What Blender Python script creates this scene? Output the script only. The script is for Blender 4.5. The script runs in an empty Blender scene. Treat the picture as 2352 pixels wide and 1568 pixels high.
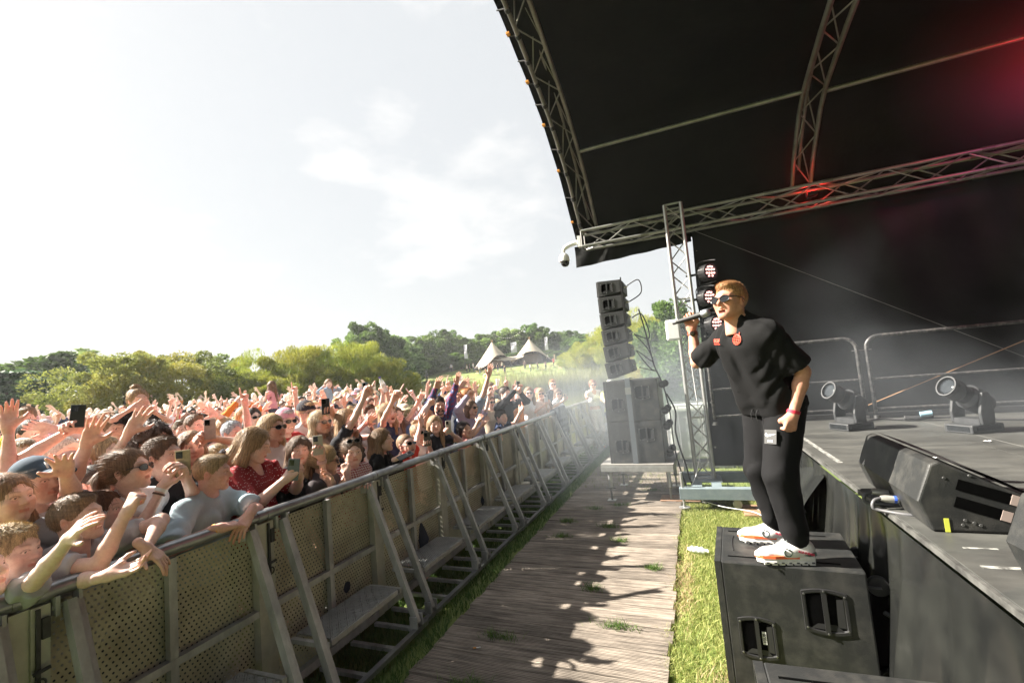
import bpy, bmesh, math, random
import numpy as np
from mathutils import Vector, Matrix, Euler
import openvdb as vdb
rad = math.radians
rng = random.Random(7)
SC = bpy.context.scene
COL = SC.collection
# ------------------------------------------------------------------ camera
cam = bpy.data.cameras.new('camera'); camo = bpy.data.objects.new('camera', cam); COL.objects.link(camo)
cam.sensor_width = 36; cam.lens = 16; cam.clip_start = .05; cam.clip_end = 2000
CAM_H = 1.85
yv = np.array([414, 52, 1045.3]); yv /= np.linalg.norm(yv)
up = np.cross(np.array([1, -.088, 0]), yv); up /= np.linalg.norm(up); up = -up if up[1] > 0 else up
xv = np.cross(yv, up); xv /= np.linalg.norm(xv); xv = -xv if xv[0] < 0 else xv
RW = np.stack([xv, yv, up])
M = Matrix.Identity(4)
for i in range(3):
    M[i][0] = RW[i, 0]; M[i][1] = -RW[i, 1]; M[i][2] = -RW[i, 2]
M[0][3] = 0; M[1][3] = 0; M[2][3] = CAM_H
camo.matrix_world = M
SC.camera = camo
# ------------------------------------------------------------------ world, sun, exposure
SUN_EL, SUN_AZ = 37., 9.          # light travels towards (+X, a little +Y)
sd = Vector((math.cos(rad(SUN_AZ)) * math.cos(rad(SUN_EL)), math.sin(rad(SUN_AZ)) * math.cos(rad(SUN_EL)), -math.sin(rad(SUN_EL))))
world = bpy.data.worlds.new('World'); SC.world = world; world.use_nodes = True
wn = world.node_tree; wn.nodes.clear()
def wnode(t, **k):
    n = wn.nodes.new(t)
    for a, b in k.items(): setattr(n, a, b)
    return n
wout = wnode('ShaderNodeOutputWorld'); wbg = wnode('ShaderNodeBackground'); wsky = wnode('ShaderNodeTexSky')
wsky.sky_type = 'NISHITA'; wsky.sun_disc = False
wsky.sun_elevation = rad(SUN_EL)
# sun stands at -sd ; nishita: rotation 0 = +Y, positive turns towards +X
wsky.sun_rotation = math.atan2(-sd.x, -sd.y)
wsky.altitude = 60; wsky.air_density = 1.3; wsky.dust_density = 4.0; wsky.ozone_density = 1.0
# thin veil over the whole sky, soft broken cloud, and one cumulus bank over the lake
wtc = wnode('ShaderNodeTexCoord'); wmap = wnode('ShaderNodeMapping'); wmap.inputs['Scale'].default_value = (1.0, 1.0, 2.2); wmap.inputs['Location'].default_value = (.35, .2, .1)
wno = wnode('ShaderNodeTexNoise'); wno.inputs['Scale'].default_value = 6.5; wno.inputs['Detail'].default_value = 8; wno.inputs['Roughness'].default_value = .55
L = wn.links.new
L(wtc.outputs['Generated'], wmap.inputs[0]); L(wmap.outputs[0], wno.inputs['Vector'])
wv = wnode('ShaderNodeMix', data_type='RGBA'); wv.inputs[0].default_value = .92; wv.inputs[7].default_value = (3.10, 3.18, 3.20, 1); L(wsky.outputs[0], wv.inputs[6])
def bank(du, dv, wide):
    d = RW @ np.array([du - 1176, dv - 784, 1045.3]); d /= np.linalg.norm(d)
    v = wnode('ShaderNodeVectorMath', operation='DISTANCE'); L(wtc.outputs['Generated'], v.inputs[0]); v.inputs[1].default_value = tuple(d)
    m = wnode('ShaderNodeMapRange'); m.inputs[1].default_value = wide; m.inputs[2].default_value = wide * .15; m.inputs[3].default_value = 0; m.inputs[4].default_value = 1; L(v.outputs['Value'], m.inputs[0]); return m.outputs[0]
wsum = None
for b_ in (bank(1010, 480, .24), bank(1180, 540, .16), bank(800, 360, .10), bank(880, 262, .10), bank(420, 575, .09)):
    if wsum is None: wsum = b_
    else:
        a_ = wnode('ShaderNodeMath', operation='MAXIMUM'); L(wsum, a_.inputs[0]); L(b_, a_.inputs[1]); wsum = a_.outputs[0]
wa = wnode('ShaderNodeMath', operation='MULTIPLY_ADD'); wa.inputs[1].default_value = .26; L(wsum, wa.inputs[0]); L(wno.outputs['Fac'], wa.inputs[2])
wr = wnode('ShaderNodeMapRange'); wr.inputs[1].default_value = .60; wr.inputs[2].default_value = .80; wr.inputs[3].default_value = 0; wr.inputs[4].default_value = .7; L(wa.outputs[0], wr.inputs[0])
wmix = wnode('ShaderNodeMix', data_type='RGBA'); wmix.inputs[7].default_value = (4.0, 4.0, 3.96, 1)
L(wr.outputs[0], wmix.inputs[0]); L(wv.outputs[2], wmix.inputs[6]); L(wmix.outputs[2], wbg.inputs[0]); L(wbg.outputs[0], wout.inputs[0])
wbg.inputs[1].default_value = .05
sun = bpy.data.lights.new('sun', 'SUN'); sun.energy = 4.4; sun.angle = rad(.6); sun.color = (1.0, .93, .82)
suno = bpy.data.objects.new('sun', sun); COL.objects.link(suno); suno.rotation_euler = sd.to_track_quat('-Z', 'Y').to_euler(); suno.location = (-20, -5, 20)
vs = SC.view_settings; vs.view_transform = 'Standard'; vs.look = 'None'; vs.exposure = 2.4; vs.gamma = 1
SC.cycles.max_bounces = 6; SC.cycles.transparent_max_bounces = 10; SC.cycles.volume_bounces = 0
SC.cycles.use_denoising = True; SC.cycles.volume_step_rate = 4; SC.cycles.caustics_reflective = False; SC.cycles.caustics_refractive = False

# ------------------------------------------------------------------ helpers: materials
MATS = {}
def mat(name, col=(.5, .5, .5), col2=None, scale=8., rough=.6, metal=0., bump=0., bscale=None, objcol=False, vcol=False, detail=4., stretch=(1, 1, 1),
        sss=0., spec=.5, coat=0., contrast=(.35, .65), emit=0., trans=0., alpha=1., sheen=0., tl=0., bdist=.01, orand=0., world=False):
    if name in MATS: return MATS[name]
    m = bpy.data.materials.new(name); MATS[name] = m; m.use_nodes = True
    nt = m.node_tree; N = nt.nodes; l = nt.links.new
    p = N['Principled BSDF']
    p.inputs['Roughness'].default_value = rough; p.inputs['Metallic'].default_value = metal
    p.inputs['Specular IOR Level'].default_value = spec; p.inputs['Coat Weight'].default_value = coat
    if sss: p.inputs['Subsurface Weight'].default_value = sss; p.inputs['Subsurface Radius'].default_value = (.012, .004, .002); p.inputs['Subsurface Scale'].default_value = 1
    if trans: p.inputs['Transmission Weight'].default_value = trans
    if alpha < 1: p.inputs['Alpha'].default_value = alpha
    if sheen: p.inputs['Sheen Weight'].default_value = sheen
    tc = N.new('ShaderNodeTexCoord'); mp = N.new('ShaderNodeMapping'); mp.inputs['Scale'].default_value = stretch
    if world: gp = N.new('ShaderNodeNewGeometry'); l(gp.outputs['Position'], mp.inputs[0])
    else: l(tc.outputs['Object'], mp.inputs[0])
    src = None
    if objcol:
        oi = N.new('ShaderNodeObjectInfo'); src = oi.outputs['Color']
    if vcol:
        va = N.new('ShaderNodeVertexColor'); va.layer_name = 'Col'
        if src is None: src = va.outputs[0]
        else:
            mx = N.new('ShaderNodeMix'); mx.data_type = 'RGBA'; mx.blend_type = 'MULTIPLY'; mx.inputs[0].default_value = 1
            l(src, mx.inputs[6]); l(va.outputs[0], mx.inputs[7]); src = mx.outputs[2]
    if col2 is not None:
        no = N.new('ShaderNodeTexNoise'); no.inputs['Scale'].default_value = scale; no.inputs['Detail'].default_value = detail; no.inputs['Roughness'].default_value = .6
        l(mp.outputs[0], no.inputs['Vector'])
        cr = N.new('ShaderNodeValToRGB'); cr.color_ramp.elements[0].position, cr.color_ramp.elements[1].position = contrast
        l(no.outputs['Fac'], cr.inputs[0])
        if src is None:
            cr.color_ramp.elements[0].color = (*col, 1); cr.color_ramp.elements[1].color = (*col2, 1); src = cr.outputs[0]
        else:
            cr.color_ramp.elements[0].color = (*col, 1); cr.color_ramp.elements[1].color = (*col2, 1)
            mx = N.new('ShaderNodeMix'); mx.data_type = 'RGBA'; mx.blend_type = 'MULTIPLY'; mx.inputs[0].default_value = 1
            l(src, mx.inputs[6]); l(cr.outputs[0], mx.inputs[7]); src = mx.outputs[2]
    if world and src is not None:      # broad stains that run on over neighbouring pieces
        n2 = N.new('ShaderNodeTexNoise'); n2.inputs['Scale'].default_value = 1.7; n2.inputs['Detail'].default_value = 6; n2.inputs['Roughness'].default_value = .65; l(gp.outputs['Position'], n2.inputs['Vector']); c2 = N.new('ShaderNodeMapRange'); c2.inputs[1].default_value = .35; c2.inputs[2].default_value = .68; c2.inputs[3].default_value = .62; c2.inputs[4].default_value = 1.12; l(n2.outputs['Fac'], c2.inputs[0])
        h2 = N.new('ShaderNodeHueSaturation'); l(c2.outputs[0], h2.inputs['Value']); l(src, h2.inputs['Color']); src = h2.outputs[0]
    if orand and src is not None:
        oi = N.new('ShaderNodeObjectInfo'); mr = N.new('ShaderNodeMapRange'); mr.inputs[3].default_value = 1 - orand; mr.inputs[4].default_value = 1 + orand; l(oi.outputs['Random'], mr.inputs[0]); hv = N.new('ShaderNodeHueSaturation'); l(mr.outputs[0], hv.inputs['Value']); l(src, hv.inputs['Color']); src = hv.outputs[0]
    if src is None: p.inputs['Base Color'].default_value = (*col, 1)
    else: l(src, p.inputs['Base Color'])
    if emit:
        p.inputs['Emission Strength'].default_value = emit; p.inputs['Emission Color'].default_value = (*col, 1)
    if bump:
        nb = N.new('ShaderNodeTexNoise'); nb.inputs['Scale'].default_value = bscale or scale; nb.inputs['Detail'].default_value = 3
        l(mp.outputs[0], nb.inputs['Vector']); b = N.new('ShaderNodeBump'); b.inputs['Strength'].default_value = bump; b.inputs['Distance'].default_value = bdist
        l(nb.outputs['Fac'], b.inputs['Height']); l(b.outputs[0], p.inputs['Normal'])
    if tl:   # thin leaves and cloth let light through
        tr = N.new('ShaderNodeBsdfTranslucent'); ms = N.new('ShaderNodeMixShader'); ms.inputs[0].default_value = tl
        if src is None: tr.inputs[0].default_value = (*col, 1)
        else: l(src, tr.inputs[0])
        out = N['Material Output']; l(p.outputs[0], ms.inputs[1]); l(tr.outputs[0], ms.inputs[2]); l(ms.outputs[0], out.inputs[0])
    return m
# ------------------------------------------------------------------ helpers: meshes
def rot_to(d):
    d = Vector(d).normalized(); a = Vector((0, 0, 1)) if abs(d.z) < .95 else Vector((1, 0, 0))
    x = a.cross(d).normalized(); y = d.cross(x)
    return np.array([x, y, d]).T
class MB:
    def __init__(s): s.v = []; s.f = []; s.m = []; s.n = 0; s.mi = 0
    def add(s, vs_, fs):
        o = s.n; s.v.extend([tuple(map(float, q)) for q in vs_]); s.f.extend([tuple(i + o for i in f) for f in fs]); s.m.extend([s.mi] * len(fs)); s.n += len(vs_); return s
    def box(s, a, b):
        x0, y0, z0 = a; x1, y1, z1 = b
        return s.add([(x0, y0, z0), (x1, y0, z0), (x1, y1, z0), (x0, y1, z0), (x0, y0, z1), (x1, y0, z1), (x1, y1, z1), (x0, y1, z1)],
                     [(0, 3, 2, 1), (4, 5, 6, 7), (0, 1, 5, 4), (1, 2, 6, 5), (2, 3, 7, 6), (3, 0, 4, 7)])
    def obox(s, c, half, Rm):
        Rm = np.array(Rm); c = np.array(c)
        q = [c + Rm @ (np.array(k) * half) for k in [(-1, -1, -1), (1, -1, -1), (1, 1, -1), (-1, 1, -1), (-1, -1, 1), (1, -1, 1), (1, 1, 1), (-1, 1, 1)]]
        return s.add(q, [(0, 3, 2, 1), (4, 5, 6, 7), (0, 1, 5, 4), (1, 2, 6, 5), (2, 3, 7, 6), (3, 0, 4, 7)])
    def bar(s, a, b, w, h, upv=(0, 0, 1)):
        a = Vector(a); b = Vector(b); d = (b - a); ln = d.length; d.normalize(); u = Vector(upv)
        x = u.cross(d); x = x.normalized() if x.length > 1e-5 else Vector((1, 0, 0)); y = d.cross(x)
        return s.obox((a + b) / 2, (w / 2, h / 2, ln / 2), np.array([x, y, d]).T)
    def tube(s, pts, r, n=8, cap=True):
        pts = [Vector(p) for p in pts]; rs = r if hasattr(r, '__len__') else [r] * len(pts); base = []
        vv = []; ff = []
        px = None
        for i, p in enumerate(pts):
            d = (pts[min(i + 1, len(pts) - 1)] - pts[max(i - 1, 0)]).normalized()
            if px is None:
                Rm = rot_to(d); x = Vector(Rm[:, 0])
            else:
                x = px - d * px.dot(d); x = x.normalized() if x.length > 1e-6 else Vector(rot_to(d)[:, 0])
            y = d.cross(x); px = x
            for k in range(n):
                a = 2 * math.pi * k / n; vv.append(p + (x * math.cos(a) + y * math.sin(a)) * rs[i])
        for i in range(len(pts) - 1):
            for k in range(n): ff.append((i * n + k, i * n + (k + 1) % n, (i + 1) * n + (k + 1) % n, (i + 1) * n + k))
        if cap: ff.append(tuple(range(n - 1, -1, -1))); ff.append(tuple((len(pts) - 1) * n + k for k in range(n)))
        return s.add(vv, ff)
    def prism(s, poly, a, b, axis=1):
        """poly in the two other axes, extruded along axis from a to b"""
        n = len(poly); vv = []
        for t in (a, b):
            for q in poly:
                p = list(q); p.insert(axis, t); vv.append(p)
        ff = [tuple(range(n)), tuple(range(2 * n - 1, n - 1, -1))] + [(i, n + i, n + (i + 1) % n, (i + 1) % n) for i in range(n)]
        return s.add(vv, ff)
    def lathe(s, prof, c=(0, 0, 0), Rm=None, n=16):
        Rm = np.eye(3) if Rm is None else np.array(Rm); c = np.array(c); vv = []; ff = []
        for r, z in prof:
            for k in range(n):
                a = 2 * math.pi * k / n; vv.append(c + Rm @ np.array([r * math.cos(a), r * math.sin(a), z]))
        m = len(prof)
        for i in range(m - 1):
            for k in range(n): ff.append((i * n + k, i * n + (k + 1) % n, (i + 1) * n + (k + 1) % n, (i + 1) * n + k))
        if prof[0][0] > 1e-4: ff.append(tuple(range(n - 1, -1, -1)))
        if prof[-1][0] > 1e-4: ff.append(tuple((m - 1) * n + k for k in range(n)))
        return s.add(vv, ff)
    def grid(s, P):
        """P: array (a,b,3)"""
        a, b = P.shape[:2]
        ff = [(i * b + j, (i + 1) * b + j, (i + 1) * b + j + 1, i * b + j + 1) for i in range(a - 1) for j in range(b - 1)]
        return s.add(P.reshape(-1, 3), ff)
    def mesh(s, name, smooth=None):
        me = bpy.data.meshes.new(name); me.from_pydata(s.v, [], s.f); 
        if any(s.m): me.polygons.foreach_set('material_index', s.m)
        bm = bmesh.new(); bm.from_mesh(me); bmesh.ops.recalc_face_normals(bm, faces=bm.faces); bm.to_mesh(me); bm.free()
        if smooth is not None:
            me.polygons.foreach_set('use_smooth', [True] * len(me.polygons))
            if smooth < 179: me.set_sharp_from_angle(angle=rad(smooth))
        me.update(); return me
def link(name, me, m=None, parent=None, loc=None, rz=None):
    o = bpy.data.objects.new(name, me); COL.objects.link(o)
    if m is not None and me is not None and not len(me.materials):
        for q in (m if isinstance(m, (list, tuple)) else [m]): me.materials.append(q)
    if parent is not None: o.parent = parent
    if loc is not None: o.location = loc
    if rz is not None: o.rotation_euler = (0, 0, rz)
    return o
def bevel(o, w=.006, seg=2):
    md = o.modifiers.new('bevel', 'BEVEL'); md.width = w; md.segments = seg; md.limit_method = 'ANGLE'; md.angle_limit = rad(40); return o
def build(mb, name, m, parent=None, smooth=None, **k): return link(name, mb.mesh(name, smooth), m, parent, **k)
def tag(o, label=None, cat=None, group=None, kind=None):
    if label: o['label'] = label
    if cat: o['category'] = cat
    if group: o['group'] = group
    if kind: o['kind'] = kind
    return o
def empty(name, loc=(0, 0, 0), rz=0, label=None, cat=None, group=None):
    o = bpy.data.objects.new(name, None); COL.objects.link(o); o.location = loc; o.rotation_euler = (0, 0, rz); o.empty_display_size = .1
    return tag(o, label, cat, group)
def copy_tree(o, parent=None, label=None):
    c = o.copy(); COL.objects.link(c); c.parent = parent
    if label: c['label'] = label
    for ch in o.children: copy_tree(ch, c)
    return c
def arc(c, r, a0, a1, n=8, plane='xz'):
    out = []
    for i in range(n + 1):
        a = a0 + (a1 - a0) * i / n; p = [c[0], c[1], c[2]]
        p['xyz'.index(plane[0])] += r * math.cos(a); p['xyz'.index(plane[1])] += r * math.sin(a); out.append(tuple(p))
    return out
def catmull(P, n=8):
    P = [Vector(p) for p in P]; out = []
    for i in range(len(P) - 1):
        a = P[max(i - 1, 0)]; b = P[i]; c = P[i + 1]; d = P[min(i + 2, len(P) - 1)]
        for k in range(n):
            t = k / n; out.append(.5 * ((2 * b) + (c - a) * t + (2 * a - 5 * b + 4 * c - d) * t * t + (3 * b - 3 * c + d - a) * t ** 3))
    out.append(P[-1]); return out
def text_mesh(txt, size, extrude=.0008, bold=0, font=None):
    cu = bpy.data.curves.new('t', 'FONT'); cu.body = txt; cu.size = size; cu.extrude = extrude; cu.align_x = 'CENTER'; cu.align_y = 'CENTER'; cu.offset = bold
    cu.resolution_u = 3
    o = bpy.data.objects.new('t', cu); COL.objects.link(o)
    me = bpy.data.meshes.new_from_object(o.evaluated_get(bpy.context.evaluated_depsgraph_get()))
    bpy.data.objects.remove(o); bpy.data.curves.remove(cu); return me

def Rz(a): c, s_ = math.cos(a), math.sin(a); return np.array([[c, -s_, 0], [s_, c, 0], [0, 0, 1.]])
def Rx(a): c, s_ = math.cos(a), math.sin(a); return np.array([[1, 0, 0], [0, c, -s_], [0, s_, c]])
def Ry(a): c, s_ = math.cos(a), math.sin(a); return np.array([[c, 0, s_], [0, 1, 0], [-s_, 0, c]])
# ================================================================== SETTING: ground, water
def sstep(a, b, x):
    t = np.clip((np.asarray(x, float) - a) / (b - a), 0, 1); return t * t * (3 - 2 * t)
def ground_z(x, y):
    x = np.asarray(x, float); y = np.asarray(y, float)
    r = np.hypot(x, y); th = np.degrees(np.arctan2(-x, y))          # 0 = along the pit, + = towards the crowd
    land = sstep(33, 41, th) * sstep(150, 120, th)
    field = .036 * np.clip(r - 8, 0, 32) * land
    lake = sstep(15.5, 19, r) * (1 - sstep(71, 75, r)) * (1 - sstep(32, 37, th)) * sstep(-75, -60, th)
    hill = np.interp(r, [72, 80, 90, 100, 120, 180, 400], [0, 2.0, 3.6, 4.9, 6.4, 8, 10]) * sstep(72, 73, r)
    tilt = 1 + .04 * np.sin(th * .12)
    far = sstep(36, 44, th)
    hz = hill * tilt * (1 - far) + far * np.interp(r, [60, 120, 400], [0, 2.0, 5])
    near = -.035
    return near + field + hz - 1.3 * lake
nr, nth = 120, 220
rr = np.concatenate([np.linspace(0, 14, 24), np.geomspace(14.6, 700, nr - 24)]); tt = np.linspace(0, 2 * np.pi, nth, endpoint=False)
RR, TT = np.meshgrid(rr, tt, indexing='ij'); GX = RR * np.sin(TT); GY = RR * np.cos(TT); GZ = ground_z(GX, GY)
mb = MB(); V = np.stack([GX, GY, GZ], -1).reshape(-1, 3)
F = [(i * nth + j, i * nth + (j + 1) % nth, (i + 1) * nth + (j + 1) % nth, (i + 1) * nth + j) for i in range(nr - 1) for j in range(nth)]
mb.add(V, F)
M_ground = mat('ground_grass', (.10, .15, .03), (.20, .24, .06), scale=.9, rough=.9, detail=8, bump=.4, bscale=6, contrast=(.3, .7))
tag(build(mb, 'ground', M_ground, smooth=180), kind='structure')
M_water = mat('lake_water', (.02, .028, .018), rough=.06, bump=.06, bscale=1.2, spec=.6)
mb = MB(); mb.add([(-60, 12, -.42), (90, 12, -.42), (90, 90, -.42), (-60, 90, -.42)], [(0, 1, 2, 3)])
tag(build(mb, 'lake', M_water), kind='structure')
# earth path along the far bank
M_dirt = mat('dirt_path', (.30, .24, .17), (.40, .33, .25), scale=2, rough=.95)
def pol(r, th): return (-r * math.sin(rad(th)), r * math.cos(rad(th)))
mb = MB(); P = []
for k, th in enumerate(np.linspace(17.5, 25, 12)):
    r0 = 74.5 + 1.2 * math.sin(k * .6); row = []
    for dr in (0, 1.2 + .8 * math.sin(k * .9), 2.8 + .6 * math.sin(k)):
        x, y = pol(r0 + dr, th); row.append((x, y, float(ground_z(x, y)) + .09))
    P.append(row)
mb.grid(np.array(P)); tag(build(mb, 'footpath', M_dirt, smooth=180), kind='structure')
# soil strip below the barrier and the deck bearers
M_soil = mat('dark_soil', (.035, .03, .02), (.06, .07, .025), scale=6, rough=.95)
# ------------------------------------------------------------------ board walk
M_board = mat('weathered_board', (.13, .108, .088), (.44, .375, .31), scale=4.0, rough=.85, stretch=(.7, 10, 10), detail=9, bump=.35, bscale=14, contrast=(.32, .66), orand=.24, world=True)
M_groove = mat('board_groove_dark', (.045, .036, .026), (.09, .075, .05), scale=5, rough=.95)  # darker tone for the groove floors
deck = tag(empty('boardwalk', (0, 0, 0)), kind='structure')
BW, BP = .141, .149
def board_mesh(i, length):
    r2 = random.Random(i); g = 9; prof = []
    n = 10; w = BW / n
    for k in range(n):
        y0 = -BW / 2 + k * w
        e0 = r2.uniform(-.0006, .0006); prof += [(y0 + .0004, -.009), (y0 + .0018, e0), (y0 + w - .0052, e0), (y0 + w - .0038, -.009)]
    prof += [(BW / 2, -.03), (-BW / 2, -.03)]
    mb = MB(); L0 = -length / 2 + r2.uniform(-.01, .01); L1 = length / 2 + r2.uniform(-.012, .02)
    mb.prism(prof, L0, L1, axis=0); me = mb.mesh('board'); me.materials.append(M_board); me.materials.append(M_groove)
    for pl in me.polygons:
        if len(pl.vertices) == 4 and all(abs(me.vertices[q].co.z + .009) < .0005 for q in pl.vertices): pl.material_index = 1
    return me
bmeshes = [board_mesh(i, 1.62) for i in range(6)]
r2 = random.Random(3)
y = .9; k = 0
while y < 16:
    o = link('board' if k == 0 else 'board.%03d' % k, bmeshes[r2.randrange(6)], None, deck)
    o.location = (-1.155 + r2.uniform(-.01, .01), y, r2.uniform(-.003, .003)); o.rotation_euler = (r2.uniform(-.012, .012), r2.uniform(-.003, .003), rad(-1.6) + r2.uniform(-.003, .003))
    y += BP + r2.uniform(-.001, .003); k += 1
mb = MB(); mb.box((-1.93, .6, -.034), (-.38, 16.2, -.0308)); build(mb, 'bearer', M_soil, deck)

# ================================================================== CROWD BARRIER
M_alu = mat('barrier_aluminium', (.40, .40, .395), (.58, .58, .57), scale=7, rough=.55, metal=.35, bump=.25, bscale=40, stretch=(3, 3, 1), contrast=(.3, .7), bdist=.003, world=True)
M_post = mat('barrier_post', (.40, .39, .32), (.52, .505, .43), scale=9, rough=.55, metal=.3, detail=8)
M_panel = mat('barrier_panel', (.44, .405, .28), (.62, .58, .44), scale=5, rough=.6, metal=.2, detail=8, contrast=(.3, .7), bump=.12, bscale=60, bdist=.002, world=True)
M_rail = mat('barrier_rail', (.24, .245, .255), (.40, .405, .41), scale=9, rough=.34, metal=.75, contrast=(.3, .7), detail=6)
M_bdark = mat('barrier_dark_metal', (.03, .03, .032), (.06, .06, .06), scale=20, rough=.6, metal=.3)
def chequer_mat():
    m = mat('chequer_plate', (.33, .34, .345), (.45, .46, .47), scale=6, rough=.38, metal=.8)
    nt = m.node_tree; N = nt.nodes; l = nt.links.new; tc = [n for n in N if n.type == 'TEX_COORD'][0]
    sp = N.new('ShaderNodeSeparateXYZ'); l(tc.outputs['Object'], sp.inputs[0])
    def mth(op, a, b=None, v=None):
        n = N.new('ShaderNodeMath'); n.operation = op; l(a, n.inputs[0])
        if b is not None: l(b, n.inputs[1])
        if v is not None: n.inputs[1].default_value = v
        return n.outputs[0]
    u = mth('ADD', sp.outputs[0], sp.outputs[1]); w = mth('SUBTRACT', sp.outputs[0], sp.outputs[1])
    s1 = mth('SINE', mth('MULTIPLY', u, v=330)); s2 = mth('SINE', mth('MULTIPLY', w, v=330))
    c1 = mth('SINE', mth('MULTIPLY', sp.outputs[0], v=85)); c2 = mth('SINE', mth('MULTIPLY', sp.outputs[1], v=85))
    sel = mth('GREATER_THAN', mth('MULTIPLY', c1, c2), v=0.)
    mix = N.new('ShaderNodeMix'); l(sel, mix.inputs[0]); l(s1, mix.inputs[2]); l(s2, mix.inputs[3])
    b = N.new('ShaderNodeBump'); b.inputs['Strength'].default_value = .8; b.inputs['Distance'].default_value = .004
    l(mix.outputs[0], b.inputs['Height']); l(b.outputs[0], N['Principled BSDF'].inputs['Normal']); return m
M_cheq = chequer_mat()
BWID, BX = 1.075, -2.6
def perforated(w, h, pitch, r):
    v = []; f = []; nc = int(w / pitch); nrw = int(h / (pitch * .9)); ch = h / nrw; cw = w / nc
    c8 = [(math.cos(a), math.sin(a)) for a in [math.pi / 4 * k for k in range(8)]]
    sq = [(1, 0), (1, 1), (0, 1), (-1, 1), (-1, 0), (-1, -1), (0, -1), (1, -1)]
    for j in range(nrw):
        off = cw / 2 if j % 2 else 0; cells = nc - (1 if j % 2 else 0); zc = (j + .5) * ch
        if off:
            for a, b in ((0, off), (w - off, w)):
                o = len(v); v += [(0, a, zc - ch / 2), (0, b, zc - ch / 2), (0, b, zc + ch / 2), (0, a, zc + ch / 2)]; f.append((o, o + 1, o + 2, o + 3))
        for i in range(cells):
            yc = off + (i + .5) * cw; o = len(v)
            v += [(0, yc + a * cw / 2, zc + b * ch / 2) for a, b in sq] + [(0, yc + a * r, zc + b * r) for a, b in c8]
            f += [(o + k, o + (k + 1) % 8, o + 8 + (k + 1) % 8, o + 8 + k) for k in range(8)]
    me = bpy.data.meshes.new('perforated_panel'); me.from_pydata(v, [], f); me.update(); return me
def make_barrier():
    W = BWID; root = empty('crowd_barrier', (BX, 0, 0))
    build(MB().tube([(0.012, .001, 1.15), (0.012, W - .001, 1.15)], .034, 14), 'top_rail', M_rail, root, 60)
    for y0 in (.0005, W - .0605): build(MB().box((-.02, y0, .05), (.034, y0 + .06, 1.108)), 'post', M_post, root)
    for y0 in (.02, W - .052): build(MB().tube([(.012, y0, 1.15), (.012, y0 + .032, 1.15)], .0375, 14), 'rail_collar', M_rail, root, 60)
    build(MB().box((-.012, .062, .575), (.03, W - .062, .612)), 'middle_bar', M_alu, root)
    build(MB().box((-.01, W / 2 - .02, .1), (.028, W / 2 + .02, .574)).box((-.01, W / 2 - .02, .613), (.028, W / 2 + .02, 1.10)), 'centre_bar', M_alu, root)
    build(MB().box((-.016, .062, .05), (.032, W - .062, .098)), 'bottom_bar', M_alu, root)
    p = link('perforated_panel', PERF, M_panel, root); p.location = (-.022, .03, .06)
    for y0 in (.115, W - .115):
        mb = MB().bar((.045, y0, 1.095), (.425, y0, .075), .05, .034, (0, 1, 0)); mb.bar((.045, y0 + .027, 1.09), (.425, y0 + .027, .08), .004, .044, (0, 1, 0))
        br = build(mb, 'brace', M_alu, root)
        mb = MB().box((.0, y0 - .045, 1.05), (.05, y0 - .03, 1.125)).box((.0, y0 + .032, 1.05), (.05, y0 + .045, 1.125)).tube([(.03, y0 - .05, 1.08), (.03, y0 + .05, 1.08)], .008, 8)
        build(mb, 'hinge_bracket', M_alu, br)
        mb = MB().box((.385, y0 - .04, .045), (.452, y0 - .03, .13)).box((.385, y0 + .033, .045), (.452, y0 + .043, .13)).tube([(.425, y0 - .046, .09), (.425, y0 + .05, .09)], .007, 8)
        build(mb, 'foot_bracket', M_alu, br)
    mb = MB().box((.035, .2, .345), (.32, W - .2, .352)); st = build(mb, 'step_plate', M_cheq, root)
    mb = MB().box((.31, .195, .31), (.328, W - .195, .3445)).box((.032, .15, .315), (.33, .178, .342)).box((.032, W - .178, .315), (.33, W - .15, .342)).box((.032, .195, .31), (.046, W - .195, .3445))
    build(mb, 'step_frame', M_alu, st)
    build(MB().box((.41, .003, .012), (.452, W - .003, .044)), 'foot_rail', M_rail, root)
    for y0 in (.12, W * .36, W * .64, W - .12): build(MB().box((.035, y0 - .016, .014), (.409, y0 + .016, .04)), 'floor_rung', M_alu, root)
    build(MB().box((-.62, .01, .0), (-.03, W - .01, .008)), 'standing_plate', M_alu, root)
    mb = MB().box((.036, .012, .80), (.046, .026, 1.10)).box((.036, .03, .98), (.05, .055, 1.06)).tube([(.05, .0, .86), (.06, .05, .87)], .008, 8).tube(arc((.05, .02, .815), .02, 0, 6.28, 12, 'yz'), .004, 6)
    build(mb, 'latch', M_bdark, root)
    return root
PERF = perforated(BWID - .06, 1.03, .0255, .0052); PERF.materials.append(M_panel)
b0 = make_barrier()
NB = 14
ords = ['nearest', 'second', 'third', 'fourth', 'fifth', 'sixth', 'seventh', 'eighth', 'ninth', 'tenth', 'eleventh', 'twelfth', 'thirteenth', 'farthest']
blabel = ['perforated steel crowd barrier under the reaching boys at the lower left corner', 'perforated steel crowd barrier section the boy in light blue leans on',
          'crowd barrier section in front of the woman in the red dotted dress', 'crowd barrier section in front of the girl in red gingham', 'crowd barrier section the girl in black leather jacket leans on',
          'crowd barrier section under the boy dangling his arm over the rail', 'crowd barrier section one beyond the boy with the dangling arm', 'crowd barrier section two beyond the boy with the dangling arm',
          'crowd barrier section where a dark puffer coat hangs', 'crowd barrier section just beyond the hanging dark coat', 'third crowd barrier section from the far end in the smoke',
          'second crowd barrier section from the far end', 'last barrier section of the straight row beside the speaker riser', 'far end barrier section turned towards the lake']
barriers = []
for k in range(NB):
    b = b0 if k == 0 else copy_tree(b0)
    y0 = -.045 + (k) * BWID
    b.location = (BX + .012 * math.sin(k * 1.3), y0, 0); tag(b, blabel[k], 'barrier', 'crowd barrier row along the pit'); barriers.append(b)
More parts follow.
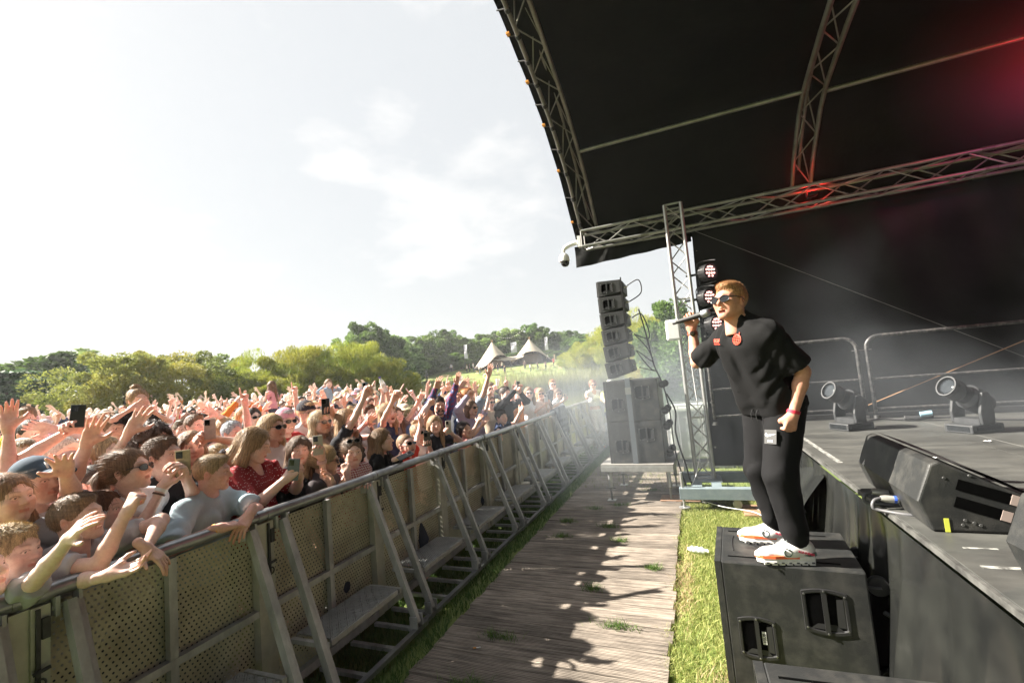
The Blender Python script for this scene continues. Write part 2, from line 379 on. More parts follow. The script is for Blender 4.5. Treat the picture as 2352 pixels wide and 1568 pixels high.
barriers[-1].location = (BX, -.045 + 13 * BWID, 0); barriers[-1].rotation_euler = (0, 0, rad(-28))

# ================================================================== STAGE
SX, SZ = .86, 1.0
M_stage = mat('stage_ply', (.05, .052, .05), (.115, .115, .105), scale=2.2, rough=.5, detail=9, stretch=(1, 3, 1), bump=.1, bscale=30, contrast=(.3, .75), world=True)
M_edged = mat('stage_edge_worn', (.05, .05, .048), (.16, .16, .15), scale=12, rough=.5, metal=.3, detail=8)
M_edge = mat('stage_edge_aluminium', (.32, .32, .31), (.42, .42, .40), scale=12, rough=.4, metal=.6)
M_skirt = mat('stage_skirt_vinyl', (.0075, .008, .008), (.019, .020, .018), scale=3, rough=.24, detail=6, spec=.6)
M_black = mat('black_matt', (.012, .012, .013), rough=.7)
stage = tag(empty('stage', (0, 0, 0)), 'black festival stage deck with aluminium edge and vinyl skirt', 'stage')
k = 0
for xi in range(5):
    for yi in range(6):
        x0 = SX + .012 + xi * 1.22; y1 = 6.86 - yi * 2.0
        mb = MB().box((x0 + .002, y1 - 1.996, SZ - .022), (x0 + 1.216, y1, SZ - .0005 * ((xi + yi) % 2))); build(mb, 'deck_panel', M_stage, stage); k += 1
build(MB().box((SX - .004, -5.2, SZ - .03), (SX + .011, 6.87, SZ - .004)), 'edge_strip', M_edged, stage)
build(MB().box((SX + .05, -5.2, 0), (7, -5.1, .97)).box((SX + .2, -5.2, .9), (7, 6.87, .975)), 'frame', M_black, stage)
# skirt: folded vinyl sheet hanging from the edge, one corner lifted far away
nu, nv = 260, 14; P = np.zeros((nu, nv, 3)); ys = np.linspace(6.85, -3, nu)
for i, yy in enumerate(ys):
    fold = .03 * math.sin(yy * 11 + .8 * math.sin(yy * 3)) + .018 * math.sin(yy * 29 + 1) + .03 * math.sin(yy * 4.3)
    lift = max(0, 1 - abs(yy - 4.75) / .75)
    for j in range(nv):
        t = j / (nv - 1); top = .968 - (.10 * lift * 0)
        z = top * (1 - t) + .0 * t
        x = SX - .006 + (.03 + .11 * t) * -1 * (.35 + .65 * math.sin(t * 1.5)) + fold * (t ** .6)
        if yy > 4.0: z = z if t > 0 else top
        P[i, j] = (x, yy, max(z, .0))
mb = MB().grid(P); build(mb, 'skirt', M_skirt, stage, 180)
# rolled flap at the far end of the skirt
P = np.zeros((26, 12, 3))
for i in range(26):
    u = i / 25
    for j in range(12):
        t = j / 11; yy = 5.6 - 1.5 * u; z = (.50 + .42 * math.sin(min(1, u * 1.15) * math.pi / 2)) * (1 - t * .75)
        P[i, j] = (SX - .05 - .16 * math.sin(t * 2.2) - .05 * math.sin(u * 6 + t * 3), yy + .12 * t, max(.02, z))
build(MB().grid(P), 'skirt_flap', M_skirt, stage, 180)
M_tape = mat('white_tape', (.09, .09, .085), (.32, .32, .30), scale=30, rough=.7, contrast=(.4, .6))
for (x0, y0, x1, y1) in ((.95, 5.6, .985, 4.2), (.92, 2.26, 1.05, 2.285), (.95, 2.46, 1.06, 2.475)):
    build(MB().box((min(x0, x1), min(y0, y1), SZ + .0005), (max(x0, x1), max(y0, y1), SZ + .002)) if abs(x1 - x0) > .05 else MB().box((x0, y1, SZ + .0005), (x1, y0, SZ + .002)), 'tape_mark', M_tape, stage)
build(MB().box((2.08 + .2, -1, SZ + .0002), (2.086 + .2, 6.6, SZ + .0014)), 'seam_line', mat('seam_grey', (.15, .15, .14), rough=.8), stage)
build(MB().box((.9, 6.87, .86), (6.8, 6.99, 1.06)), 'far_ledge', M_black, stage)
# ------------------------------------------------------------------ trusses
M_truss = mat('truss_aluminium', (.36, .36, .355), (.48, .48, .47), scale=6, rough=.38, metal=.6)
M_trussd = mat('truss_aluminium_dark', (.16, .155, .14), (.24, .235, .215), scale=6, rough=.42, metal=.6)  # darkest of the truss aluminium tones
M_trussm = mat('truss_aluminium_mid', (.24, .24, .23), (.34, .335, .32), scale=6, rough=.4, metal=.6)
def box_truss(root, a, b, s, u, w, bays, m=M_truss, rc=.025, rd=.010, names=('chord', 'diagonal')):
    """four chords from a to b, section s in directions u and w"""
    a = Vector(a); b = Vector(b); u = Vector(u) * s / 2; w = Vector(w) * s / 2; cs = []
    for su, sw in ((1, 1), (1, -1), (-1, -1), (-1, 1)):
        o = u * su + w * sw; cs.append(o); build(MB().tube([a + o, b + o], rc, 12), names[0], m, root, 60)
    for side in range(4):
        o0, o1 = cs[side], cs[(side + 1) % 4]
        for k in range(bays):
            p = a.lerp(b, k / bays); q = a.lerp(b, (k + 1) / bays)
            s0, s1 = (o0, o1) if (k + side) % 2 else (o1, o0)
            build(MB().tube([p + s0, q + s1], rd, 6), names[1], m, root, 60)
    for t in (.0, 1.):
        p = a.lerp(b, t)
        for side in range(4): build(MB().tube([p + cs[side], p + cs[(side + 1) % 4]], rd * 1.5, 8), 'end_brace', m, root, 60)
t = empty('stage_side_truss', (0, 0, 0)); tag(t, 'long horizontal aluminium box truss across the far side of the stage', 'truss')
box_truss(t, (-1.42, 7.25, 4.0), (5.4, 7.25, 4.0), .25, (0, 1, 0), (0, 0, 1), 17, M_trussm)
for x in (-.45, 1.25, 1.95, 3.6):   # coupler joints between truss lengths
    for dy in (-.125, .125):
        for dz in (-.125, .125): build(MB().tube([(x - .06, 7.25 + dy, 4 + dz), (x + .06, 7.25 + dy, 4 + dz)], .030, 12), 'coupler', M_trussd, t, 60)
tw = empty('truss_tower', (0, 7.12, .2)); tag(tw, 'upright aluminium truss tower between the speaker stack and stage wall', 'truss')
box_truss(tw, (-.01, .0, .05), (-.01, .0, 4.02), .23, (1, 0, 0), (0, 1, 0), 15)
for z in (.9, 1.75, 2.6): build(MB().tube([(-.125, -.115, z), (.105, -.115, z)], .014, 8), 'rung', M_truss, tw, 60)
# ------------------------------------------------------------------ roof
FY = [7.75, 7.37, 6.7, 5.9, 4.6, 3, 1, -1, -4, -6.5, -7.6][::-1]; FZ = [3.75, 4.22, 4.93, 5.45, 5.92, 6.25, 6.45, 6.45, 5.9, 5.0, 4.0][::-1]
MY = [7.75, 7.4, 6.4, 5.3, 4, 1, -2, -6, -7.6][::-1]; MZ = [3.8, 4.30, 4.95, 5.12, 5.22, 5.4, 5.35, 4.9, 4.0][::-1]
def smooth_curve(Y, Z, y):
    # light averaging so the arch reads round
    return sum(np.interp(y + d, Y, Z) for d in (-.22, -.11, 0, .11, .22)) / 5
fz = lambda y: float(smooth_curve(FY, FZ, y)); mz = lambda y: float(smooth_curve(MY, MZ, y))
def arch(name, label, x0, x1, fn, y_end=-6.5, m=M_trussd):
    root = empty(name, (0, 0, 0)); tag(root, label, 'truss', 'arched roof trusses'); ys = np.arange(7.42, y_end, -.3)
    for x, nm in ((x0, 'chord'), (x1, 'chord')): build(MB().tube([(x, y_, fn(y_)) for y_ in ys], .027, 10), nm, m, root, 180)
    build(MB().tube([((x0 + x1) / 2, y_, fn(y_) + .24) for y_ in ys], .02, 8), 'upper_chord', m, root, 180)
    for k in range(len(ys) - 1):
        a, b = ys[k], ys[k + 1]
        p, q = (x0, x1) if k % 2 else (x1, x0)
        build(MB().tube([(p, a, fn(a)), (q, b, fn(b))], .009, 6), 'lattice_bar', m, root, 60)
        build(MB().tube([(p, a, fn(a)), ((x0 + x1) / 2, b, fn(b) + .24)], .008, 6), 'lattice_bar', m, root, 60)
    return root
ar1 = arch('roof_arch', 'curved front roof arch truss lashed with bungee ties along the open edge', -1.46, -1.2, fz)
M_strap = mat('black_strap', (.015, .015, .016), rough=.8)
M_orange = mat('orange_plastic', (.75, .30, .03), rough=.5)
for k, y_ in enumerate(np.arange(7.3, 3.2, -.31)):
    z_ = fz(y_)
    d_ = Vector((0, -.05, fz(y_ - .05) - z_))
    build(MB().tube([Vector((-1.46, y_, z_)) - d_ * .45, Vector((-1.46, y_, z_)) + d_ * .45], .038, 8), 'lashing', M_strap, ar1, 60)
    build(MB().bar((-1.46, y_, z_ + .02), (-1.6, y_ + .03, z_ + .07), .012, .012), 'bungee_tie', M_strap, ar1)
    if k % 2 == 0: build(MB().box((-1.6, y_ - .03, z_ + .06), (-1.56, y_ + .02, z_ + .085)), 'orange_tag', M_orange, ar1)
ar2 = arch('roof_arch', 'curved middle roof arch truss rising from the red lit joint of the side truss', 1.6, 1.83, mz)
M_tarp = mat('roof_tarp', (.002, .0025, .002), (.005, .0055, .0045), scale=3, rough=.5, bump=.35, bscale=2.5, bdist=.03, spec=.12)
ys = np.linspace(7.72, -7.6, 90); xs = [-1.60, -1.46, -.9, 0, .9, 1.72, 2.6, 3.6, 5.4]; P = np.zeros((len(ys), len(xs), 3))
for i, y_ in enumerate(ys):
    for j, x_ in enumerate(xs):
        t_ = (x_ + 1.46) / (1.72 + 1.46)
        z_ = fz(y_) * (1 - t_) + mz(y_) * t_ if t_ <= 1 else mz(y_) + (mz(y_) - fz(y_)) * .25 * (t_ - 1)
        z_ += .30 + .012 * math.sin(y_ * 9 + x_ * 2) - (.20 if j == 0 else (.08 if j == 1 else 0)) 
        P[i, j] = (x_, y_, z_ if i else 3.86)
build(MB().grid(P), 'roof_canopy', M_tarp, None, 180)
tag(bpy.data.objects['roof_canopy'], 'black tarpaulin roof stretched over the stage arches', 'roof')
for lab, a, b in (('slim steel purlin tube between the front and middle roof arches', (-1.2, 6.45, fz(6.45)), (1.6, 6.22, mz(6.22))), ('slim steel purlin tube behind the middle arch glowing purple at its end', (1.83, 6.3, mz(6.3)), (5.3, 6.1, mz(6.1) - .12))):
    tag(build(MB().tube([a, b], .026, 10), 'purlin_tube', M_trussd, None, 60), lab, 'tube', 'roof purlin tubes')
# black valance strip hanging under the truss at the front corner
P = np.zeros((30, 5, 3))
for i in range(30):
    for j in range(5):
        P[i, j] = (-1.62 + 1.82 * i / 29, 7.45 + .02 * math.sin(i * .9 + j), 3.98 - (.36 - .10 * (i / 29)) * j / 4)
tag(build(MB().grid(P), 'valance', M_tarp, None, 180), 'short black tarpaulin valance hanging below the truss corner', 'tarpaulin')
# side wall of the stage: black sheet with creases
P = np.zeros((70, 40, 3))
for i in range(70):
    x_ = .22 + 6.4 * i / 69
    for j in range(40):
        z_ = 3.95 - 3.63 * j / 39
        P[i, j] = (x_ - (.10 if j > 0 else 0) * (j / 39), 7.48 + .02 * math.sin(x_ * 3 + z_) + .012 * math.sin(x_ * 11 + z_ * 2.2) + .012 * math.sin(z_ * 5 - x_ * 4), z_)
M_wall = mat('side_wall_sheet', (.0035, .004, .0045), (.008, .0085, .009), scale=1.4, rough=.5, bump=.5, bscale=2.2, bdist=.04, spec=.2)
wall = tag(build(MB().grid(P), 'stage_side_wall', M_wall, None, 180), 'black sheet wall closing the far side of the stage', 'wall')
mb = MB()
for z_ in np.arange(.6, 3.8, .33): mb.lathe([(.012, -.004), (.016, 0), (.012, .004)], (.24 - .10 * (3.95 - z_) / 3.63 + .03, 7.445, z_), rot_to((0, 1, 0)), 10)
build(mb, 'eyelet', M_edge, wall)
P = np.zeros((20, 60, 3))
for i in range(20):
    for j in range(60):
        P[i, j] = (6.55 + .02 * math.sin(j * .8), 7.4 - 15 * j / 59, .9 + 4.6 * i / 19)
tag(build(MB().grid(P), 'stage_back_wall', M_wall, None, 180), 'black sheet wall at the back of the stage', 'wall')
tag(build(MB().tube([(.12, 7.05, 3.85), (3.6, 6.98, 1.55)], .004, 5), 'guy_wire', M_trussd), 'thin steel wire slanting down in front of the stage wall', 'wire')
tag(build(MB().tube([(1.95, 6.9, 1.15), (4.6, 6.85, 2.25)], .006, 6), 'wooden_cane', mat('cane', (.35, .2, .1), rough=.6)), 'thin tan pole leaning diagonally against the stage side railing', 'pole')
# ================================================================== SOUND EQUIPMENT
M_cab = mat('speaker_paint', (.016, .017, .018), (.032, .033, .034), scale=14, rough=.55, bump=.5, bscale=160, bdist=.002, detail=8, contrast=(.3, .8))
M_cabworn = mat('speaker_paint_worn', (.015, .016, .016), (.06, .058, .052), scale=9, rough=.55, bump=.45, bscale=150, bdist=.002, detail=12, contrast=(.45, .82))
M_recess_shade = mat('recess_shade_black', (.003, .003, .003), rough=.9, spec=.0)  # flat black faces painting the shade inside handles, slots and grooves
M_plast = mat('handle_plastic', (.018, .018, .019), rough=.42, bump=.2, bscale=200, bdist=.001)
M_screw = mat('screw_steel', (.25, .25, .25), rough=.35, metal=.9)
M_cable = mat('cable_rubber', (.014, .014, .015), rough=.55)
M_grey = mat('grey_plastic', (.09, .09, .095), rough=.45)
M_silver = mat('connector_silver', (.55, .54, .50), rough=.35, metal=.6)
M_sticker = mat('white_sticker', (.75, .75, .73), rough=.6)
M_grille = mat('speaker_grille', (.02, .02, .02), (.10, .10, .10), scale=220, rough=.5, metal=.4, bump=1., bscale=220, bdist=.003, detail=1, contrast=(.4, .6))
def handle_part(parent, c, w, h, fr, bar=True, sticker=None):
    """recessed barrel shaped handle on a panel; fr columns: right, up, out"""
    fr = np.array(fr); c = np.array(c); bul = .16
    def ol(k, dz):
        pts = []
        n = 8
        for t in np.linspace(-1, 1, n): pts.append((k * w / 2 * t, k * h / 2 * (1 + bul * (1 - t * t)), dz))
        for t in np.linspace(1, -1, n): pts.append((k * w / 2 * t, -k * h / 2 * (1 + bul * (1 - t * t)), dz))
        return [c + fr @ np.array(p) for p in pts]
    mb = MB(); A = ol(1.0, -.001); B = ol(.98, .006); Cc = ol(.86, .006); D = ol(.80, -.0005); n = len(A)
    for P, Q in ((A, B), (B, Cc), (Cc, D)):
        mb.add(P + Q, [(i, (i + 1) % n, n + (i + 1) % n, n + i) for i in range(n)])
    hd = build(mb, 'handle_rim', M_plast, parent, 50)
    build(MB().add(ol(.81, .0006), [tuple(range(n))]), 'handle_recess_shade', M_recess_shade, hd)
    # scoop catching the light
    mb = MB(); mb.add([c + fr @ np.array(p) for p in ((.22 * w, -.34 * h, .001), (.40 * w, -.36 * h, .004), (.40 * w, .36 * h, .004), (.26 * w, .34 * h, .001))], [(0, 1, 2, 3)])
    mb.add([c + fr @ np.array(p) for p in ((-.36 * w, -.42 * h, .004), (.36 * w, -.45 * h, .004), (.2 * w, -.30 * h, .001), (-.2 * w, -.30 * h, .001))], [(0, 1, 2, 3)]); build(mb, 'handle_scoop', M_plast, hd)
    if bar:
        mb = MB().obox(c + fr @ np.array([0, 0, .004]), (.055 * w, .56 * h, .006), fr); build(mb, 'handle_bar', M_plast, hd)
        mb = MB()
        for sx, sy in ((-.44, .42), (.44, .42), (-.44, -.42), (.44, -.42), (0, .53), (0, -.53)): mb.lathe([(.006, .006), (.005, .0085), (0, .0088)], c + fr @ np.array([sx * w, sy * h, .0]) + fr[:, 2] * (.0042 if sx == 0 else 0), fr, 8)
        build(mb, 'screw', M_screw, hd)
    if sticker:
        mb = MB().obox(c + fr @ np.array([.17 * w, .03 * h, .0025]), (.055 * w, .17 * h, .001), fr); st = build(mb, 'sticker', M_sticker, hd)
        tm = text_mesh(sticker, .022, .0004, .0003); tm.materials.append(M_black); t = link('lettering', tm, None, st)
        m4 = Matrix((fr @ np.array([[0, 1, 0], [-1, 0, 0], [0, 0, 1.]]).T).tolist()).to_4x4(); m4.translation = Vector(c + fr @ np.array([.17 * w, .03 * h, .0042])); t.matrix_local = m4
    return hd
def subwoofer(name, loc, rz, label, dx=.70, dy=.62, dz=.68, worn=True, handles=True, castors=True, grille=True, group='subwoofers', sticker=None, strip=True):
    """front grille looks along -X, the near side along -Y"""
    root = empty(name, loc, rz, label, 'speaker', group); mm = M_cabworn if worn else M_cab
    gx = .035 if grille else 0
    b = bevel(build(MB().box((gx, 0, 0), (dx, dy, dz)), 'cabinet', mm, root), .008, 2)
    if grille:
        g = bevel(build(MB().box((0.004, .02, .025), (gx - .002, dy - .02, dz - .03)), 'grille', M_grille, root), .006, 2)
        build(MB().box((0, .0, 0), (gx - .001, .018, dz - .012)).box((0, dy - .018, 0), (gx - .001, dy, dz - .012)).box((0, 0, dz - .011), (gx - .001, dy, dz)), 'grille_frame', mm, root)
    fr = np.array([[1, 0, 0], [0, 0, 1], [0, -1, 0]]).T      # near side: right=+X, up=+Z, out=-Y
    fr = np.stack([(1, 0, 0), (0, 0, 1), (0, -1, 0)], 1)
    if handles:
        handle_part(root, (.25 * dx, -.0005, .41 * dz), .20 * dx * 1.3, .29 * dz, fr, sticker=sticker); handle_part(root, (.72 * dx, -.0005, .68 * dz), .24 * dx * 1.2, .30 * dz, fr)
    if strip:   # routed foot grooves on the top
        for y_ in (.09, dy - .09): build(MB().box((.1 * dx, y_ - .006, dz + .0006), (.87 * dx, y_ + .006, dz + .0022)), 'groove', M_recess_shade, root)
        mb = MB(); pts = [(.16 * dx + .02 * math.cos(a), dy / 2 + .16 * math.sin(a), dz + .0015) for a in np.linspace(2.2, 4.1, 9)]; mb.tube(pts, .003, 5); mb.lathe([(.05, 0), (.05, .0015), (.044, .002), (.044, .0004)], (.33 * dx, dy / 2, dz), None, 20); mb.lathe([(.012, 0), (.012, .004), (0, .004)], (.33 * dx, dy / 2, dz), None, 12); build(mb, 'pole_socket', M_plast, root)
    if castors:
        for y_ in (.1, dy - .1):
            for z_ in (.12, dz - .1):
                c = build(MB().lathe([(.0, -.018), (.048, -.018), (.052, -.01), (.052, .01), (.048, .018), (0, .018)], (dx + .062, y_, z_), rot_to((0, 1, 0)), 18), 'castor_wheel', M_cable, root, 40)
                build(MB().box((dx, y_ - .032, z_ - .045), (dx + .008, y_ + .032, z_ + .045)).bar((dx + .004, y_ - .024, z_), (dx + .07, y_ - .024, z_), .035, .004).bar((dx + .004, y_ + .024, z_), (dx + .07, y_ + .024, z_), .035, .004), 'castor_bracket', M_grey, c)
    return root
subwoofer('subwoofer', (-.01, 2.99, -.0), rad(-4), 'scuffed black subwoofer box the singer stands on', dx=.73, dz=.69, sticker='VSUB')
subwoofer('subwoofer', (.10, 1.42, .0), rad(1), 'black subwoofer box cut off at the bottom edge of the frame', dx=.74, dy=.64)
# ---- loudspeaker riser
M_riser = mat('riser_ply', (.16, .15, .14), (.25, .24, .22), scale=5, rough=.7)
ri = empty('speaker_riser', (-1.36, 6.72, 0), rad(-3), 'small raised platform on screw jack legs under the speaker stack', 'platform')
build(MB().box((-.03, -.05, .50), (.97, 1.02, .522)), 'platform_top', M_riser, ri); bevel(build(MB().box((-.03, -.055, .42), (.97, -.02, .498)).box((-.03, .99, .42), (.97, 1.02, .498)).box((-.03, -.019, .42), (.0, .989, .498)).box((.94, -.019, .42), (.97, .989, .498)), 'platform_frame', M_edge, ri), .004)
for (x_, y_) in ((.07, .03), (.88, .08), (.07, .92), (.88, .92)):
    l_ = build(MB().tube([(x_, y_, .19), (x_, y_, .42)], .028, 14), 'leg', M_truss, ri, 60)
    build(MB().tube([(x_, y_, .012), (x_, y_, .19)], .014, 10), 'screw_jack', M_screw, l_, 60); build(MB().box((x_ - .06, y_ - .06, .002), (x_ + .06, y_ + .06, .011)), 'base_plate', M_edge, l_)
    build(MB().lathe([(.02, .16), (.03, .165), (.03, .185), (.02, .19)], (x_, y_, 0), None, 10).bar((x_ - .07, y_, .175), (x_ + .07, y_, .175), .012, .014), 'wing_nut', M_trussd, l_)
for i, z_ in enumerate((.524, 1.115)):
    subwoofer('subwoofer', (-1.25, 6.74, z_), rad(-2), ('lower black subwoofer of the strapped stack on the riser', 'upper black subwoofer of the strapped stack on the riser')[i], dx=.76, dy=.62, dz=.588, worn=True, strip=False)
st = empty('ratchet_strap', (0, 0, 0), 0, 'grey ratchet strap around the two stacked subwoofers', 'strap')
M_strapg = mat('grey_strap', (.10, .115, .13), rough=.7)
build(MB().box((-.93, 6.705, .40), (-.86, 6.712, 1.72)), 'front_band', M_strapg, st); build(MB().box((-.93, 6.705, 1.721), (-.86, 7.4, 1.727)), 'top_band', M_strapg, st); build(MB().box((-.935, 6.695, 1.5), (-.855, 6.703, 1.6)), 'buckle', M_screw, st)
# ---- line array of six cabinets leaning back
arr_lab = ['topmost', 'second', 'third', 'fourth', 'fifth', 'lowest']
zc = 3.24; px_ = -1.22
for i in range(6):
    h_ = .246; z1 = 3.235 - i * .252; x0 = -1.235 + .008 * i; tilt = rad(-2.0 - 3.2 * i)
    root = empty('line_array_cabinet', (x0, 6.95, z1 - h_), 0, 'small black line array cabinet, %s of the six on the stack' % arr_lab[i], 'speaker', 'line array cabinets'); root.rotation_euler = (0, rad(1 - 1.9 * i), 0)
    mb = MB().prism([(0.012, 0), (.36, .045), (.36, h_ - .01), (.012, h_)], 0, .62, 1); cb = bevel(build(mb, 'cabinet', M_cab, root), .006)
    build(MB().box((-.006, .012, .006), (.0105, .608, h_ - .006)), 'grille', M_grille, root)
    fr = np.stack([(1, 0, .0), (0, 0, 1), (0, -1, 0)], 1); handle_part(root, (.15, -.0005, h_ * .52), .19, .135, fr)
    build(MB().box((.361, .05, .05), (.385, .57, h_ - .03)).box((.362, -.004, .03), (.378, .03, h_ + .02)), 'rigging_frame', M_black, root)
    build(MB().tube([(.385, .2, .14), (.44, .2, .15)], .012, 8), 'connector', M_silver, root, 60)
def cable(name, pts, r, label, m=None, n=7, group=None):
    o = build(MB().tube(catmull(pts, n), r, 6), name, m or M_cable, None, 180); tag(o, label, 'cable', group); return o
A_ = lambda i: (-1.235 + .008 * i + .44, 7.15, 3.235 - i * .254 - .09)
cable('speaker_cable', [A_(0), (-.62, 7.12, 3.2), (-.60, 7.12, 3.0), A_(1)], .009, 'short black loop cable between the two top line array cabinets', group='line array cables')
cable('speaker_cable', [A_(2), (-.62, 7.1, 2.66), (-.55, 7.1, 2.3), A_(3)], .009, 'black loop cable between the third and fourth line array cabinets', group='line array cables')
cable('speaker_cable', [(-.66, 7.1, 2.75), (-.60, 7.1, 2.4), (-.56, 7.1, 2.1), (-.52, 7.1, 1.85), (-.44, 7.1, 1.6), (-.38, 7.05, 1.2), (-.36, 7.0, .6), (-.2, 6.8, .05), (.1, 6.6, .02)], .011, 'long black cable hanging behind the speaker stack to the ground', group='line array cables')
cable('speaker_cable', [A_(3), (-.60, 7.1, 2.15), (-.55, 7.1, 1.95), A_(4), (-.60, 7.1, 1.86), (-.52, 7.1, 1.8), A_(5)], .008, 'thin black cable looping past the lowest line array cabinets', group='line array cables')
cable('speaker_cable', [(-.40, 7.1, 1.45), (-.30, 7.0, 1.2), (-.33, 7.0, .9), (-.25, 6.9, .5), (-.12, 6.7, .08), (.2, 6.5, .02)], .012, 'black cable dropping behind the subwoofers', group='line array cables')
cable('white_cable', [(-.02, 7.0, 2.2), (0.0, 6.99, 1.4), (.02, 6.95, .9), (-.1, 6.8, .4), (-.2, 6.6, .15), (.1, 6.4, .05), (.5, 6.2, .03), (.62, 5.8, .02)], .006, 'thin white cable hanging down the truss tower onto the grass', M_sticker)
# ---- truss tower foot
M_blue = mat('pale_blue_steel', (.17, .22, .245), (.23, .28, .30), scale=8, rough=.5)
tb = empty('tower_base', (0, 7.0, 0), 0, 'pale blue steel outrigger base under the truss tower', 'base')
bevel(build(MB().box((-.34, -.62, .12), (.62, -.50, .26)), 'beam', M_blue, tb), .004); bevel(build(MB().box((-.34, .30, .12), (.62, .42, .26)), 'beam', M_blue, tb), .004)
build(MB().box((-.18, -.499, .14), (-.06, .299, .24)).box((.06, -.499, .14), (.18, .299, .24)).box((-.2, -.2, .2415), (.2, .2, .248)), 'cross_beam', M_blue, tb)
for x_ in (-.30, .60):
    build(MB().tube([(x_, -.56, .02), (x_, -.56, .46)], .018, 10).lathe([(.07, .006), (.07, .014), (.02, .02)], (x_, -.56, 0), None, 14), 'screw_jack', M_truss, tb, 40)
for x_ in (.33,): build(MB().lathe([(0, -.02), (.055, -.02), (.055, .02), (0, .02)], (x_, -.55, .058), rot_to((0, 1, 0)), 16).box((x_ - .03, -.585, .06), (x_ + .03, -.525, .119)), 'castor', M_edge, tb, 40)
tag(bevel(build(MB().box((.38, 6.18, -.02), (.86, 6.62, .006)), 'wooden_board', mat('spreader_ply', (.26, .15, .09), (.36, .22, .14), scale=9, rough=.8)), .003), 'brown plywood spreader board under the tower jack', 'board')
tag(bevel(build(MB().box((-.62, 6.7, .006), (-.1, 7.0, .02)), 'wooden_board', MATS['spreader_ply']), .003), 'brown plywood spreader board beside the riser leg', 'board')
# ---- IBC tanks behind the tower
M_ibc = mat('ibc_plastic', (.40, .44, .38), (.47, .50, .44), scale=3, rough=.45, tl=.25)
def ibc(loc, label):
    r_ = empty('water_tank', loc, 0, label, 'tank', 'white caged water tanks'); bevel(build(MB().box((.03, .03, .14), (1.0, 1.0, 1.1)), 'tank', M_ibc, r_), .06, 3)
    for z_ in np.linspace(.2, 1.12, 5): build(MB().tube([(0, 0, z_), (1.03, 0, z_), (1.03, 1.03, z_), (0, 1.03, z_), (0, 0, z_)], .009, 6), 'cage_hoop', M_truss, r_, 60)
    for k in range(6):
        t_ = k / 5 * 1.03; build(MB().tube([(t_, -.012, .1), (t_, -.012, 1.13)], .008, 6), 'cage_bar', M_truss, r_, 60); build(MB().tube([(-.012, t_, .1), (-.012, t_, 1.13)], .008, 6), 'cage_bar', M_truss, r_, 60)
    build(MB().box((0, 0, .0), (1.03, 1.03, .1)), 'pallet', M_grey, r_); return r_
ibc((-.55, 9.0, -.02), 'white plastic water tank in a steel cage left of the tower foot'); ibc((.55, 9.05, -.02), 'white caged water tank partly behind the black stage wall')
# ---- lamps beside the tower
M_led = mat('led_pink', (1.0, .52, .46), emit=.5, rough=.3); M_par = mat('par_black', (.015, .015, .016), rough=.4)
def par(loc, label):
    r_ = empty('led_par_light', loc, 0, label, 'light', 'LED par lights on the tower'); ax = Vector((.62, -.78, -.03)).normalized(); Rm = rot_to(ax)
    build(MB().lathe([(.0, -.15), (.07, -.14), (.10, -.09), (.115, -.02), (.118, .05), (.105, .05), (.10, .035), (0, .035)], (0, 0, 0), Rm, 22), 'housing', M_par, r_, 40)
    mb = MB()
    for k in range(18):
        a = 2 * math.pi * k / 18; p = Rm @ np.array([.112 * math.cos(a), .112 * math.sin(a), -.05]); mb.obox(p, (.004, .014, .055), Rm @ Rz(a))
    build(mb, 'cooling_fins', M_par, r_)
    for (x_, y_) in [(-.033, .066), (0.0, .072), (.033, .066), (-.062, .03), (-.021, .026), (.021, .026), (.062, .03), (-.062, -.02), (-.021, -.022), (.021, -.022), (.062, -.02), (-.03, -.062), (.03, -.062)]:
        build(MB().lathe([(.015, .036), (.0145, .046), (.008, .050), (0, .051)], Rm @ np.array([x_, y_, 0]), Rm, 10), 'led_lens', M_led, r_, 180)
    build(MB().tube(catmull([(-.13, .05, -.16), (-.14, .06, .0), (-.13, .05, .15), (0, 0, .165), (.10, -.05, .15)], 5), .008, 6).tube(catmull([(-.13, .05, -.16), (-.02, 0, -.165), (.08, -.05, -.15)], 5), .008, 6), 'yoke', M_par, r_, 60)
    build(MB().bar((-.14, .06, 0), (-.30, .10, 0), .03, .03), 'clamp', M_par, r_)
par((.36, 7.0, 3.13), 'topmost LED par light with pink lenses above the singer'); par((.31, 7.0, 2.77), 'middle LED par light half hidden by the sunglasses'); par((.36, 7.0, 2.38), 'lowest LED par light behind the microphone hand')
# white wireless box
wb = empty('wireless_box', (-.20, 6.93, 2.36), 0, 'white rounded wireless box strapped to the truss tower', 'box'); b_ = bevel(build(MB().box((-.10, -.03, -.15), (.10, .03, .15)), 'case', mat('white_abs', (.78, .78, .77), rough=.4), wb), .035, 4); build(MB().box((-.03, .031, -.03), (.03, .06, .03)), 'bracket', M_edge, wb)
# dome camera
M_white = MATS['white_abs']
pc = empty('dome_camera', (-1.52, 7.2, 3.98), 0, 'white dome security camera on a curved arm at the truss corner', 'camera')
build(MB().box((.02, -.05, -.09), (.07, .05, .09)), 'mounting_plate', M_white, pc); build(MB().tube(catmull([(.02, 0, 0), (-.12, 0, -.02), (-.22, 0, -.07), (-.24, 0, -.16)], 6), [.038] * 12 + [.03] * 7, 12), 'arm', M_white, pc, 180)
dm = build(MB().lathe([(.03, .0), (.06, -.02), (.082, -.06), (.086, -.11), (.088, -.135), (.07, -.14)], (-.235, 0, -.14), None, 20), 'housing', M_white, pc, 50); build(MB().lathe([(.066, 0), (.070, -.02), (.062, -.05), (.040, -.075), (.0, -.085)], (-.225, 0, -.282), None, 20), 'dome', mat('smoked_dome', (.012, .012, .013), rough=.12), dm, 180)
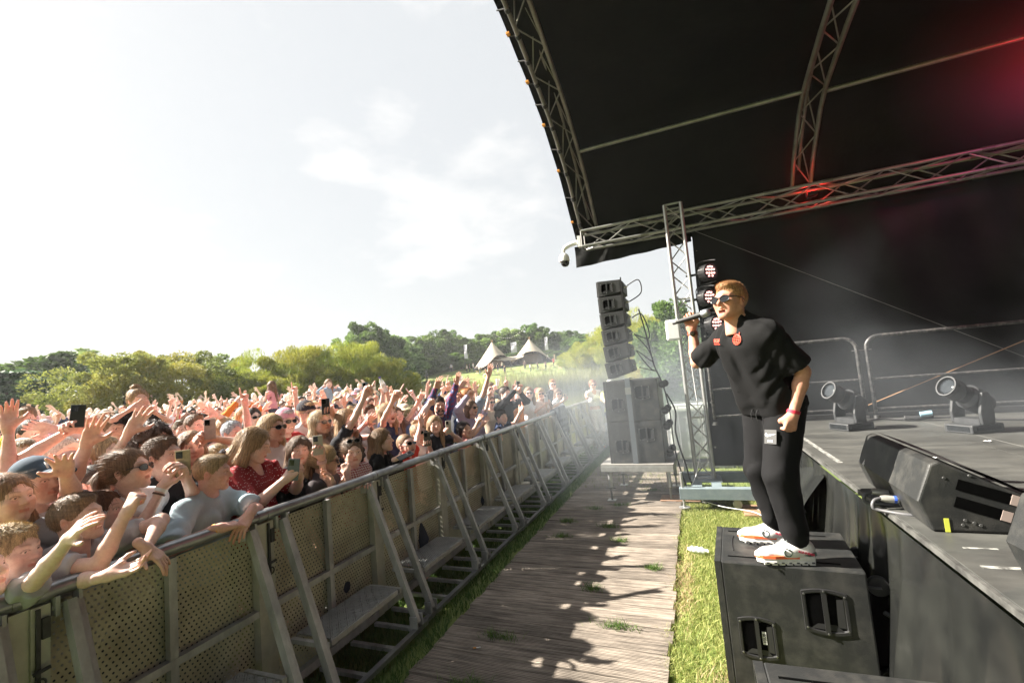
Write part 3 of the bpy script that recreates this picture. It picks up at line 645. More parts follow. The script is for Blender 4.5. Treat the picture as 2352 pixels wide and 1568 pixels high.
# red lamp lighting the truss joint
M_redled = mat('red_led', (1., .03, .02), emit=1.5, rough=.4)
rl = empty('red_wash_light', (1.78, 7.22, 4.02), 0, 'small red LED lamp tucked inside the truss joint', 'light'); build(MB().box((-.06, -.05, -.03), (.06, .05, .03)), 'case', M_black, rl); build(MB().box((-.05, -.04, .0305), (.05, .04, .036)), 'lens', M_redled, rl)
for (p_, e_) in (((1.72, 7.2, 4.05), .5), ((1.92, 7.22, 3.98), .6)):
    lt = bpy.data.lights.new('red_lamp', 'POINT'); lt.energy = e_; lt.color = (1, .03, .02); lt.shadow_soft_size = .05; lo = bpy.data.objects.new('red_lamp', lt); COL.objects.link(lo); lo.location = Vector(p_) - rl.location; lo.parent = rl
rw = empty('stage_wash_light', (3.75, 5.75, 4.62), 0, 'red stage wash light hanging under the roof at the right', 'light'); build(MB().lathe([(.0, .14), (.08, .12), (.11, .0), (.12, -.06)], n=18), 'housing', M_par, rw, 40); build(MB().lathe([(0, -.05), (.11, -.055)], n=18), 'lens', M_redled, rw); build(MB().tube([(-.13, 0, 0), (-.13, 0, .2), (.13, 0, .2), (.13, 0, 0)], .01, 6), 'yoke', M_par, rw)
lt = bpy.data.lights.new('red_wash', 'POINT'); lt.energy = 7; lt.color = (1, .02, .04); lt.shadow_soft_size = .12; lo = bpy.data.objects.new('red_wash', lt); COL.objects.link(lo); lo.parent = rw; lo.location = (0, 0, -.2)
lt = bpy.data.lights.new('violet_wash', 'SPOT'); lt.energy = 2; lt.color = (.5, .12, 1); lt.spot_size = rad(80); lo = bpy.data.objects.new('violet_wash', lt); COL.objects.link(lo); lo.parent = rw; lo.location = (.3, 0, -.3); lo.rotation_euler = Vector((-1.2, 1.4, -.4)).to_track_quat('-Z', 'Y').to_euler()
# ================================================================== THINGS ON THE STAGE
def wedge(loc, rz, label, ln=.92, front=None):
    """back panel looks along -X, the near end along -Y"""
    r_ = empty('monitor_wedge', loc, rz, label, 'speaker', 'stage monitor wedges')
    prof = [(.04, 0), (.36, 0), (.44, .02), (.43, .13), (.10, .315), (.065, .30), (.0, .135)]
    b_ = bevel(build(MB().prism(prof, 0, ln, 1), 'cabinet', M_cabworn, r_), .012, 3)
    mb = MB(); a = np.array((.445, .128)); b = np.array((.115, .318))
    d = (b - a); nrm = np.array((-d[1], d[0])); nrm = nrm / np.linalg.norm(nrm); nrm = nrm if nrm[1] > 0 else -nrm
    n_ = 26; P = np.zeros((n_, 7, 3))
    for i in range(n_):
        for j in range(7):
            t_ = j / 6; q = a + d * t_ + nrm * (.003 + .014 * math.sin(math.pi * t_)); P[i, j] = (q[0], .01 + (ln - .02) * i / (n_ - 1), q[1])
    build(MB().grid(P), 'grille', M_grille, r_, 180)
    # slots in the near end
    for (cx, cz, w_) in ((.255, .175, .22), (.225, .105, .19)):
        an = math.atan2(-.62, 1.0) * .62; fr = np.stack([(math.cos(an), 0, math.sin(an)), (-math.sin(an), 0, math.cos(an)), (0, -1, 0)], 1)
        h_ = build(MB().obox((cx, -.0005, cz), (w_ / 2, .024, .0015), fr), 'handle_slot', M_recess_shade, r_); build(MB().obox(np.array((cx, -.0015, cz)) + fr @ np.array([w_ * .42, 0, .002]), (w_ * .09, .022, .0012), fr), 'slot_sunlit_end', M_slot_lit, h_)  # black plate paints the slot's shade, pale piece its sunlit end
    mb = MB()
    for (x_, z_) in ((.16, .055), (.19, .045), (.15, .035), (.21, .035), (.11, .24), (.33, .16), (.2, .25)): mb.lathe([(.007, 0), (.006, .002), (0, .0022)], (x_, -.0005, z_), rot_to((0, -1, 0)), 8)
    build(mb, 'screw', M_screw, r_)
    return r_
M_slot_lit = mat('slot_sunlit_tone', (.34, .27, .24), rough=.7)  # pinkish tone painting the sunlit right end inside each slot
w1 = wedge((.885, 2.66, SZ + .001), rad(-2), 'worn black floor monitor wedge with two cable plugs at the stage edge')
build(MB().box((.085, -.0025, .002), (.103, -.0012, .062)), 'yellow_tape', mat('yellow_tape', (.62, .66, .08), rough=.6), w1)
w2 = wedge((1.0, 1.25, SZ + .001), rad(3), 'grey lit floor monitor wedge cut off by the right frame edge')
for k, y_ in enumerate((3.13, 3.0)):
    pl = empty('cable_plug', (.90, y_, SZ + .05), 0, ('silver cable plug in the wedge, the farther of two', 'silver cable plug in the wedge with blue ring, the nearer of two')[k], 'plug', 'plugs in the monitor wedge'); build(MB().lathe([(.017, 0), (.019, .02), (.019, .055), (.014, .075)], (.02, 0, 0), rot_to((-1, .0, .1)), 12), 'shell', M_silver, pl, 40)
    if k: build(MB().lathe([(.0195, .008), (.0195, .02)], (.02, 0, 0), rot_to((-1, 0, .1)), 12), 'blue_ring', mat('blue_ring', (.05, .12, .6), rough=.4), pl)
    build(MB().tube(catmull([(-.05, 0, .008), (-.085, -.01, .0), (-.10, -.02, -.03), (-.075, -.03, -.046), (.06, -.06 - .05 * k, -.046), (.15, .05, -.046)], 5), .009, 8), 'cord', M_grey, pl, 180)
M_mh = mat('moving_head_plastic', (.028, .03, .032), (.045, .047, .05), scale=20, rough=.45); M_glass = mat('lamp_lens', (.03, .035, .04), rough=.06, spec=.5)
def moving_head(loc, rz, label):
    r_ = empty('moving_head_light', loc, rz, label, 'light', 'moving head lights on the stage floor')
    bevel(build(MB().box((-.19, -.15, .0), (.19, .15, .085)), 'base', M_mh, r_), .012); build(MB().box((-.192, -.12, .02), (-.1905, .12, .07)), 'display_panel', mat('panel_black', (.01, .012, .014), rough=.15), r_)
    build(MB().box((-.14, -.156, .03), (.14, -.1505, .06)), 'side_handle', M_black, r_)
    for s_ in (-1, 1):
        mb = MB().prism([(-.075, .085), (.075, .085), (.085, .20), (.05, .40), (-.03, .40), (-.085, .2)], s_ * .15 - .018, s_ * .15 + .018, 1); bevel(build(mb, 'yoke_arm', M_mh, r_), .012)
    build(MB().box((-.075, -.132, .086), (.075, .132, .14)), 'yoke_bridge', M_mh, r_)
    ax = np.array([-math.cos(rad(28)), 0, math.sin(rad(28))]); Rm = rot_to(ax); c = np.array([.0, 0, .345])
    hd = build(MB().lathe([(.0, -.24), (.06, -.235), (.11, -.20), (.126, -.10), (.126, .02), (.092, .05), (.092, .12), (.096, .14), (.108, .15), (.108, .20), (.098, .215), (.098, .25), (.108, .262), (.108, .29), (.094, .29), (.092, .262)], c, Rm, 24), 'head', M_mh, r_, 40)
    build(MB().lathe([(.091, .262), (.06, .272), (0, .276)], c, Rm, 20), 'front_lens', M_glass, hd, 180)
    mb = MB()
    for k in range(5): mb.obox(c + Rm @ np.array([0, .108, -.02 - .03 * k]) * np.array([1, -1, 1]) , (.035, .006, .008), Rm)
    build(mb, 'vent', M_black, hd); return r_
for m_ in (moving_head((1.52, 5.98, SZ), rad(30), 'moving head stage light nearer the railing gap, lens aimed at the crowd'), moving_head((2.36, 5.55, SZ), rad(26), 'larger looking moving head stage light in front of the dark wall')): m_.scale = (.84, .84, .92)
m3 = moving_head((3.35, 6.2, SZ), rad(200), 'low moving head light lying at the right frame edge'); m3.scale = (.85, .85, .7)
# railings at the far side of the stage
M_pipe = mat('worn_pipe', (.05, .05, .052), (.20, .19, .18), scale=30, rough=.5, metal=.4, contrast=(.45, .75))
def stage_fence(x0, x1, y_, label):
    r_ = empty('stage_railing', (0, y_, SZ + .0), 0, label, 'railing', 'steel railings at the far side of the stage'); h_ = 1.0; rr_ = .14; zb = .07
    pts = [(x0, 0, zb)] + [(x0, 0, h_ - rr_)] + arc((x0 + rr_, 0, h_ - rr_), rr_, math.pi, math.pi / 2, 6)[1:] + arc((x1 - rr_, 0, h_ - rr_), rr_, math.pi / 2, 0, 6) + [(x1, 0, zb)]
    build(MB().tube(pts, .021, 10), 'outer_frame', M_pipe, r_, 180); build(MB().tube([(x0, 0, .48), (x1, 0, .48)], .014, 8), 'middle_rail', M_pipe, r_, 60); build(MB().tube([(x0, 0, .12), (x1, 0, .12)], .014, 8), 'bottom_rail', M_pipe, r_, 60)
    for x_ in (x0, x1): build(MB().lathe([(.03, -.02), (.03, .02)], (x_, 0, .02), None, 12).tube([(x_ - .05, 0, h_ - .16), (x_ + .05, 0, h_ - .16)], .008, 6), 'clamp', M_screw, r_, 40)
    return r_
stage_fence(.2, 1.90, 6.80, 'left steel pipe railing panel behind the singer'); stage_fence(2.0, 4.4, 6.80, 'right steel pipe railing panel behind the large moving head')
cable('stage_cable', [(1.75, 6.4, SZ + .012), (2.0, 6.6, SZ + .02), (2.2, 6.5, SZ + .012), (2.6, 6.4, SZ + .03), (2.9, 6.2, SZ + .012), (3.3, 6.0, SZ + .012)], .012, 'tangled black power cable along the far side of the stage', group='cables on the stage floor')
cable('stage_cable', [(2.9, 5.6, SZ + .012), (3.0, 5.8, SZ + .06), (3.15, 5.7, SZ + .08), (3.1, 5.5, SZ + .012), (2.7, 5.5, SZ + .02)], .009, 'looped cable beside the larger moving head', group='cables on the stage floor')
o = cable('power_connector', [(2.15, 6.45, SZ + .035), (2.28, 6.42, SZ + .035), (2.4, 6.45, SZ + .05)], .03, 'black inline power connectors with pale blue plug on the stage floor'); o['category'] = 'connector'
build(MB().tube([(2.28, 6.40, SZ + .075), (2.38, 6.38, SZ + .09)], .028, 10), 'blue_plug', mat('plug_blue', (.25, .42, .52), rough=.5), o, 60)
bt = empty('juice_bottle', (3.62, 6.25, SZ), 0, 'bottle with yellow label and blue cap standing at the right edge', 'bottle'); build(MB().lathe([(.04, 0), (.045, .02), (.045, .13), (.03, .18), (.016, .205), (.016, .21)], n=16), 'body', mat('bottle_plastic', (.55, .6, .5), rough=.2), bt, 60); build(MB().lathe([(.0458, .03), (.0458, .12)], n=16), 'label', mat('yellow_label', (.65, .6, .15), rough=.6), bt, 60); build(MB().lathe([(.02, .21), (.02, .235)], n=14), 'cap', mat('blue_cap', (.15, .35, .6), rough=.4), bt, 60)
for k, (x_, y_, lab) in enumerate(((2.15, 4.95, 'scrap of white paper on the stage near the moving head'), (1.55, 4.3, 'tiny paper scrap on the stage behind the wedge'))):
    P = np.zeros((5, 4, 3)); r_ = random.Random(k)
    for i in range(5):
        for j in range(4): P[i, j] = (x_ + .013 * i, y_ + .012 * j, SZ + .003 + r_.uniform(0, .012))
    o = build(MB().grid(P), 'paper_scrap', M_sticker, None, 180); tag(o, lab, 'litter', 'litter')
# speaker cable behind the singer's box
cable('speaker_cable', [(.80, 3.05, .45), (.86, 2.98, .40), (.84, 2.9, .25), (.82, 2.8, .1), (.80, 2.6, .015)], .012, 'grey speaker cable with red mark hanging behind the singer\'s box', M_grey)
# crushed plastic bottle on the grass, cigarette end
S_ = None
P = np.zeros((14, 10, 3)); r_ = random.Random(5)
for i in range(14):
    for j in range(10):
        a = 2 * math.pi * j / 9; rad_ = (.035 if 1 < i < 11 else .018) * (1 + .25 * math.sin(i * 2.1 + j)); P[i, j] = (-.05 + .015 * i, rad_ * math.cos(a), max(.008, .03 + rad_ * .8 * math.sin(a)))
o = build(MB().grid(P), 'crushed_bottle', mat('clear_bottle', (.8, .84, .84), rough=.12, alpha=.5), None, 180); o.location = (-.20, 4.95, .0); o.rotation_euler = (0, 0, -.2); tag(o, 'crushed clear plastic bottle on the sunlit grass', 'bottle')
ce = empty('cigarette_end', (-1.62, 2.98, .008), .4, 'orange and white cigarette end on the boards', 'litter'); build(MB().tube([(-.03, 0, 0), (-.008, 0, 0)], .004, 6), 'filter', MATS['orange_plastic'], ce); build(MB().tube([(-.008, 0, 0), (.022, 0, 0)], .004, 6), 'paper', M_sticker, ce)
# ================================================================== TREES, REEDS, GRASS
def ray_(u, v):
    d = RW @ np.array([u - 1176, v - 784, 1045.3]); return d / np.linalg.norm(d)
def place(u, r):
    d = ray_(u, 836 + .088 * (1590 - u)); d = d[:2] / np.linalg.norm(d[:2]); return d[0] * r, d[1] * r
def hit(u, v, zadd=0.):
    d = ray_(u, v); p0 = np.array([0, 0, CAM_H])
    for t in np.arange(8, 240, .25):
        p = p0 + d * t
        if p[2] <= float(ground_z(p[0], p[1])) + zadd: return p
    return p
def quick_mesh(name, V, Fq, C=None, k=4):
    V = np.asarray(V, np.float32); n = len(Fq); me = bpy.data.meshes.new(name); me.vertices.add(len(V)); me.vertices.foreach_set('co', V.ravel())
    Fq = np.asarray(Fq, np.int32); me.loops.add(n * k); me.loops.foreach_set('vertex_index', Fq.ravel()); me.polygons.add(n); me.polygons.foreach_set('loop_start', np.arange(n, dtype=np.int32) * k); me.polygons.foreach_set('loop_total', np.full(n, k, np.int32))
    me.update(calc_edges=True)
    if C is not None: a = me.color_attributes.new('Col', 'FLOAT_COLOR', 'POINT'); a.data.foreach_set('color', np.concatenate([C, np.ones((len(V), 1))], 1).astype(np.float32).ravel())
    return me
def leaf_crown(name, seed, n, R3, leaf, aspect, clumps, crad, upbias=.0, hole=.25, bottom=-.75, c0=(1, 1, 1), c1=(.7, .8, .6)):
    r_ = np.random.RandomState(seed); cs = []
    while len(cs) < clumps:
        p = r_.normal(size=3); p /= np.linalg.norm(p); p *= r_.uniform(.40, 1.0) ** .6 * (1.16 if r_.uniform() < .12 else 1.)
        if p[2] < bottom: continue
        cs.append(p * np.array(R3))
    cs = np.array(cs); cr = crad * r_.uniform(.42, 1.5, len(cs)); ch = r_.uniform(0, 1, len(cs)); idx = r_.randint(0, len(cs), n)
    d = r_.normal(size=(n, 3)); d /= np.linalg.norm(d, axis=1)[:, None]; rr_ = r_.uniform(.35, 1.05, n) ** .5
    P = cs[idx] + d * (cr[idx] * rr_)[:, None] * np.array([1, 1, .8])
    out = P / (np.linalg.norm(P, axis=1)[:, None] + 1e-6)
    ax = d * .5 + out * .5 + r_.normal(size=(n, 3)) * .55 + np.array([0, 0, upbias]); ax /= np.linalg.norm(ax, axis=1)[:, None]
    sd_ = np.cross(ax, r_.normal(size=(n, 3))); sd_ /= np.linalg.norm(sd_, axis=1)[:, None]
    L_ = leaf * r_.uniform(.6, 1.4, n)[:, None]; W_ = L_ * aspect
    V = np.stack([P - ax * L_ / 2, P + sd_ * W_ / 2, P + ax * L_ / 2, P - sd_ * W_ / 2], 1).reshape(-1, 3); Fq = np.arange(n * 4).reshape(-1, 4)
    t = np.clip(ch[idx] * .7 + r_.uniform(0, .3, n), 0, 1)[:, None]; C = np.repeat(np.array(c0) * (1 - t) + np.array(c1) * t, 4, axis=0)
    return quick_mesh(name, V, Fq, C)
def trunk_mesh(name, seed, H, R3, r0=.22, stems=1):
    r_ = random.Random(seed); mb = MB()
    for s_ in range(stems):
        bx, by = (r_.uniform(-.4, .4) * R3[0], r_.uniform(-.3, .3) * R3[1]) if stems > 1 else (0, 0)
        top = Vector((bx * 1.3 + r_.uniform(-.2, .2), by * 1.3, H * .85)); pts = catmull([(bx * .4, by * .4, -.3), (bx * .7 + r_.uniform(-.15, .15), by * .7, H * .3), (bx + r_.uniform(-.3, .3), by, H * .6), top], 4)
        mb.tube(pts, [r0 * (1 - .8 * i / (len(pts) - 1)) for i in range(len(pts))], 7)
        for k in range(7 if stems == 1 else 4):
            b = pts[3 + k % (len(pts) - 4)]; a = r_.uniform(0, 6.28); e = b + Vector((math.cos(a) * R3[0] * .7, math.sin(a) * R3[1] * .7, r_.uniform(.15, .5) * H * .5)); mb.tube(catmull([b, b.lerp(e, .5) + Vector((0, 0, .25)), e], 3), [r0 * .45, r0 * .4, r0 * .34, r0 * .28, r0 * .2, r0 * .12, r0 * .05], 5)
    return mb.mesh(name, 180)
M_bark = mat('bark', (.05, .038, .028), (.11, .09, .07), scale=9, rough=.95, stretch=(1, 1, .2), bump=.6, bscale=16)
def leafmat(n, c, tl=.38): return mat(n, (.75, .75, .75), (1.2, 1.2, 1.1), scale=1.5, rough=.6, vcol=True, objcol=True, spec=.3, tl=tl)
M_leaf = leafmat('foliage', None)
TREE = {}
def tree_kind(key, *a, H=6, stems=1, r0=.2, **k):
    R3 = a[2]; cm = leaf_crown('crown', a[0], a[1], *a[2:], **k); cm.materials.append(M_leaf); tm_ = trunk_mesh('trunk', a[0], H, R3, r0, stems); tm_.materials.append(M_bark); TREE[key] = (cm, tm_, H, R3)
# unit crowns about 6 m tall
tree_kind('willow', 1, 30000, (3.0, 3.0, 2.5), .24, .16, 75, .62, H=5.0, stems=4, r0=.12, upbias=.9, c0=(1.0, .95, .45), c1=(.62, .78, .35))
tree_kind('willow2', 2, 30000, (3.0, 3.0, 2.5), .24, .16, 75, .62, H=5.0, stems=4, r0=.12, upbias=.9, c0=(1.0, .98, .5), c1=(.55, .72, .35))
tree_kind('olive', 3, 24000, (2.9, 2.9, 2.3), .155, .42, 70, .58, H=4.6, stems=3, r0=.13, upbias=.2, c0=(.95, .95, .62), c1=(.62, .72, .45))
tree_kind('olive2', 4, 22000, (2.9, 2.9, 2.3), .155, .42, 60, .55, H=4.6, stems=3, r0=.13, upbias=.2, c0=(1.1, .98, .48), c1=(.7, .72, .4))
tree_kind('oak', 5, 17000, (3.0, 3.0, 3.2), .29, .6, 75, .72, H=6.2, stems=1, r0=.24, c0=(.62, .85, .42), c1=(.36, .56, .32))
tree_kind('oak2', 6, 16000, (2.6, 2.6, 3.3), .29, .6, 62, .68, H=6.4, stems=1, r0=.22, c0=(.75, .95, .5), c1=(.40, .60, .34))
tree_kind('birch', 7, 6500, (1.9, 1.9, 3.5), .34, .5, 58, .5, H=7, stems=1, r0=.13, c0=(.85, .98, .62), c1=(.5, .66, .45), upbias=-.3)
# flat layered dark conifer
def cedar():
    r_ = np.random.RandomState(8); n = 9000; lay = r_.randint(0, 9, n); z = -2.2 + lay * .55 + r_.normal(0, .09, n); rad_ = (3.4 - lay * .30) * np.sqrt(r_.uniform(0.02, 1, n)); an = r_.uniform(0, 6.28, n); an = np.round(an / (6.28 / 11)) * (6.28 / 11) + r_.normal(0, .16, n) + lay * .4
    P = np.stack([rad_ * np.cos(an), rad_ * np.sin(an), z - rad_ * .10], 1); ax = np.stack([np.cos(an), np.sin(an), r_.normal(0, .25, n)], 1) + r_.normal(0, .4, (n, 3)); ax /= np.linalg.norm(ax, axis=1)[:, None]; sd_ = np.cross(ax, r_.normal(size=(n, 3))); sd_ /= np.linalg.norm(sd_, axis=1)[:, None]; L_ = .34 * r_.uniform(.6, 1.4, n)[:, None]
    V = np.stack([P - ax * L_ / 2, P + sd_ * L_ * .18, P + ax * L_ / 2, P - sd_ * L_ * .18], 1).reshape(-1, 3); C = np.repeat(np.array([.42, .62, .5]) * r_.uniform(.7, 1.2, n)[:, None], 4, axis=0); return quick_mesh('crown', V, np.arange(n * 4).reshape(-1, 4), C)
cm = cedar(); cm.materials.append(M_leaf); tm_ = trunk_mesh('trunk', 9, 6, (2, 2, 3), .25); tm_.materials.append(M_bark); TREE['cedar'] = (cm, tm_, 6, (3, 3, 3))
TC = {'willow': (.36, .365, .12), 'olive': (.29, .30, .12), 'oak': (.17, .205, .085), 'birch': (.23, .27, .13), 'cedar': (.14, .18, .10)}
rt = random.Random(21)
def tree(key, u, vtop, r, width, label, name='broadleaf_tree', group='trees and bushes around the field', tint=1.):
    x, y = place(u, r); gz = float(ground_z(x, y)); d = ray_(u, vtop); ztop = CAM_H + d[2] / math.hypot(d[0], d[1]) * r; Hh = max(1.5, ztop - gz); cm, tm_, H0, R3 = TREE[key]
    full = {'cedar': 5.0}.get(key, R3[2] * 2.05 * (1 if key[0] != 'w' else 1) ); kz = Hh / (full * .96); kx = width / (R3[0] * 2.1)
    root = empty(name, (x, y, gz), rt.uniform(0, 6.28), label, 'tree' if 'bush' not in name else 'bush', group); c = link('crown', cm, None, root); c.location = (0, 0, Hh - (R3[2] * 1.02 * kz if key != 'cedar' else 2.4 * kz)); c.scale = (kx, kx, kz); b = TC[key.rstrip('2')]; tt_ = rt.uniform(.85, 1.15) * tint; c.color = (b[0] * tt_ * rt.uniform(.93, 1.07), b[1] * tt_, b[2] * tt_ * rt.uniform(.9, 1.15), 1)
    t = link('trunk', tm_, None, root); t.scale = (kx * .8, kx * .8, Hh * .8 / H0); return root
tree('olive', 245, 812, 31, 6.0, 'pale olive green tree at the left end of the bushes', 'olive_tree'); tree('olive2', 345, 806, 32, 6.0, 'yellowing bushy tree second from left behind the crowd', 'olive_tree'); tree('olive', 430, 808, 34, 6.4, 'bare stemmed olive bush with dark branches showing', 'olive_tree', tint=.85); tree('olive2', 300, 850, 29.5, 4.5, 'low olive bush in front of the yellowing tree', 'olive_tree')
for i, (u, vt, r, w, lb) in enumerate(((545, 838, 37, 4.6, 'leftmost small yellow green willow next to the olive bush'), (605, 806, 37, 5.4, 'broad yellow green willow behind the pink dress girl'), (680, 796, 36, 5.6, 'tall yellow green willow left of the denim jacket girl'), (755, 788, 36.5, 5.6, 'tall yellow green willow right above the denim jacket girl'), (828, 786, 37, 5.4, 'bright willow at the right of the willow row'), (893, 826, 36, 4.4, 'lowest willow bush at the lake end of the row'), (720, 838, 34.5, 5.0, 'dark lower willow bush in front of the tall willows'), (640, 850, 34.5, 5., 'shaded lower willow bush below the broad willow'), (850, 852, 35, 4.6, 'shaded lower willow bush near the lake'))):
    tree('willow' if i % 2 else 'willow2', u, vt, r, w, lb, 'willow_bush', tint=1. if i < 6 else .8)  # lower bushes tinted darker, their shade put into the leaf colour
tree('cedar', 15, 852, 40, 9, 'dark layered conifer at the far left edge', 'conifer_tree'); tree('cedar', 95, 868, 38, 6, 'dark layered conifer with drooping branches over the tent', 'conifer_tree'); tree('oak', 120, 826, 54, 12, 'dark round tree behind the conifers', tint=.8); tree('oak2', 60, 850, 60, 10, 'dark round tree behind the left conifer', tint=.85); tree('birch', 170, 806, 70, 10, 'pale airy tall tree above the dark round tree'); tree('birch', 150, 815, 72, 8, 'pale airy tree left of the tallest pale one'); tree('oak', 205, 850, 52, 8, 'dark tree between the conifers and olive tree', tint=.75); tree('birch', 515, 815, 62, 6, 'thin airy tree peeking between olive bush and willows')
wood = [(848, 750, 74, 9), (818, 770, 72, 6), (880, 762, 76, 9), (925, 770, 84, 9), (962, 772, 100, 10), (990, 782, 100, 9), (1018, 758, 112, 10), (1040, 762, 116, 9), (1062, 772, 112, 9), (1088, 778, 116, 10), (1110, 770, 124, 9), (1135, 766, 126, 9), (1160, 764, 126, 10), (1180, 752, 124, 9), (1200, 758, 124, 8), (1222, 748, 126, 10), (1245, 750, 126, 9), (1262, 756, 124, 8), (1288, 764, 126, 7), (1300, 760, 130, 6), (1322, 762, 122, 9), (1345, 768, 120, 9),
        (945, 812, 96, 9), (980, 820, 97, 8), (1010, 815, 104, 9), (1045, 812, 104, 8), (1075, 818, 108, 8), (1105, 815, 112, 8), (1150, 812, 114, 9), (1185, 810, 116, 8), (1262, 805, 114, 8), (1290, 806, 112, 8), (1310, 808, 110, 8), (905, 800, 80, 8), (930, 822, 84, 7)]
wl = ['tall', 'rounded', 'narrow', 'shaded', 'bushy', 'leaning', 'spreading']
for i, (u, vt, r, w) in enumerate(wood):
    kk = ['oak', 'oak2', 'oak', 'birch', 'oak2'][i % 5] if vt < 800 else 'oak'
    pos = 'behind the willows' if u < 935 else 'left of the tents' if u < 1100 else 'behind the tents' if u < 1270 else 'right of the tents'
    tree(kk, u, vt, r, w, '%s wood tree %s, %s from the left of %d' % (wl[i % 7], pos, ['1st', '2nd', '3rd', '4th', '5th', '6th', '7th', '8th', '9th', '10th', '11th', '12th', '13th'][sorted([q[0] + q[1] * .001 for q in wood if ('b' if q[0] < 935 else 'l' if q[0] < 1100 else 't' if q[0] < 1270 else 'r') == ('b' if u < 935 else 'l' if u < 1100 else 't' if u < 1270 else 'r')]).index(u + vt * .001)], sum(1 for q in wood if ('b' if q[0] < 935 else 'l' if q[0] < 1100 else 't' if q[0] < 1270 else 'r') == ('b' if u < 935 else 'l' if u < 1100 else 't' if u < 1270 else 'r'))), 'wood_tree', 'dark wood behind the tents', tint=[1.0, 1.35, .8, 1.5, 1.15, .9][i % 6])
for i, (u, vt, r, w, kk, lb) in enumerate(((1318, 806, 84, 6, 'willow', 'golden bush at the right end of the tent lawn'), (1352, 782, 80, 8, 'willow2', 'golden willow left of the line array'), (1390, 762, 78, 9, 'willow', 'golden willow directly behind the line array'), (1432, 735, 76, 10, 'willow2', 'tall golden willow right of the line array'), (1470, 712, 72, 9, 'willow', 'tallest golden willow behind the array cables'), (1505, 722, 70, 9, 'willow2', 'golden willow between array cables and tower'), (1545, 690, 60, 8, 'oak2', 'dark green tree behind the truss tower'), (1580, 740, 58, 9, 'oak', 'green bush seen through the truss tower'), (1420, 800, 76, 7, 'olive', 'grey green bush at the water left of the cables'), (1500, 800, 66, 8, 'olive2', 'green bush at the water right of the cables'), (1545, 800, 60, 7, 'oak', 'low dark bush at the water behind the tower'), (1620, 760, 60, 10, 'oak2', 'tree mostly hidden by the stage wall'))):
    tree(kk, u, vt, r, w, lb, 'willow_bush' if kk[0] == 'w' else 'lakeside_bush', 'bushes on the far lake bank', tint=1.05 if kk[0] == 'w' else 1.3)
# reeds and grass blades
def blades(name, pts, h, w, seed, c0, c1, m, label, spread=.35, group=None):
    r_ = np.random.RandomState(seed); pts = np.asarray(pts, float); n = len(pts); hh = h * r_.uniform(.5, 1.3, n); a = r_.uniform(0, 6.28, n); ww = w * r_.uniform(.6, 1.3, n); ln = r_.normal(0, spread, (n, 2)) * hh[:, None]
    sx = np.cos(a) * ww / 2; sy = np.sin(a) * ww / 2; B0 = pts + np.stack([sx, sy, 0 * sx], 1); B1 = pts - np.stack([sx, sy, 0 * sx], 1); Mid = pts + np.stack([ln[:, 0] * .35, ln[:, 1] * .35, hh * .6], 1); T_ = pts + np.stack([ln[:, 0], ln[:, 1], hh], 1)
    V = np.stack([B0, B1, Mid + np.stack([-sx, -sy, 0 * sx], 1) * .7, T_, Mid + np.stack([sx, sy, 0 * sx], 1) * .7], 1).reshape(-1, 3); o5 = np.arange(n)[:, None] * 5
    F4 = np.concatenate([o5 + np.array([[0, 1, 2, 4]]), o5 + np.array([[4, 2, 3, 3]])]); t = r_.uniform(0, 1, n)[:, None] ** 1.3; C = np.repeat(np.array(c0) * (1 - t) + np.array(c1) * t, 5, axis=0)
    Ft = np.concatenate([o5 + np.array([[0, 1, 2]]), o5 + np.array([[0, 2, 4]]), o5 + np.array([[4, 2, 3]])]); me = quick_mesh(name, V, Ft, C, 3)
    o = link(name, me, m); tag(o, label, None, group, 'stuff'); return o
M_blade = mat('grass_blade', (1, 1, 1), vcol=True, rough=.6, spec=.3, tl=.35)
r_ = np.random.RandomState(5); pts = []
while len(pts) < 9000:
    th = r_.uniform(-8, 23); rr_ = 72.5 + abs(r_.normal(0, 2.2)); x, y = pol(rr_, th); pts.append((x, y, max(-.45, float(ground_z(x, y)) - .05)))
blades('reeds', pts, 2.1, .07, 6, (.20, .22, .07), (.34, .33, .15), M_blade, 'tall green reeds along the far lake bank', .12)
pts = []
while len(pts) < 4500:
    th = r_.uniform(23, 37); rr_ = 72.0 + abs(r_.normal(0, 2.4)); x, y = pol(rr_, th); pts.append((x, y, max(-.45, float(ground_z(x, y)) - .05)))
blades('reeds', pts, 1.3, .08, 7, (.30, .31, .06), (.42, .40, .13), M_blade, 'bright yellow green reeds on the near shore left of the path', .14)
def scatter(n, x0, x1, y0, y1, seed, z=-.034, mask=None):
    r_ = np.random.RandomState(seed); P = np.stack([r_.uniform(x0, x1, n), r_.uniform(y0, y1, n), np.full(n, z)], 1)
    if mask is not None: P = P[mask(P)]
    return P
edge = lambda P: P[:, 0] > -.36 + .035 * np.sin(P[:, 1] * 7) + .03 * np.sin(P[:, 1] * 17 + 2)
dry = lambda P: (np.exp(-(((P[:, 0] - .0) / .16) ** 2 + ((P[:, 1] - 2.75) / .4) ** 2)) + np.exp(-(((P[:, 0] + .27) / .08) ** 2 + ((P[:, 1] - 4.3) / .7) ** 2)))
P = scatter(78000, -.42, .95, 1.6, 7.4, 1, mask=edge); r_ = np.random.RandomState(2); d_ = dry(P) > r_.uniform(.1, 1, len(P))
blades('grass', P[~d_], .042, .0045, 3, (.16, .23, .04), (.54, .52, .20), M_blade, 'sunlit short grass strip between the boards and the stage', .75); blades('grass', P[d_][::2], .05, .006, 4, (.40, .30, .16), (.52, .40, .24), M_blade, 'dry straw coloured patch in the grass strip', .8)
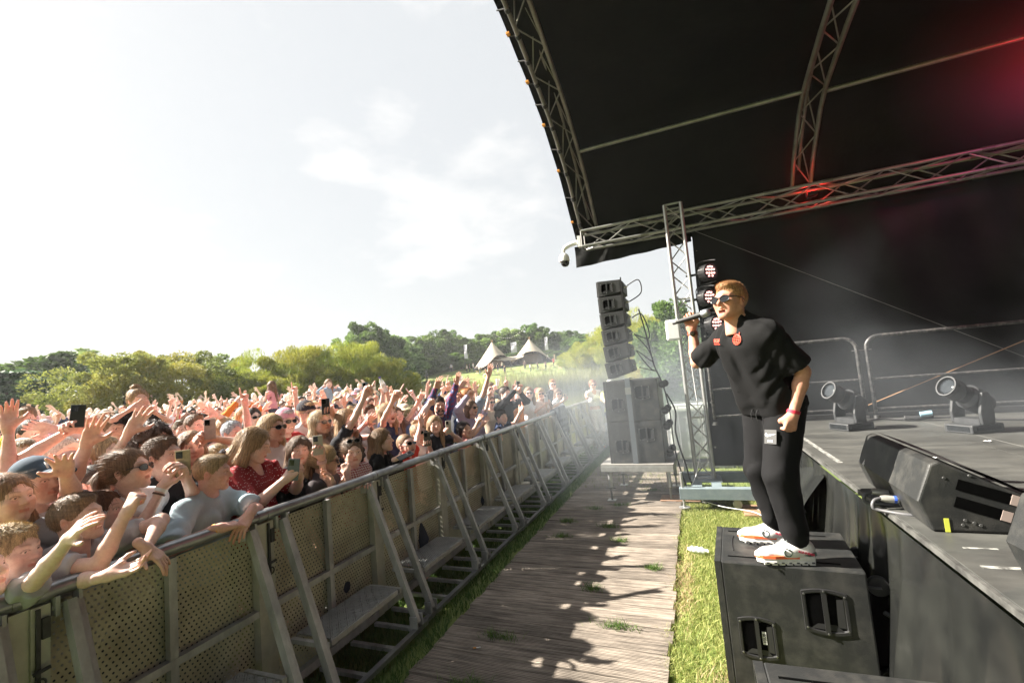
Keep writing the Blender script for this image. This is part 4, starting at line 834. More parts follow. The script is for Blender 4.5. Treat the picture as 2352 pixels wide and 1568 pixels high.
blades('grass', scatter(26000, -2.62, -1.93, .6, 14.5, 5, mask=lambda P: P[:, 0] < -1.95 + .05 * np.sin(P[:, 1] * 5) + .04 * np.sin(P[:, 1] * 13)), .07, .006, 6, (.045, .11, .022), (.12, .2, .05), M_blade, 'shaded grass under the crowd barrier frames', .5)  # blades darker than the sunlit strip, the barrier's shade put into their colour
blades('grass', scatter(9000, -2.0, .9, 7.4, 16, 8), .08, .008, 6, (.10, .16, .03), (.3, .32, .1), M_blade, 'grass beyond the speaker riser', .5)
tf = [(-1.5, 2.62, .10, 'dark grass tuft near the cigarette end'), (-1.53, 3.15, .10, 'dark grass tuft between the shaded boards'), (-.72, 3.45, .10, 'bright grass tuft in the sunlit boards'), (-1.62, 5.2, .07, 'small grass tuft left on the boards near the barrier foot'), (-1.15, 5.6, .07, 'small grass tuft in mid boards'), (-1.02, 4.0, .06, 'thin grass tuft at the shadow edge'), (-.55, 4.5, .05, 'thin weed tuft on the sunlit boards'), (-1.45, 6.3, .08, 'grass tuft below the riser leg'), (-1.15, 6.5, .08, 'grass tuft beside the riser base plate'), (-.8, 7.3, .10, 'grass tuft in the shade of the riser'), (-1.7, 5.75, .07, 'grass tuft nearest the far barrier feet'), (-.95, 5.15, .06, 'grass tuft before the shadow of the crowd')]
for k, (x_, y_, s_, lb) in enumerate(tf):
    r_ = np.random.RandomState(40 + k); n = 170; q = r_.normal(0, 1, (n, 2)) * np.array([s_ * .75, .025]); P = np.stack([x_ + q[:, 0], y_ + q[:, 1], np.full(n, -.012)], 1); o = blades('grass_tuft', P, .055, .005, 60 + k, (.05, .13, .025), (.2, .28, .07), M_blade, lb, .7); o['kind'] = 'thing'; o['category'] = 'grass tuft'; o['group'] = 'grass tufts between the boards'
# moss and needles in the board gaps: small strips
# ================================================================== THE HILL: tents, tables, flags
M_canvas = mat('tent_canvas', (.45, .38, .30), (.53, .46, .37), scale=1.2, rough=.85, tl=.12, bump=.2, bscale=3, bdist=.03); M_tentdark = mat('tent_inside_shade', (.10, .055, .035), rough=.9); M_wood = mat('pine_wood', (.40, .29, .18), (.50, .38, .25), scale=6, rough=.8, stretch=(1, 6, 6)); M_pole = mat('tent_pole', (.34, .22, .12), rough=.7)
def tipi(u_apex, v_apex, r, rad_, label, open_at):
    x, y = place(u_apex, r); gz = float(ground_z(x, y)); d = ray_(u_apex, v_apex); zt = CAM_H + d[2] / math.hypot(d[0], d[1]) * r; Hh = zt - gz
    root = empty('tipi_tent', (x, y, gz), 0, label, 'tent', 'tipi tents on the hill'); n = 28; m = 9; P = np.zeros((n + 1, m, 3)); tocam = math.atan2(-y, -x)
    for i in range(n + 1):
        a = 2 * math.pi * i / n; da = (a - tocam - open_at + math.pi) % (2 * math.pi) - math.pi; op = math.exp(-(da / .95) ** 4); zb = 2.5 * op + .0
        for j in range(m):
            t = j / (m - 1); z = Hh + (zb - Hh) * t; f = (Hh - z) / Hh; rr2 = rad_ * (f ** 1.08 * 1.0) + .10; rr2 += .35 * op * t
            P[i, j] = (rr2 * math.cos(a), rr2 * math.sin(a), z - (ground_tilt := 0))
    build(MB().grid(P), 'canopy', M_canvas, root, 180)
    P2 = P.copy(); P2[..., :2] *= .97; P2[..., 2] -= .06; build(MB().grid(P2), 'shade_lining', M_tentdark, root, 180)  # dark brown inner surfaces paint the shade inside the open tent
    mb = MB().lathe([(rad_ * .55, .05), (rad_ * .5, 2.0)], n=18); build(mb, 'inner_shade', M_tentdark, root)
    for k in range(6): a = k * 1.047 + .3; build(MB().tube([(-.25 * math.cos(a), -.25 * math.sin(a), Hh + .45), (rad_ * .55 * math.cos(a), rad_ * .55 * math.sin(a), .0)], .06, 6), 'pole', M_pole, root)
    return root, Hh
tipi(1137.5, 785, 100, 4.3, 'left beige tipi tent with a steep canvas side', .7); tipi(1223.5, 778, 102, 4.9, 'right beige tipi tent with open front', .1)
# canvas saddle joining the tents
x0, y0 = place(1140, 100); x1, y1 = place(1220, 101); P = np.zeros((16, 5, 3)); g0 = float(ground_z(x0, y0))
for i in range(16):
    t = i / 15
    for j in range(5):
        s_ = (j - 2) / 2; z = 2.7 - 1.1 * math.sin(math.pi * t) * .6 - .9 * s_ * s_; P[i, j] = (x0 + (x1 - x0) * t + 0, y0 + (y1 - y0) * t + s_ * 2.6, g0 + z + (.6 if t in (0, 1) else 0))
tag(build(MB().grid(P), 'tent_saddle', M_canvas, None, 180), 'sagging canvas roof joining the two tipis', 'tent')
def table_proto():
    r_ = empty('picnic_table', (0, 0, 0)); mb = MB()
    for k in range(5): build(MB().box((-.9, -.36 + .145 * k, .72), (.9, -.36 + .145 * k + .135, .76)), 'plank', M_wood, r_)
    for s_ in (-1, 1):
        build(MB().box((-.9, s_ * .72 - .12, .42), (.9, s_ * .72 + .12, .46)), 'bench', M_wood, r_)
        mb = MB().bar((s_ * .65, -.25, .72), (s_ * .65, -.68, 0), .09, .05, (1, 0, 0)).bar((s_ * .65, .25, .72), (s_ * .65, .68, 0), .09, .05, (1, 0, 0)).box((s_ * .65 - .025, -.84, .33), (s_ * .65 + .025, .84, .42)); build(mb, 'leg_frame', M_wood, r_)
    return r_
tp = table_proto(); tabs = [(890, 600), (1010, 608), (1130, 618), (1290, 590), (1190, 568), (1410, 532), (1510, 556), (1612, 562), (1700, 525), (1800, 542), (520, 650), (712, 655), (335, 688), (262, 684)]
c5 = lambda a, b: ((1500 + a / 2.94) / 1.6327, (1200 + b / 2.94) / 1.6327)
tl_ = ['first', 'second', 'third', 'fourth', 'fifth', 'sixth', 'seventh', 'eighth', 'ninth', 'tenth', 'eleventh', 'twelfth', 'thirteenth', 'fourteenth']
for i, (a, b) in enumerate(tabs):
    t = tp if i == 0 else copy_tree(tp); p = hit(*c5(a, b)); t.location = (p[0], p[1], float(ground_z(p[0], p[1]))); t.rotation_euler = (0, 0, rt.uniform(-.5, .5) + .3)
    tag(t, 'wooden picnic table on the lawn, %s from the left' % tl_[sorted(q[0] for q in tabs).index(a)], 'table', 'picnic tables on the lawn')
M_flag = mat('flag_cloth', (.66, .66, .72), (.74, .74, .78), scale=2, rough=.8, tl=.3)
for (a, b, h, lb) in ((722, 552, 5.6, 'tall white feather flag left of the tents'), (1235, 470, 5.2, 'square white banner between the tents'), (1140, 470, 4.0, 'wide white banner at the left tent'), (1612, 450, 5.6, 'white lilac feather flag at the right tent'), (962, 470, 4.4, 'pale flag behind the left tent slope')):
    p = hit(*c5(a, b)); r_ = empty('banner_flag', (p[0], p[1], p[2]), 0, lb, 'flag', 'banner flags by the tents'); build(MB().tube([(0, 0, -.2), (0, 0, h)], .035, 6), 'pole', M_pipe, r_); wd = 3.2 if 'wide' in lb else 1.6 if 'square' in lb else .75; P = np.zeros((6, 10, 3))
    for i in range(6):
        for j in range(10): P[i, j] = (.04 + wd * i / 5, .08 * math.sin(j * .7 + i * .5), h - (h * .55 if wd < 3 else 1.3) * j / 9)
    build(MB().grid(P), 'cloth', M_flag, r_, 180); 
    for k in range(4): build(MB().box((.2 * wd, -.16, h - .5 - .32 * k), (.75 * wd, -.14, h - .34 - .32 * k)) if wd < 1 else MB().box((.2 * wd + k * .18 * wd, -.16, h - .8), (.32 * wd + k * .18 * wd, -.14, h - .45)), 'lettering_block', mat('flag_print', (.25, .24, .34), rough=.8), r_)
p = hit(*c5(945, 680)); lr = empty('life_ring', (p[0], p[1], p[2]), 0, 'white life ring on a post at the lake shore', 'life ring'); build(MB().tube([(0, .1, -.2), (0, .1, 1.3)], .05, 8), 'post', M_wood, lr); build(MB().tube([(.34 * math.cos(a), 0, 1.0 + .34 * math.sin(a)) for a in np.linspace(0, 6.283, 21)], .085, 8, cap=False), 'ring', mat('ring_white', (.75, .68, .64), rough=.6), lr, 180)
fe = empty('rope_fence', (0, 0, 0), 0, 'low rope fence with wooden posts along the shore', 'fence'); pp = [hit(*c5(a, b)) for a, b in ((455, 720), (600, 700), (760, 690), (820, 705), (1080, 690))]
for q in pp: build(MB().tube([(q[0], q[1], q[2] - .2), (q[0], q[1], q[2] + 1.0)], .07, 6), 'post', M_wood, fe)
for q, w in zip(pp, pp[1:]): build(MB().tube([(q[0], q[1], q[2] + .9), ((q[0] + w[0]) / 2, (q[1] + w[1]) / 2, (q[2] + w[2]) / 2 + .65), (w[0], w[1], w[2] + .9)], .03, 5), 'rope', M_wood, fe)
for (a, b, lb) in ((278, 620, 'white board sign on the lawn left of the tables'), (1707, 448, 'wooden post right of the tents')):
    p = hit(*c5(a, b)); r_ = empty('sign_board', (p[0], p[1], p[2]), 0, lb, 'sign'); w_ = .55 if 'board' in lb else .15; build(MB().box((-w_, -.05, 0), (w_, .05, 1.25 if w_ > .2 else 1.5)), 'board', M_flag if w_ > .2 else M_wood, r_); build(MB().box((-w_ * .8, -.06, -.2), (-w_ * .6, .06, .9)), 'leg', M_wood, r_)
# string lights between the tents
cv = [place(1140, 100), place(1220, 101)]; pts = [(cv[0][0] + (cv[1][0] - cv[0][0]) * t, cv[0][1] + (cv[1][1] - cv[0][1]) * t, g0 + 7.6 - 1.9 * (1 - (2 * t - 1) ** 2) + 1.2 * t) for t in np.linspace(0, 1, 20)]; o = build(MB().tube(pts, .02, 4), 'string_lights', M_cable); tag(o, 'string of white bulbs hung between the two tipi tops', 'lights'); M_bulb = mat('bulb', (.85, .84, .78), rough=.4)
for q in pts[1:-1]: build(MB().lathe([(0, -.12), (.09, -.05), (.06, .03), (0, .04)], q, None, 6), 'bulb', M_bulb, o)
# dark gazebo far left
p = place(122, 42); gz = float(ground_z(*p)); gb = empty('gazebo', (p[0], p[1], gz), .4, 'small black gazebo under the conifers at the left', 'tent'); build(MB().add([(-1.5, -1.5, 2.2), (1.5, -1.5, 2.2), (1.5, 1.5, 2.2), (-1.5, 1.5, 2.2), (0, 0, 3.0)], [(0, 1, 4), (1, 2, 4), (2, 3, 4), (3, 0, 4)]), 'roof', mat('gazebo_grey', (.35, .36, .36), rough=.8), gb); build(MB().box((-1.45, -1.45, .0), (1.45, 1.45, 2.19)), 'side_walls', M_wall, gb)
for x_ in (-1.5, 1.5):
    for y_ in (-1.5, 1.5): build(MB().tube([(x_, y_, 0), (x_, y_, 2.2)], .03, 6), 'leg', M_truss, gb)
# ================================================================== PEOPLE
class SDF:
    def __init__(s, lo, hi, h):
        s.h = h; s.lo = np.array(lo, float) - 3 * h; n = np.ceil((np.array(hi, float) + 3 * h - s.lo) / h).astype(int) + 1
        s.n = n; s.D = np.full(n, .06, np.float32)
    def _sl(s, lo, hi):
        a = np.clip(np.floor((np.array(lo) - s.lo) / s.h).astype(int), 0, s.n); b = np.clip(np.ceil((np.array(hi) - s.lo) / s.h).astype(int) + 1, 0, s.n)
        if (b <= a).any(): return None
        sl = tuple(slice(i, j) for i, j in zip(a, b))
        ax = [(np.arange(i, j, dtype=np.float32) * s.h + s.lo[k]).astype(np.float32) for k, (i, j) in enumerate(zip(a, b))]
        return sl, ax[0][:, None, None], ax[1][None, :, None], ax[2][None, None, :]
    def _mix(s, sl, d, k, mode):
        D = s.D[sl]
        if mode < 0:
            d = -d
            if k > 0:
                hh = np.clip(.5 - .5 * (D - d) / k, 0, 1); s.D[sl] = D * (1 - hh) + d * hh + k * hh * (1 - hh)
            else: s.D[sl] = np.maximum(D, d)
        elif k > 0:
            hh = np.clip(.5 + .5 * (D - d) / k, 0, 1); s.D[sl] = D * (1 - hh) + d * hh - k * hh * (1 - hh)
        else: s.D[sl] = np.minimum(D, d)
    def cone(s, a, b, ra, rb=None, k=.01, mode=1):
        rb = ra if rb is None else rb; a = np.array(a, float); b = np.array(b, float); m = max(ra, rb) + .05
        q = s._sl(np.minimum(a, b) - m, np.maximum(a, b) + m)
        if q is None: return s
        sl, X, Y, Z = q; ab = b - a; L2 = max(float(ab @ ab), 1e-9)
        px, py, pz = X - a[0], Y - a[1], Z - a[2]
        t = np.clip((px * ab[0] + py * ab[1] + pz * ab[2]) / L2, 0, 1)
        d = np.sqrt((px - t * ab[0]) ** 2 + (py - t * ab[1]) ** 2 + (pz - t * ab[2]) ** 2) - (ra + (rb - ra) * t)
        s._mix(sl, d, k, mode); return s
    def ell(s, c, r, Rm=None, k=.01, mode=1):
        c = np.array(c, float); r = np.array(r, float); m = r.max() + .05
        q = s._sl(c - m, c + m)
        if q is None: return s
        sl, X, Y, Z = q; px, py, pz = X - c[0], Y - c[1], Z - c[2]
        if Rm is not None:
            Rm = np.array(Rm); px, py, pz = (Rm[0, 0] * px + Rm[1, 0] * py + Rm[2, 0] * pz, Rm[0, 1] * px + Rm[1, 1] * py + Rm[2, 1] * pz, Rm[0, 2] * px + Rm[1, 2] * py + Rm[2, 2] * pz)
        k0 = np.sqrt((px / r[0]) ** 2 + (py / r[1]) ** 2 + (pz / r[2]) ** 2); k1 = np.sqrt((px / r[0] ** 2) ** 2 + (py / r[1] ** 2) ** 2 + (pz / r[2] ** 2) ** 2) + 1e-6
        d = np.where(k0 < .05, -r.min(), k0 * (k0 - 1) / k1)
        s._mix(sl, d, k, mode); return s
    def cut(s, p, n, k=0.):
        """keep the side the normal points away from"""
        n = np.array(n, float); n /= np.linalg.norm(n); sl, X, Y, Z = s._sl(s.lo, s.lo + s.n * s.h)
        d = (X - p[0]) * n[0] + (Y - p[1]) * n[1] + (Z - p[2]) * n[2]; s._mix(sl, (-d).astype(np.float32), k, -1); return s
    def disp(s, fn):
        sl, X, Y, Z = s._sl(s.lo, s.lo + s.n * s.h); s.D[sl] += fn(X, Y, Z).astype(np.float32); return s
    def poly(s, ad=0.):
        D = np.clip(s.D, -3 * s.h, 3 * s.h); g = vdb.FloatGrid(3 * s.h); g.copyFromArray(D.astype(np.float32), tolerance=0)
        P, T, Q = g.convertToPolygons(0.0, ad); P = P * s.h + s.lo
        F = [tuple(reversed(t)) for t in T.tolist()] + [tuple(reversed(q)) for q in Q.tolist()]
        return P, F
class Geo:
    """arrays of points, faces and colours that can be moved and joined"""
    def __init__(s, P, F, C=None): s.P = np.asarray(P, float); s.F = F; s.C = np.ones((len(s.P), 3)) if C is None else C
    def move(s, R, t, sc=1., mirror=False):
        P = s.P * np.array([-1, 1, 1]) if mirror else s.P
        F = [f[::-1] for f in s.F] if mirror else s.F
        return Geo((P * sc) @ np.array(R).T + np.array(t), F, s.C)
def join(gs):
    P = []; F = []; C = []; o = 0
    for g in gs: P.append(g.P); F += [tuple(i + o for i in f) for f in g.F]; C.append(g.C); o += len(g.P)
    return Geo(np.concatenate(P), F, np.concatenate(C))
def geo_mesh(name, g, col=True):
    me = bpy.data.meshes.new(name); me.from_pydata(g.P.tolist(), [], g.F)
    me.polygons.foreach_set('use_smooth', [True] * len(me.polygons))
    if col:
        a = me.color_attributes.new('Col', 'FLOAT_COLOR', 'POINT'); a.data.foreach_set('color', np.concatenate([g.C, np.ones((len(g.P), 1))], 1).ravel())
    me.update(); return me
# ------------------------------------------------------------------ heads (face looks along +Y, origin between the ears)
HEADS = {}
def head(kind, mouth, h):
    key = (kind, mouth, h)
    if key in HEADS: return HEADS[key]
    fem = kind != 'm'; ch = kind == 'c'
    S = SDF((-.11, -.14, -.2), (.11, .16, .15), h)
    jw = .051 if fem else .057
    S.ell((0, -.018, .03), (.077, .098, .088), k=0)
    S.ell((0, .03, -.02), (.066, .066, .088), k=.03)
    for sx in (-1, 1):
        S.cone((sx * jw, .0, -.055), (sx * .018, .066, -.098), .022, .017, k=.03)
        S.ell((sx * .042, .062, -.022), (.026, .026, .024), k=.025)
        S.ell((sx * (.037 if not ch else .04), .056 if kind != 'm' else .052, -.055), (.026, .028, .028) if kind != 'm' else (.021, .024, .026), k=.02)
        S.cone((sx * .015, .086, .024), (sx * .045, .07, .026), .011 if fem else .014, .010, k=.018)
    S.ell((0, .074, -.097), (.021 if fem else .026, .02, .019), k=.02)
    for sx in (-1, 1):
        S.ell((sx * .032, .098, .002), (.017, .016, .012), k=.012, mode=-1)
        S.ell((sx * .032, .0765, .002), (.0155, .0125, .0125), k=.003)
        S.cone((sx * .018, .0885, .0095), (sx * .046, .0815, .0085), .0032, .003, k=.005)
    nl = .020 if ch else .026
    S.cone((0, .086, .012), (0, .090 + nl * .9, -.026), .0085, .0115, k=.014)
    for sx in (-1, 1): S.ell((sx * .0125, .0955, -.031), (.0085, .010, .0075), k=.008)
    if mouth == 'closed':
        S.cone((-.02, .083, -.0605), (0, .0945, -.057), .0055, .0065, k=.007); S.cone((.02, .083, -.0605), (0, .0945, -.057), .0055, .0065, k=.007)
        S.cone((-.017, .083, -.068), (.017, .083, -.068), .0065, .0065, k=.009); S.ell((0, .09, -.068), (.012, .008, .006), k=.006)
        S.cone((-.021, .096, -.0635), (.021, .096, -.0635), .0018, .0018, k=.004, mode=-1)
    elif mouth == 'smile':
        for sx in (-1, 1):
            S.cone((sx * .029, .077, -.053), (0, .095, -.0575), .005, .006, k=.006); S.cone((sx * .027, .076, -.057), (0, .088, -.0745), .005, .007, k=.007)
        S.ell((0, .092, -.064), (.022, .010, .0055), k=.004, mode=-1); S.ell((0, .0785, -.062), (.019, .008, .006), k=.0)
    else:   # open, singing or shouting
        for sx in (-1, 1):
            S.cone((sx * .026, .076, -.060), (0, .094, -.0545), .0055, .006, k=.006); S.cone((sx * .024, .074, -.068), (0, .086, -.088), .006, .007, k=.007)
        if mouth == 'laugh': S.ell((0, .094, -.069), (.027, .024, .0145), k=.004, mode=-1); S.ell((0, .082, -.0595), (.022, .008, .0055), k=0)
        else: S.ell((0, .092, -.071), (.021, .022, .0125), k=.004, mode=-1); S.ell((0, .083, -.0605), (.016, .006, .0035), k=0)
    for sx in (-1, 1):
        Rm = Ry(sx * .18) @ Rz(-sx * .35)
        S.ell((sx * .079, -.012, -.006), (.010, .021, .033), Rm, k=.008); S.ell((sx * .089, -.006, -.002), (.009, .011, .017), Rm, k=.006, mode=-1)
    S.cone((0, -.028, -.05), (0, -.04, -.19), .050 if fem else .056, .052 if fem else .060, k=.035)
    P, F = S.poly(.0)
    C = np.ones((len(P), 3)); x, y, z = P.T; ax = np.abs(x); front = y > .05
    def blend(mask, c, a=1.):
        mask = (mask * a)[:, None]; C[:] = C * (1 - mask) + np.array(c) * mask
    g = lambda cx, cy, cz, r: np.exp(-(((ax - cx) / r) ** 2 + ((y - cy) / r) ** 2 + ((z - cz) / r) ** 2))
    blend(np.clip(g(.042, .08, -.03, .028), 0, 1), (1.0, .72, .66), .55)                      # cheeks
    blend(np.clip(g(0, .115, -.028, .018), 0, 1), (1.0, .72, .66), .5)                        # nose
    blend(np.clip(g(.08, -.012, 0, .03), 0, 1), (1.0, .70, .62), .6)                          # ears
    lips = front & (ax < .027) & (y > .076)
    if mouth == 'closed': lip = np.exp(-((z + .0632) / .0085) ** 4) * np.clip((.024 - ax) / .004, 0, 1)
    elif mouth == 'smile': lip = np.exp(-((z + .063) / .013) ** 4) * np.clip((.030 - ax) / .004, 0, 1)
    else: lip = np.exp(-((z + .071) / .02) ** 4) * np.clip((.028 - ax) / .004, 0, 1)
    blend(lip * front, (.80, .40, .38) if fem else (.82, .5, .45), .75)
    if mouth != 'closed':
        inm = (ax < (.019 if mouth != 'laugh' else .025)) & front
        zc = -.064 if mouth == 'smile' else -.071
        inside = inm & (y < .0885) & (np.abs(z - zc) < (.006 if mouth == 'smile' else .0125))
        C[inside] = (.16, .05, .05)
        teeth = inm & (y < .0895) & (y > .07) & ((np.abs(z + .0622) < .0062) if mouth == 'smile' else (np.abs(z + .0600) < (.0045 if mouth != 'laugh' else .0065))); C[teeth] = (1.5, 1.55, 1.6)
    blend(np.exp(-((z - .030 - .004 * np.sin((ax - .015) * 70)) / .0045) ** 2) * np.clip((.052 - ax) / .008, 0, 1) * np.clip((ax - .010) / .006, 0, 1) * (y > .06), (.42, .31, .25), .6)   # brows
    re = np.sqrt((ax - .032) ** 2 + (z - .002) ** 2); eye = front & (np.sqrt(((ax - .032) / .0135) ** 2 + ((z - .002) / .0062) ** 2) < 1) & (y > .07); C[eye] = (1.25, 1.3, 1.35)
    C[eye & (re < .0058)] = (.12, .10, .09)
    blend(np.exp(-((np.sqrt(((ax - .032) / .0145) ** 2 + ((z - .0045) / .0068) ** 2) - 1.08) / .22) ** 2) * front * (y > .065) * (z > .002), (.30, .2, .17), .7)   # lashes
    HEADS[key] = Geo(P, F, C); return HEADS[key]
# ------------------------------------------------------------------ hands (wrist at origin, fingers along +Z, palm faces +Y, thumb on +X)
HANDS = {}
def hand(kind, h, fat=1.):
    key = (kind, h)
    if key in HANDS: return HANDS[key]
    S = SDF((-.09, -.05, -.06), (.12, .1, .22), h)
    curl = {'open': (.10, .15, .12), 'wave': (.28, .35, .25), 'fist': (1.45, 1.6, 1.0), 'point': (1.45, 1.6, 1.0), 'grip': (.75, .75, .45), 'reach': (.35, .3, .2), 'two': (1.45, 1.6, 1.), 'mic': (1.15, 1.3, .75)}[kind]
    spread = {'open': .15, 'wave': .08, 'reach': .10}.get(kind, .0)
    xs = (.029, .0105, -.009, -.027); ln = ((.042, .026, .021), (.047, .030, .022), (.043, .027, .021), (.034, .020, .018)); zt = (.088, .092, .088, .079)
    S.cone((0, -.001, -.05), (0, 0, .0), .0255 * 1., .026, k=.0)
    S.cone((-.004, 0, 0), (0, 0, .03), .026, .024, k=.02)
    S.cone((.018, .012, .02), (.032, .016, .05), .017, .014, k=.015)
    S.cone((-.018, .006, .02), (-.026, .003, .065), .016, .013, k=.015)
    for i in range(4):
        S.cone((xs[i] * .62, 0, .015), (xs[i], -.002, zt[i]), .0135, .0115 * fat, k=.012)
        c = list(curl); 
        if kind == 'point' and i == 0: c = [.02, .03, .02]
        if kind == 'two' and i in (0, 1): c = [.05, .05, .03]
        if kind in ('open', 'wave', 'reach'): c = [q * (1 + .25 * ((i * 7) % 3 - 1)) for q in c]
        p = np.array([xs[i], -.002, zt[i]]); a = 0.; sp = spread * (1.3 - i * .9) if spread else .03 * (1 - i)
        for j in range(3):
            a += c[j]; d = np.array([math.sin(sp) * math.cos(a), math.sin(a), math.cos(a) * math.cos(sp)]); q = p + d * ln[i][j]
            r0 = (.0098, .0086, .0078)[j] * (.88 if i == 3 else 1) * fat; r1 = (.0087, .0078, .0066)[j] * (.88 if i == 3 else 1) * fat
            S.cone(p, q, r0, r1, k=.003); p = q
    if kind in ('fist', 'point', 'two'): T = [(.026, .01, .025), (.042, .028, .05), (.03, .042, .068), (.008, .044, .072)]
    elif kind in ('grip', 'mic'): T = [(.026, .01, .025), (.047, .03, .045), (.045, .05, .066), (.036, .062, .084)]
    else: T = [(.024, .008, .022), (.05, .016, .044), (.070, .019, .066), (.083, .018, .090)]
    for (a, b), (ra, rb) in zip(zip(T, T[1:]), ((.0155, .0125), (.0115, .010), (.0098, .0078))): S.cone(a, b, ra * fat, rb * fat, k=.008)
    P, F = S.poly(); C = np.ones((len(P), 3))
    palm = np.clip((P[:, 1] - .008) * 60, 0, 1)[:, None]; C = C * (1 - palm * .5) + np.array([1.0, .80, .74]) * palm * .5
    tip = np.clip((P[:, 2] - .10) * 12, 0, 1)[:, None]; C = C * (1 - tip * .4) + np.array([1.0, .76, .70]) * tip * .4
    HANDS[key] = Geo(P, F, C); return HANDS[key]
def frame(z, y):
    z = np.array(z, float); z /= np.linalg.norm(z); y = np.array(y, float); y = y - z * (y @ z); y /= (np.linalg.norm(y) + 1e-9); x = np.cross(y, z); return np.stack([x, y, z], 1)
def ik(a, t, l1, l2, pole):
    a = np.array(a); t = np.array(t); d = t - a; L0 = np.linalg.norm(d); u = d / L0; L1 = min(L0, (l1 + l2) * .995)
    ca = (l1 * l1 + L1 * L1 - l2 * l2) / (2 * l1 * L1); ca = max(-1, min(1, ca)); p = np.array(pole, float); p = p - u * (p @ u); p /= (np.linalg.norm(p) + 1e-9)
    e = a + u * (l1 * ca) + p * (l1 * math.sqrt(max(0, 1 - ca * ca))); return e, a + u * L1
def fbm(X, Y, Z, f, seed=0):
    r_ = np.random.RandomState(seed); o = 0
    for k in range(4):
        w = r_.normal(size=3) * f * (1.4 ** k); o = o + np.sin(w[0] * X + w[1] * Y + w[2] * Z + r_.uniform(0, 6.28)) * (.75 ** k)
    return o / 2.2
def folds(X, Y, Z, seed, f=1.):
    r_ = np.random.RandomState(seed); o = 0
    for k in range(3):
        a = r_.uniform(0, 6.28); w = np.array([math.cos(a), math.sin(a), r_.uniform(-.5, .5)]) * r_.uniform(24, 40) * f
        o = o + (np.abs(np.sin(w[0] * X + w[1] * Y + w[2] * Z + 2.6 * fbm(X, Y, Z, 7 * f, seed + k) + k)) - .6) * (1.6 * np.clip(fbm(X, Y, Z, 8 * f, seed + 7 + k) + .28, 0, 1))
    return -o
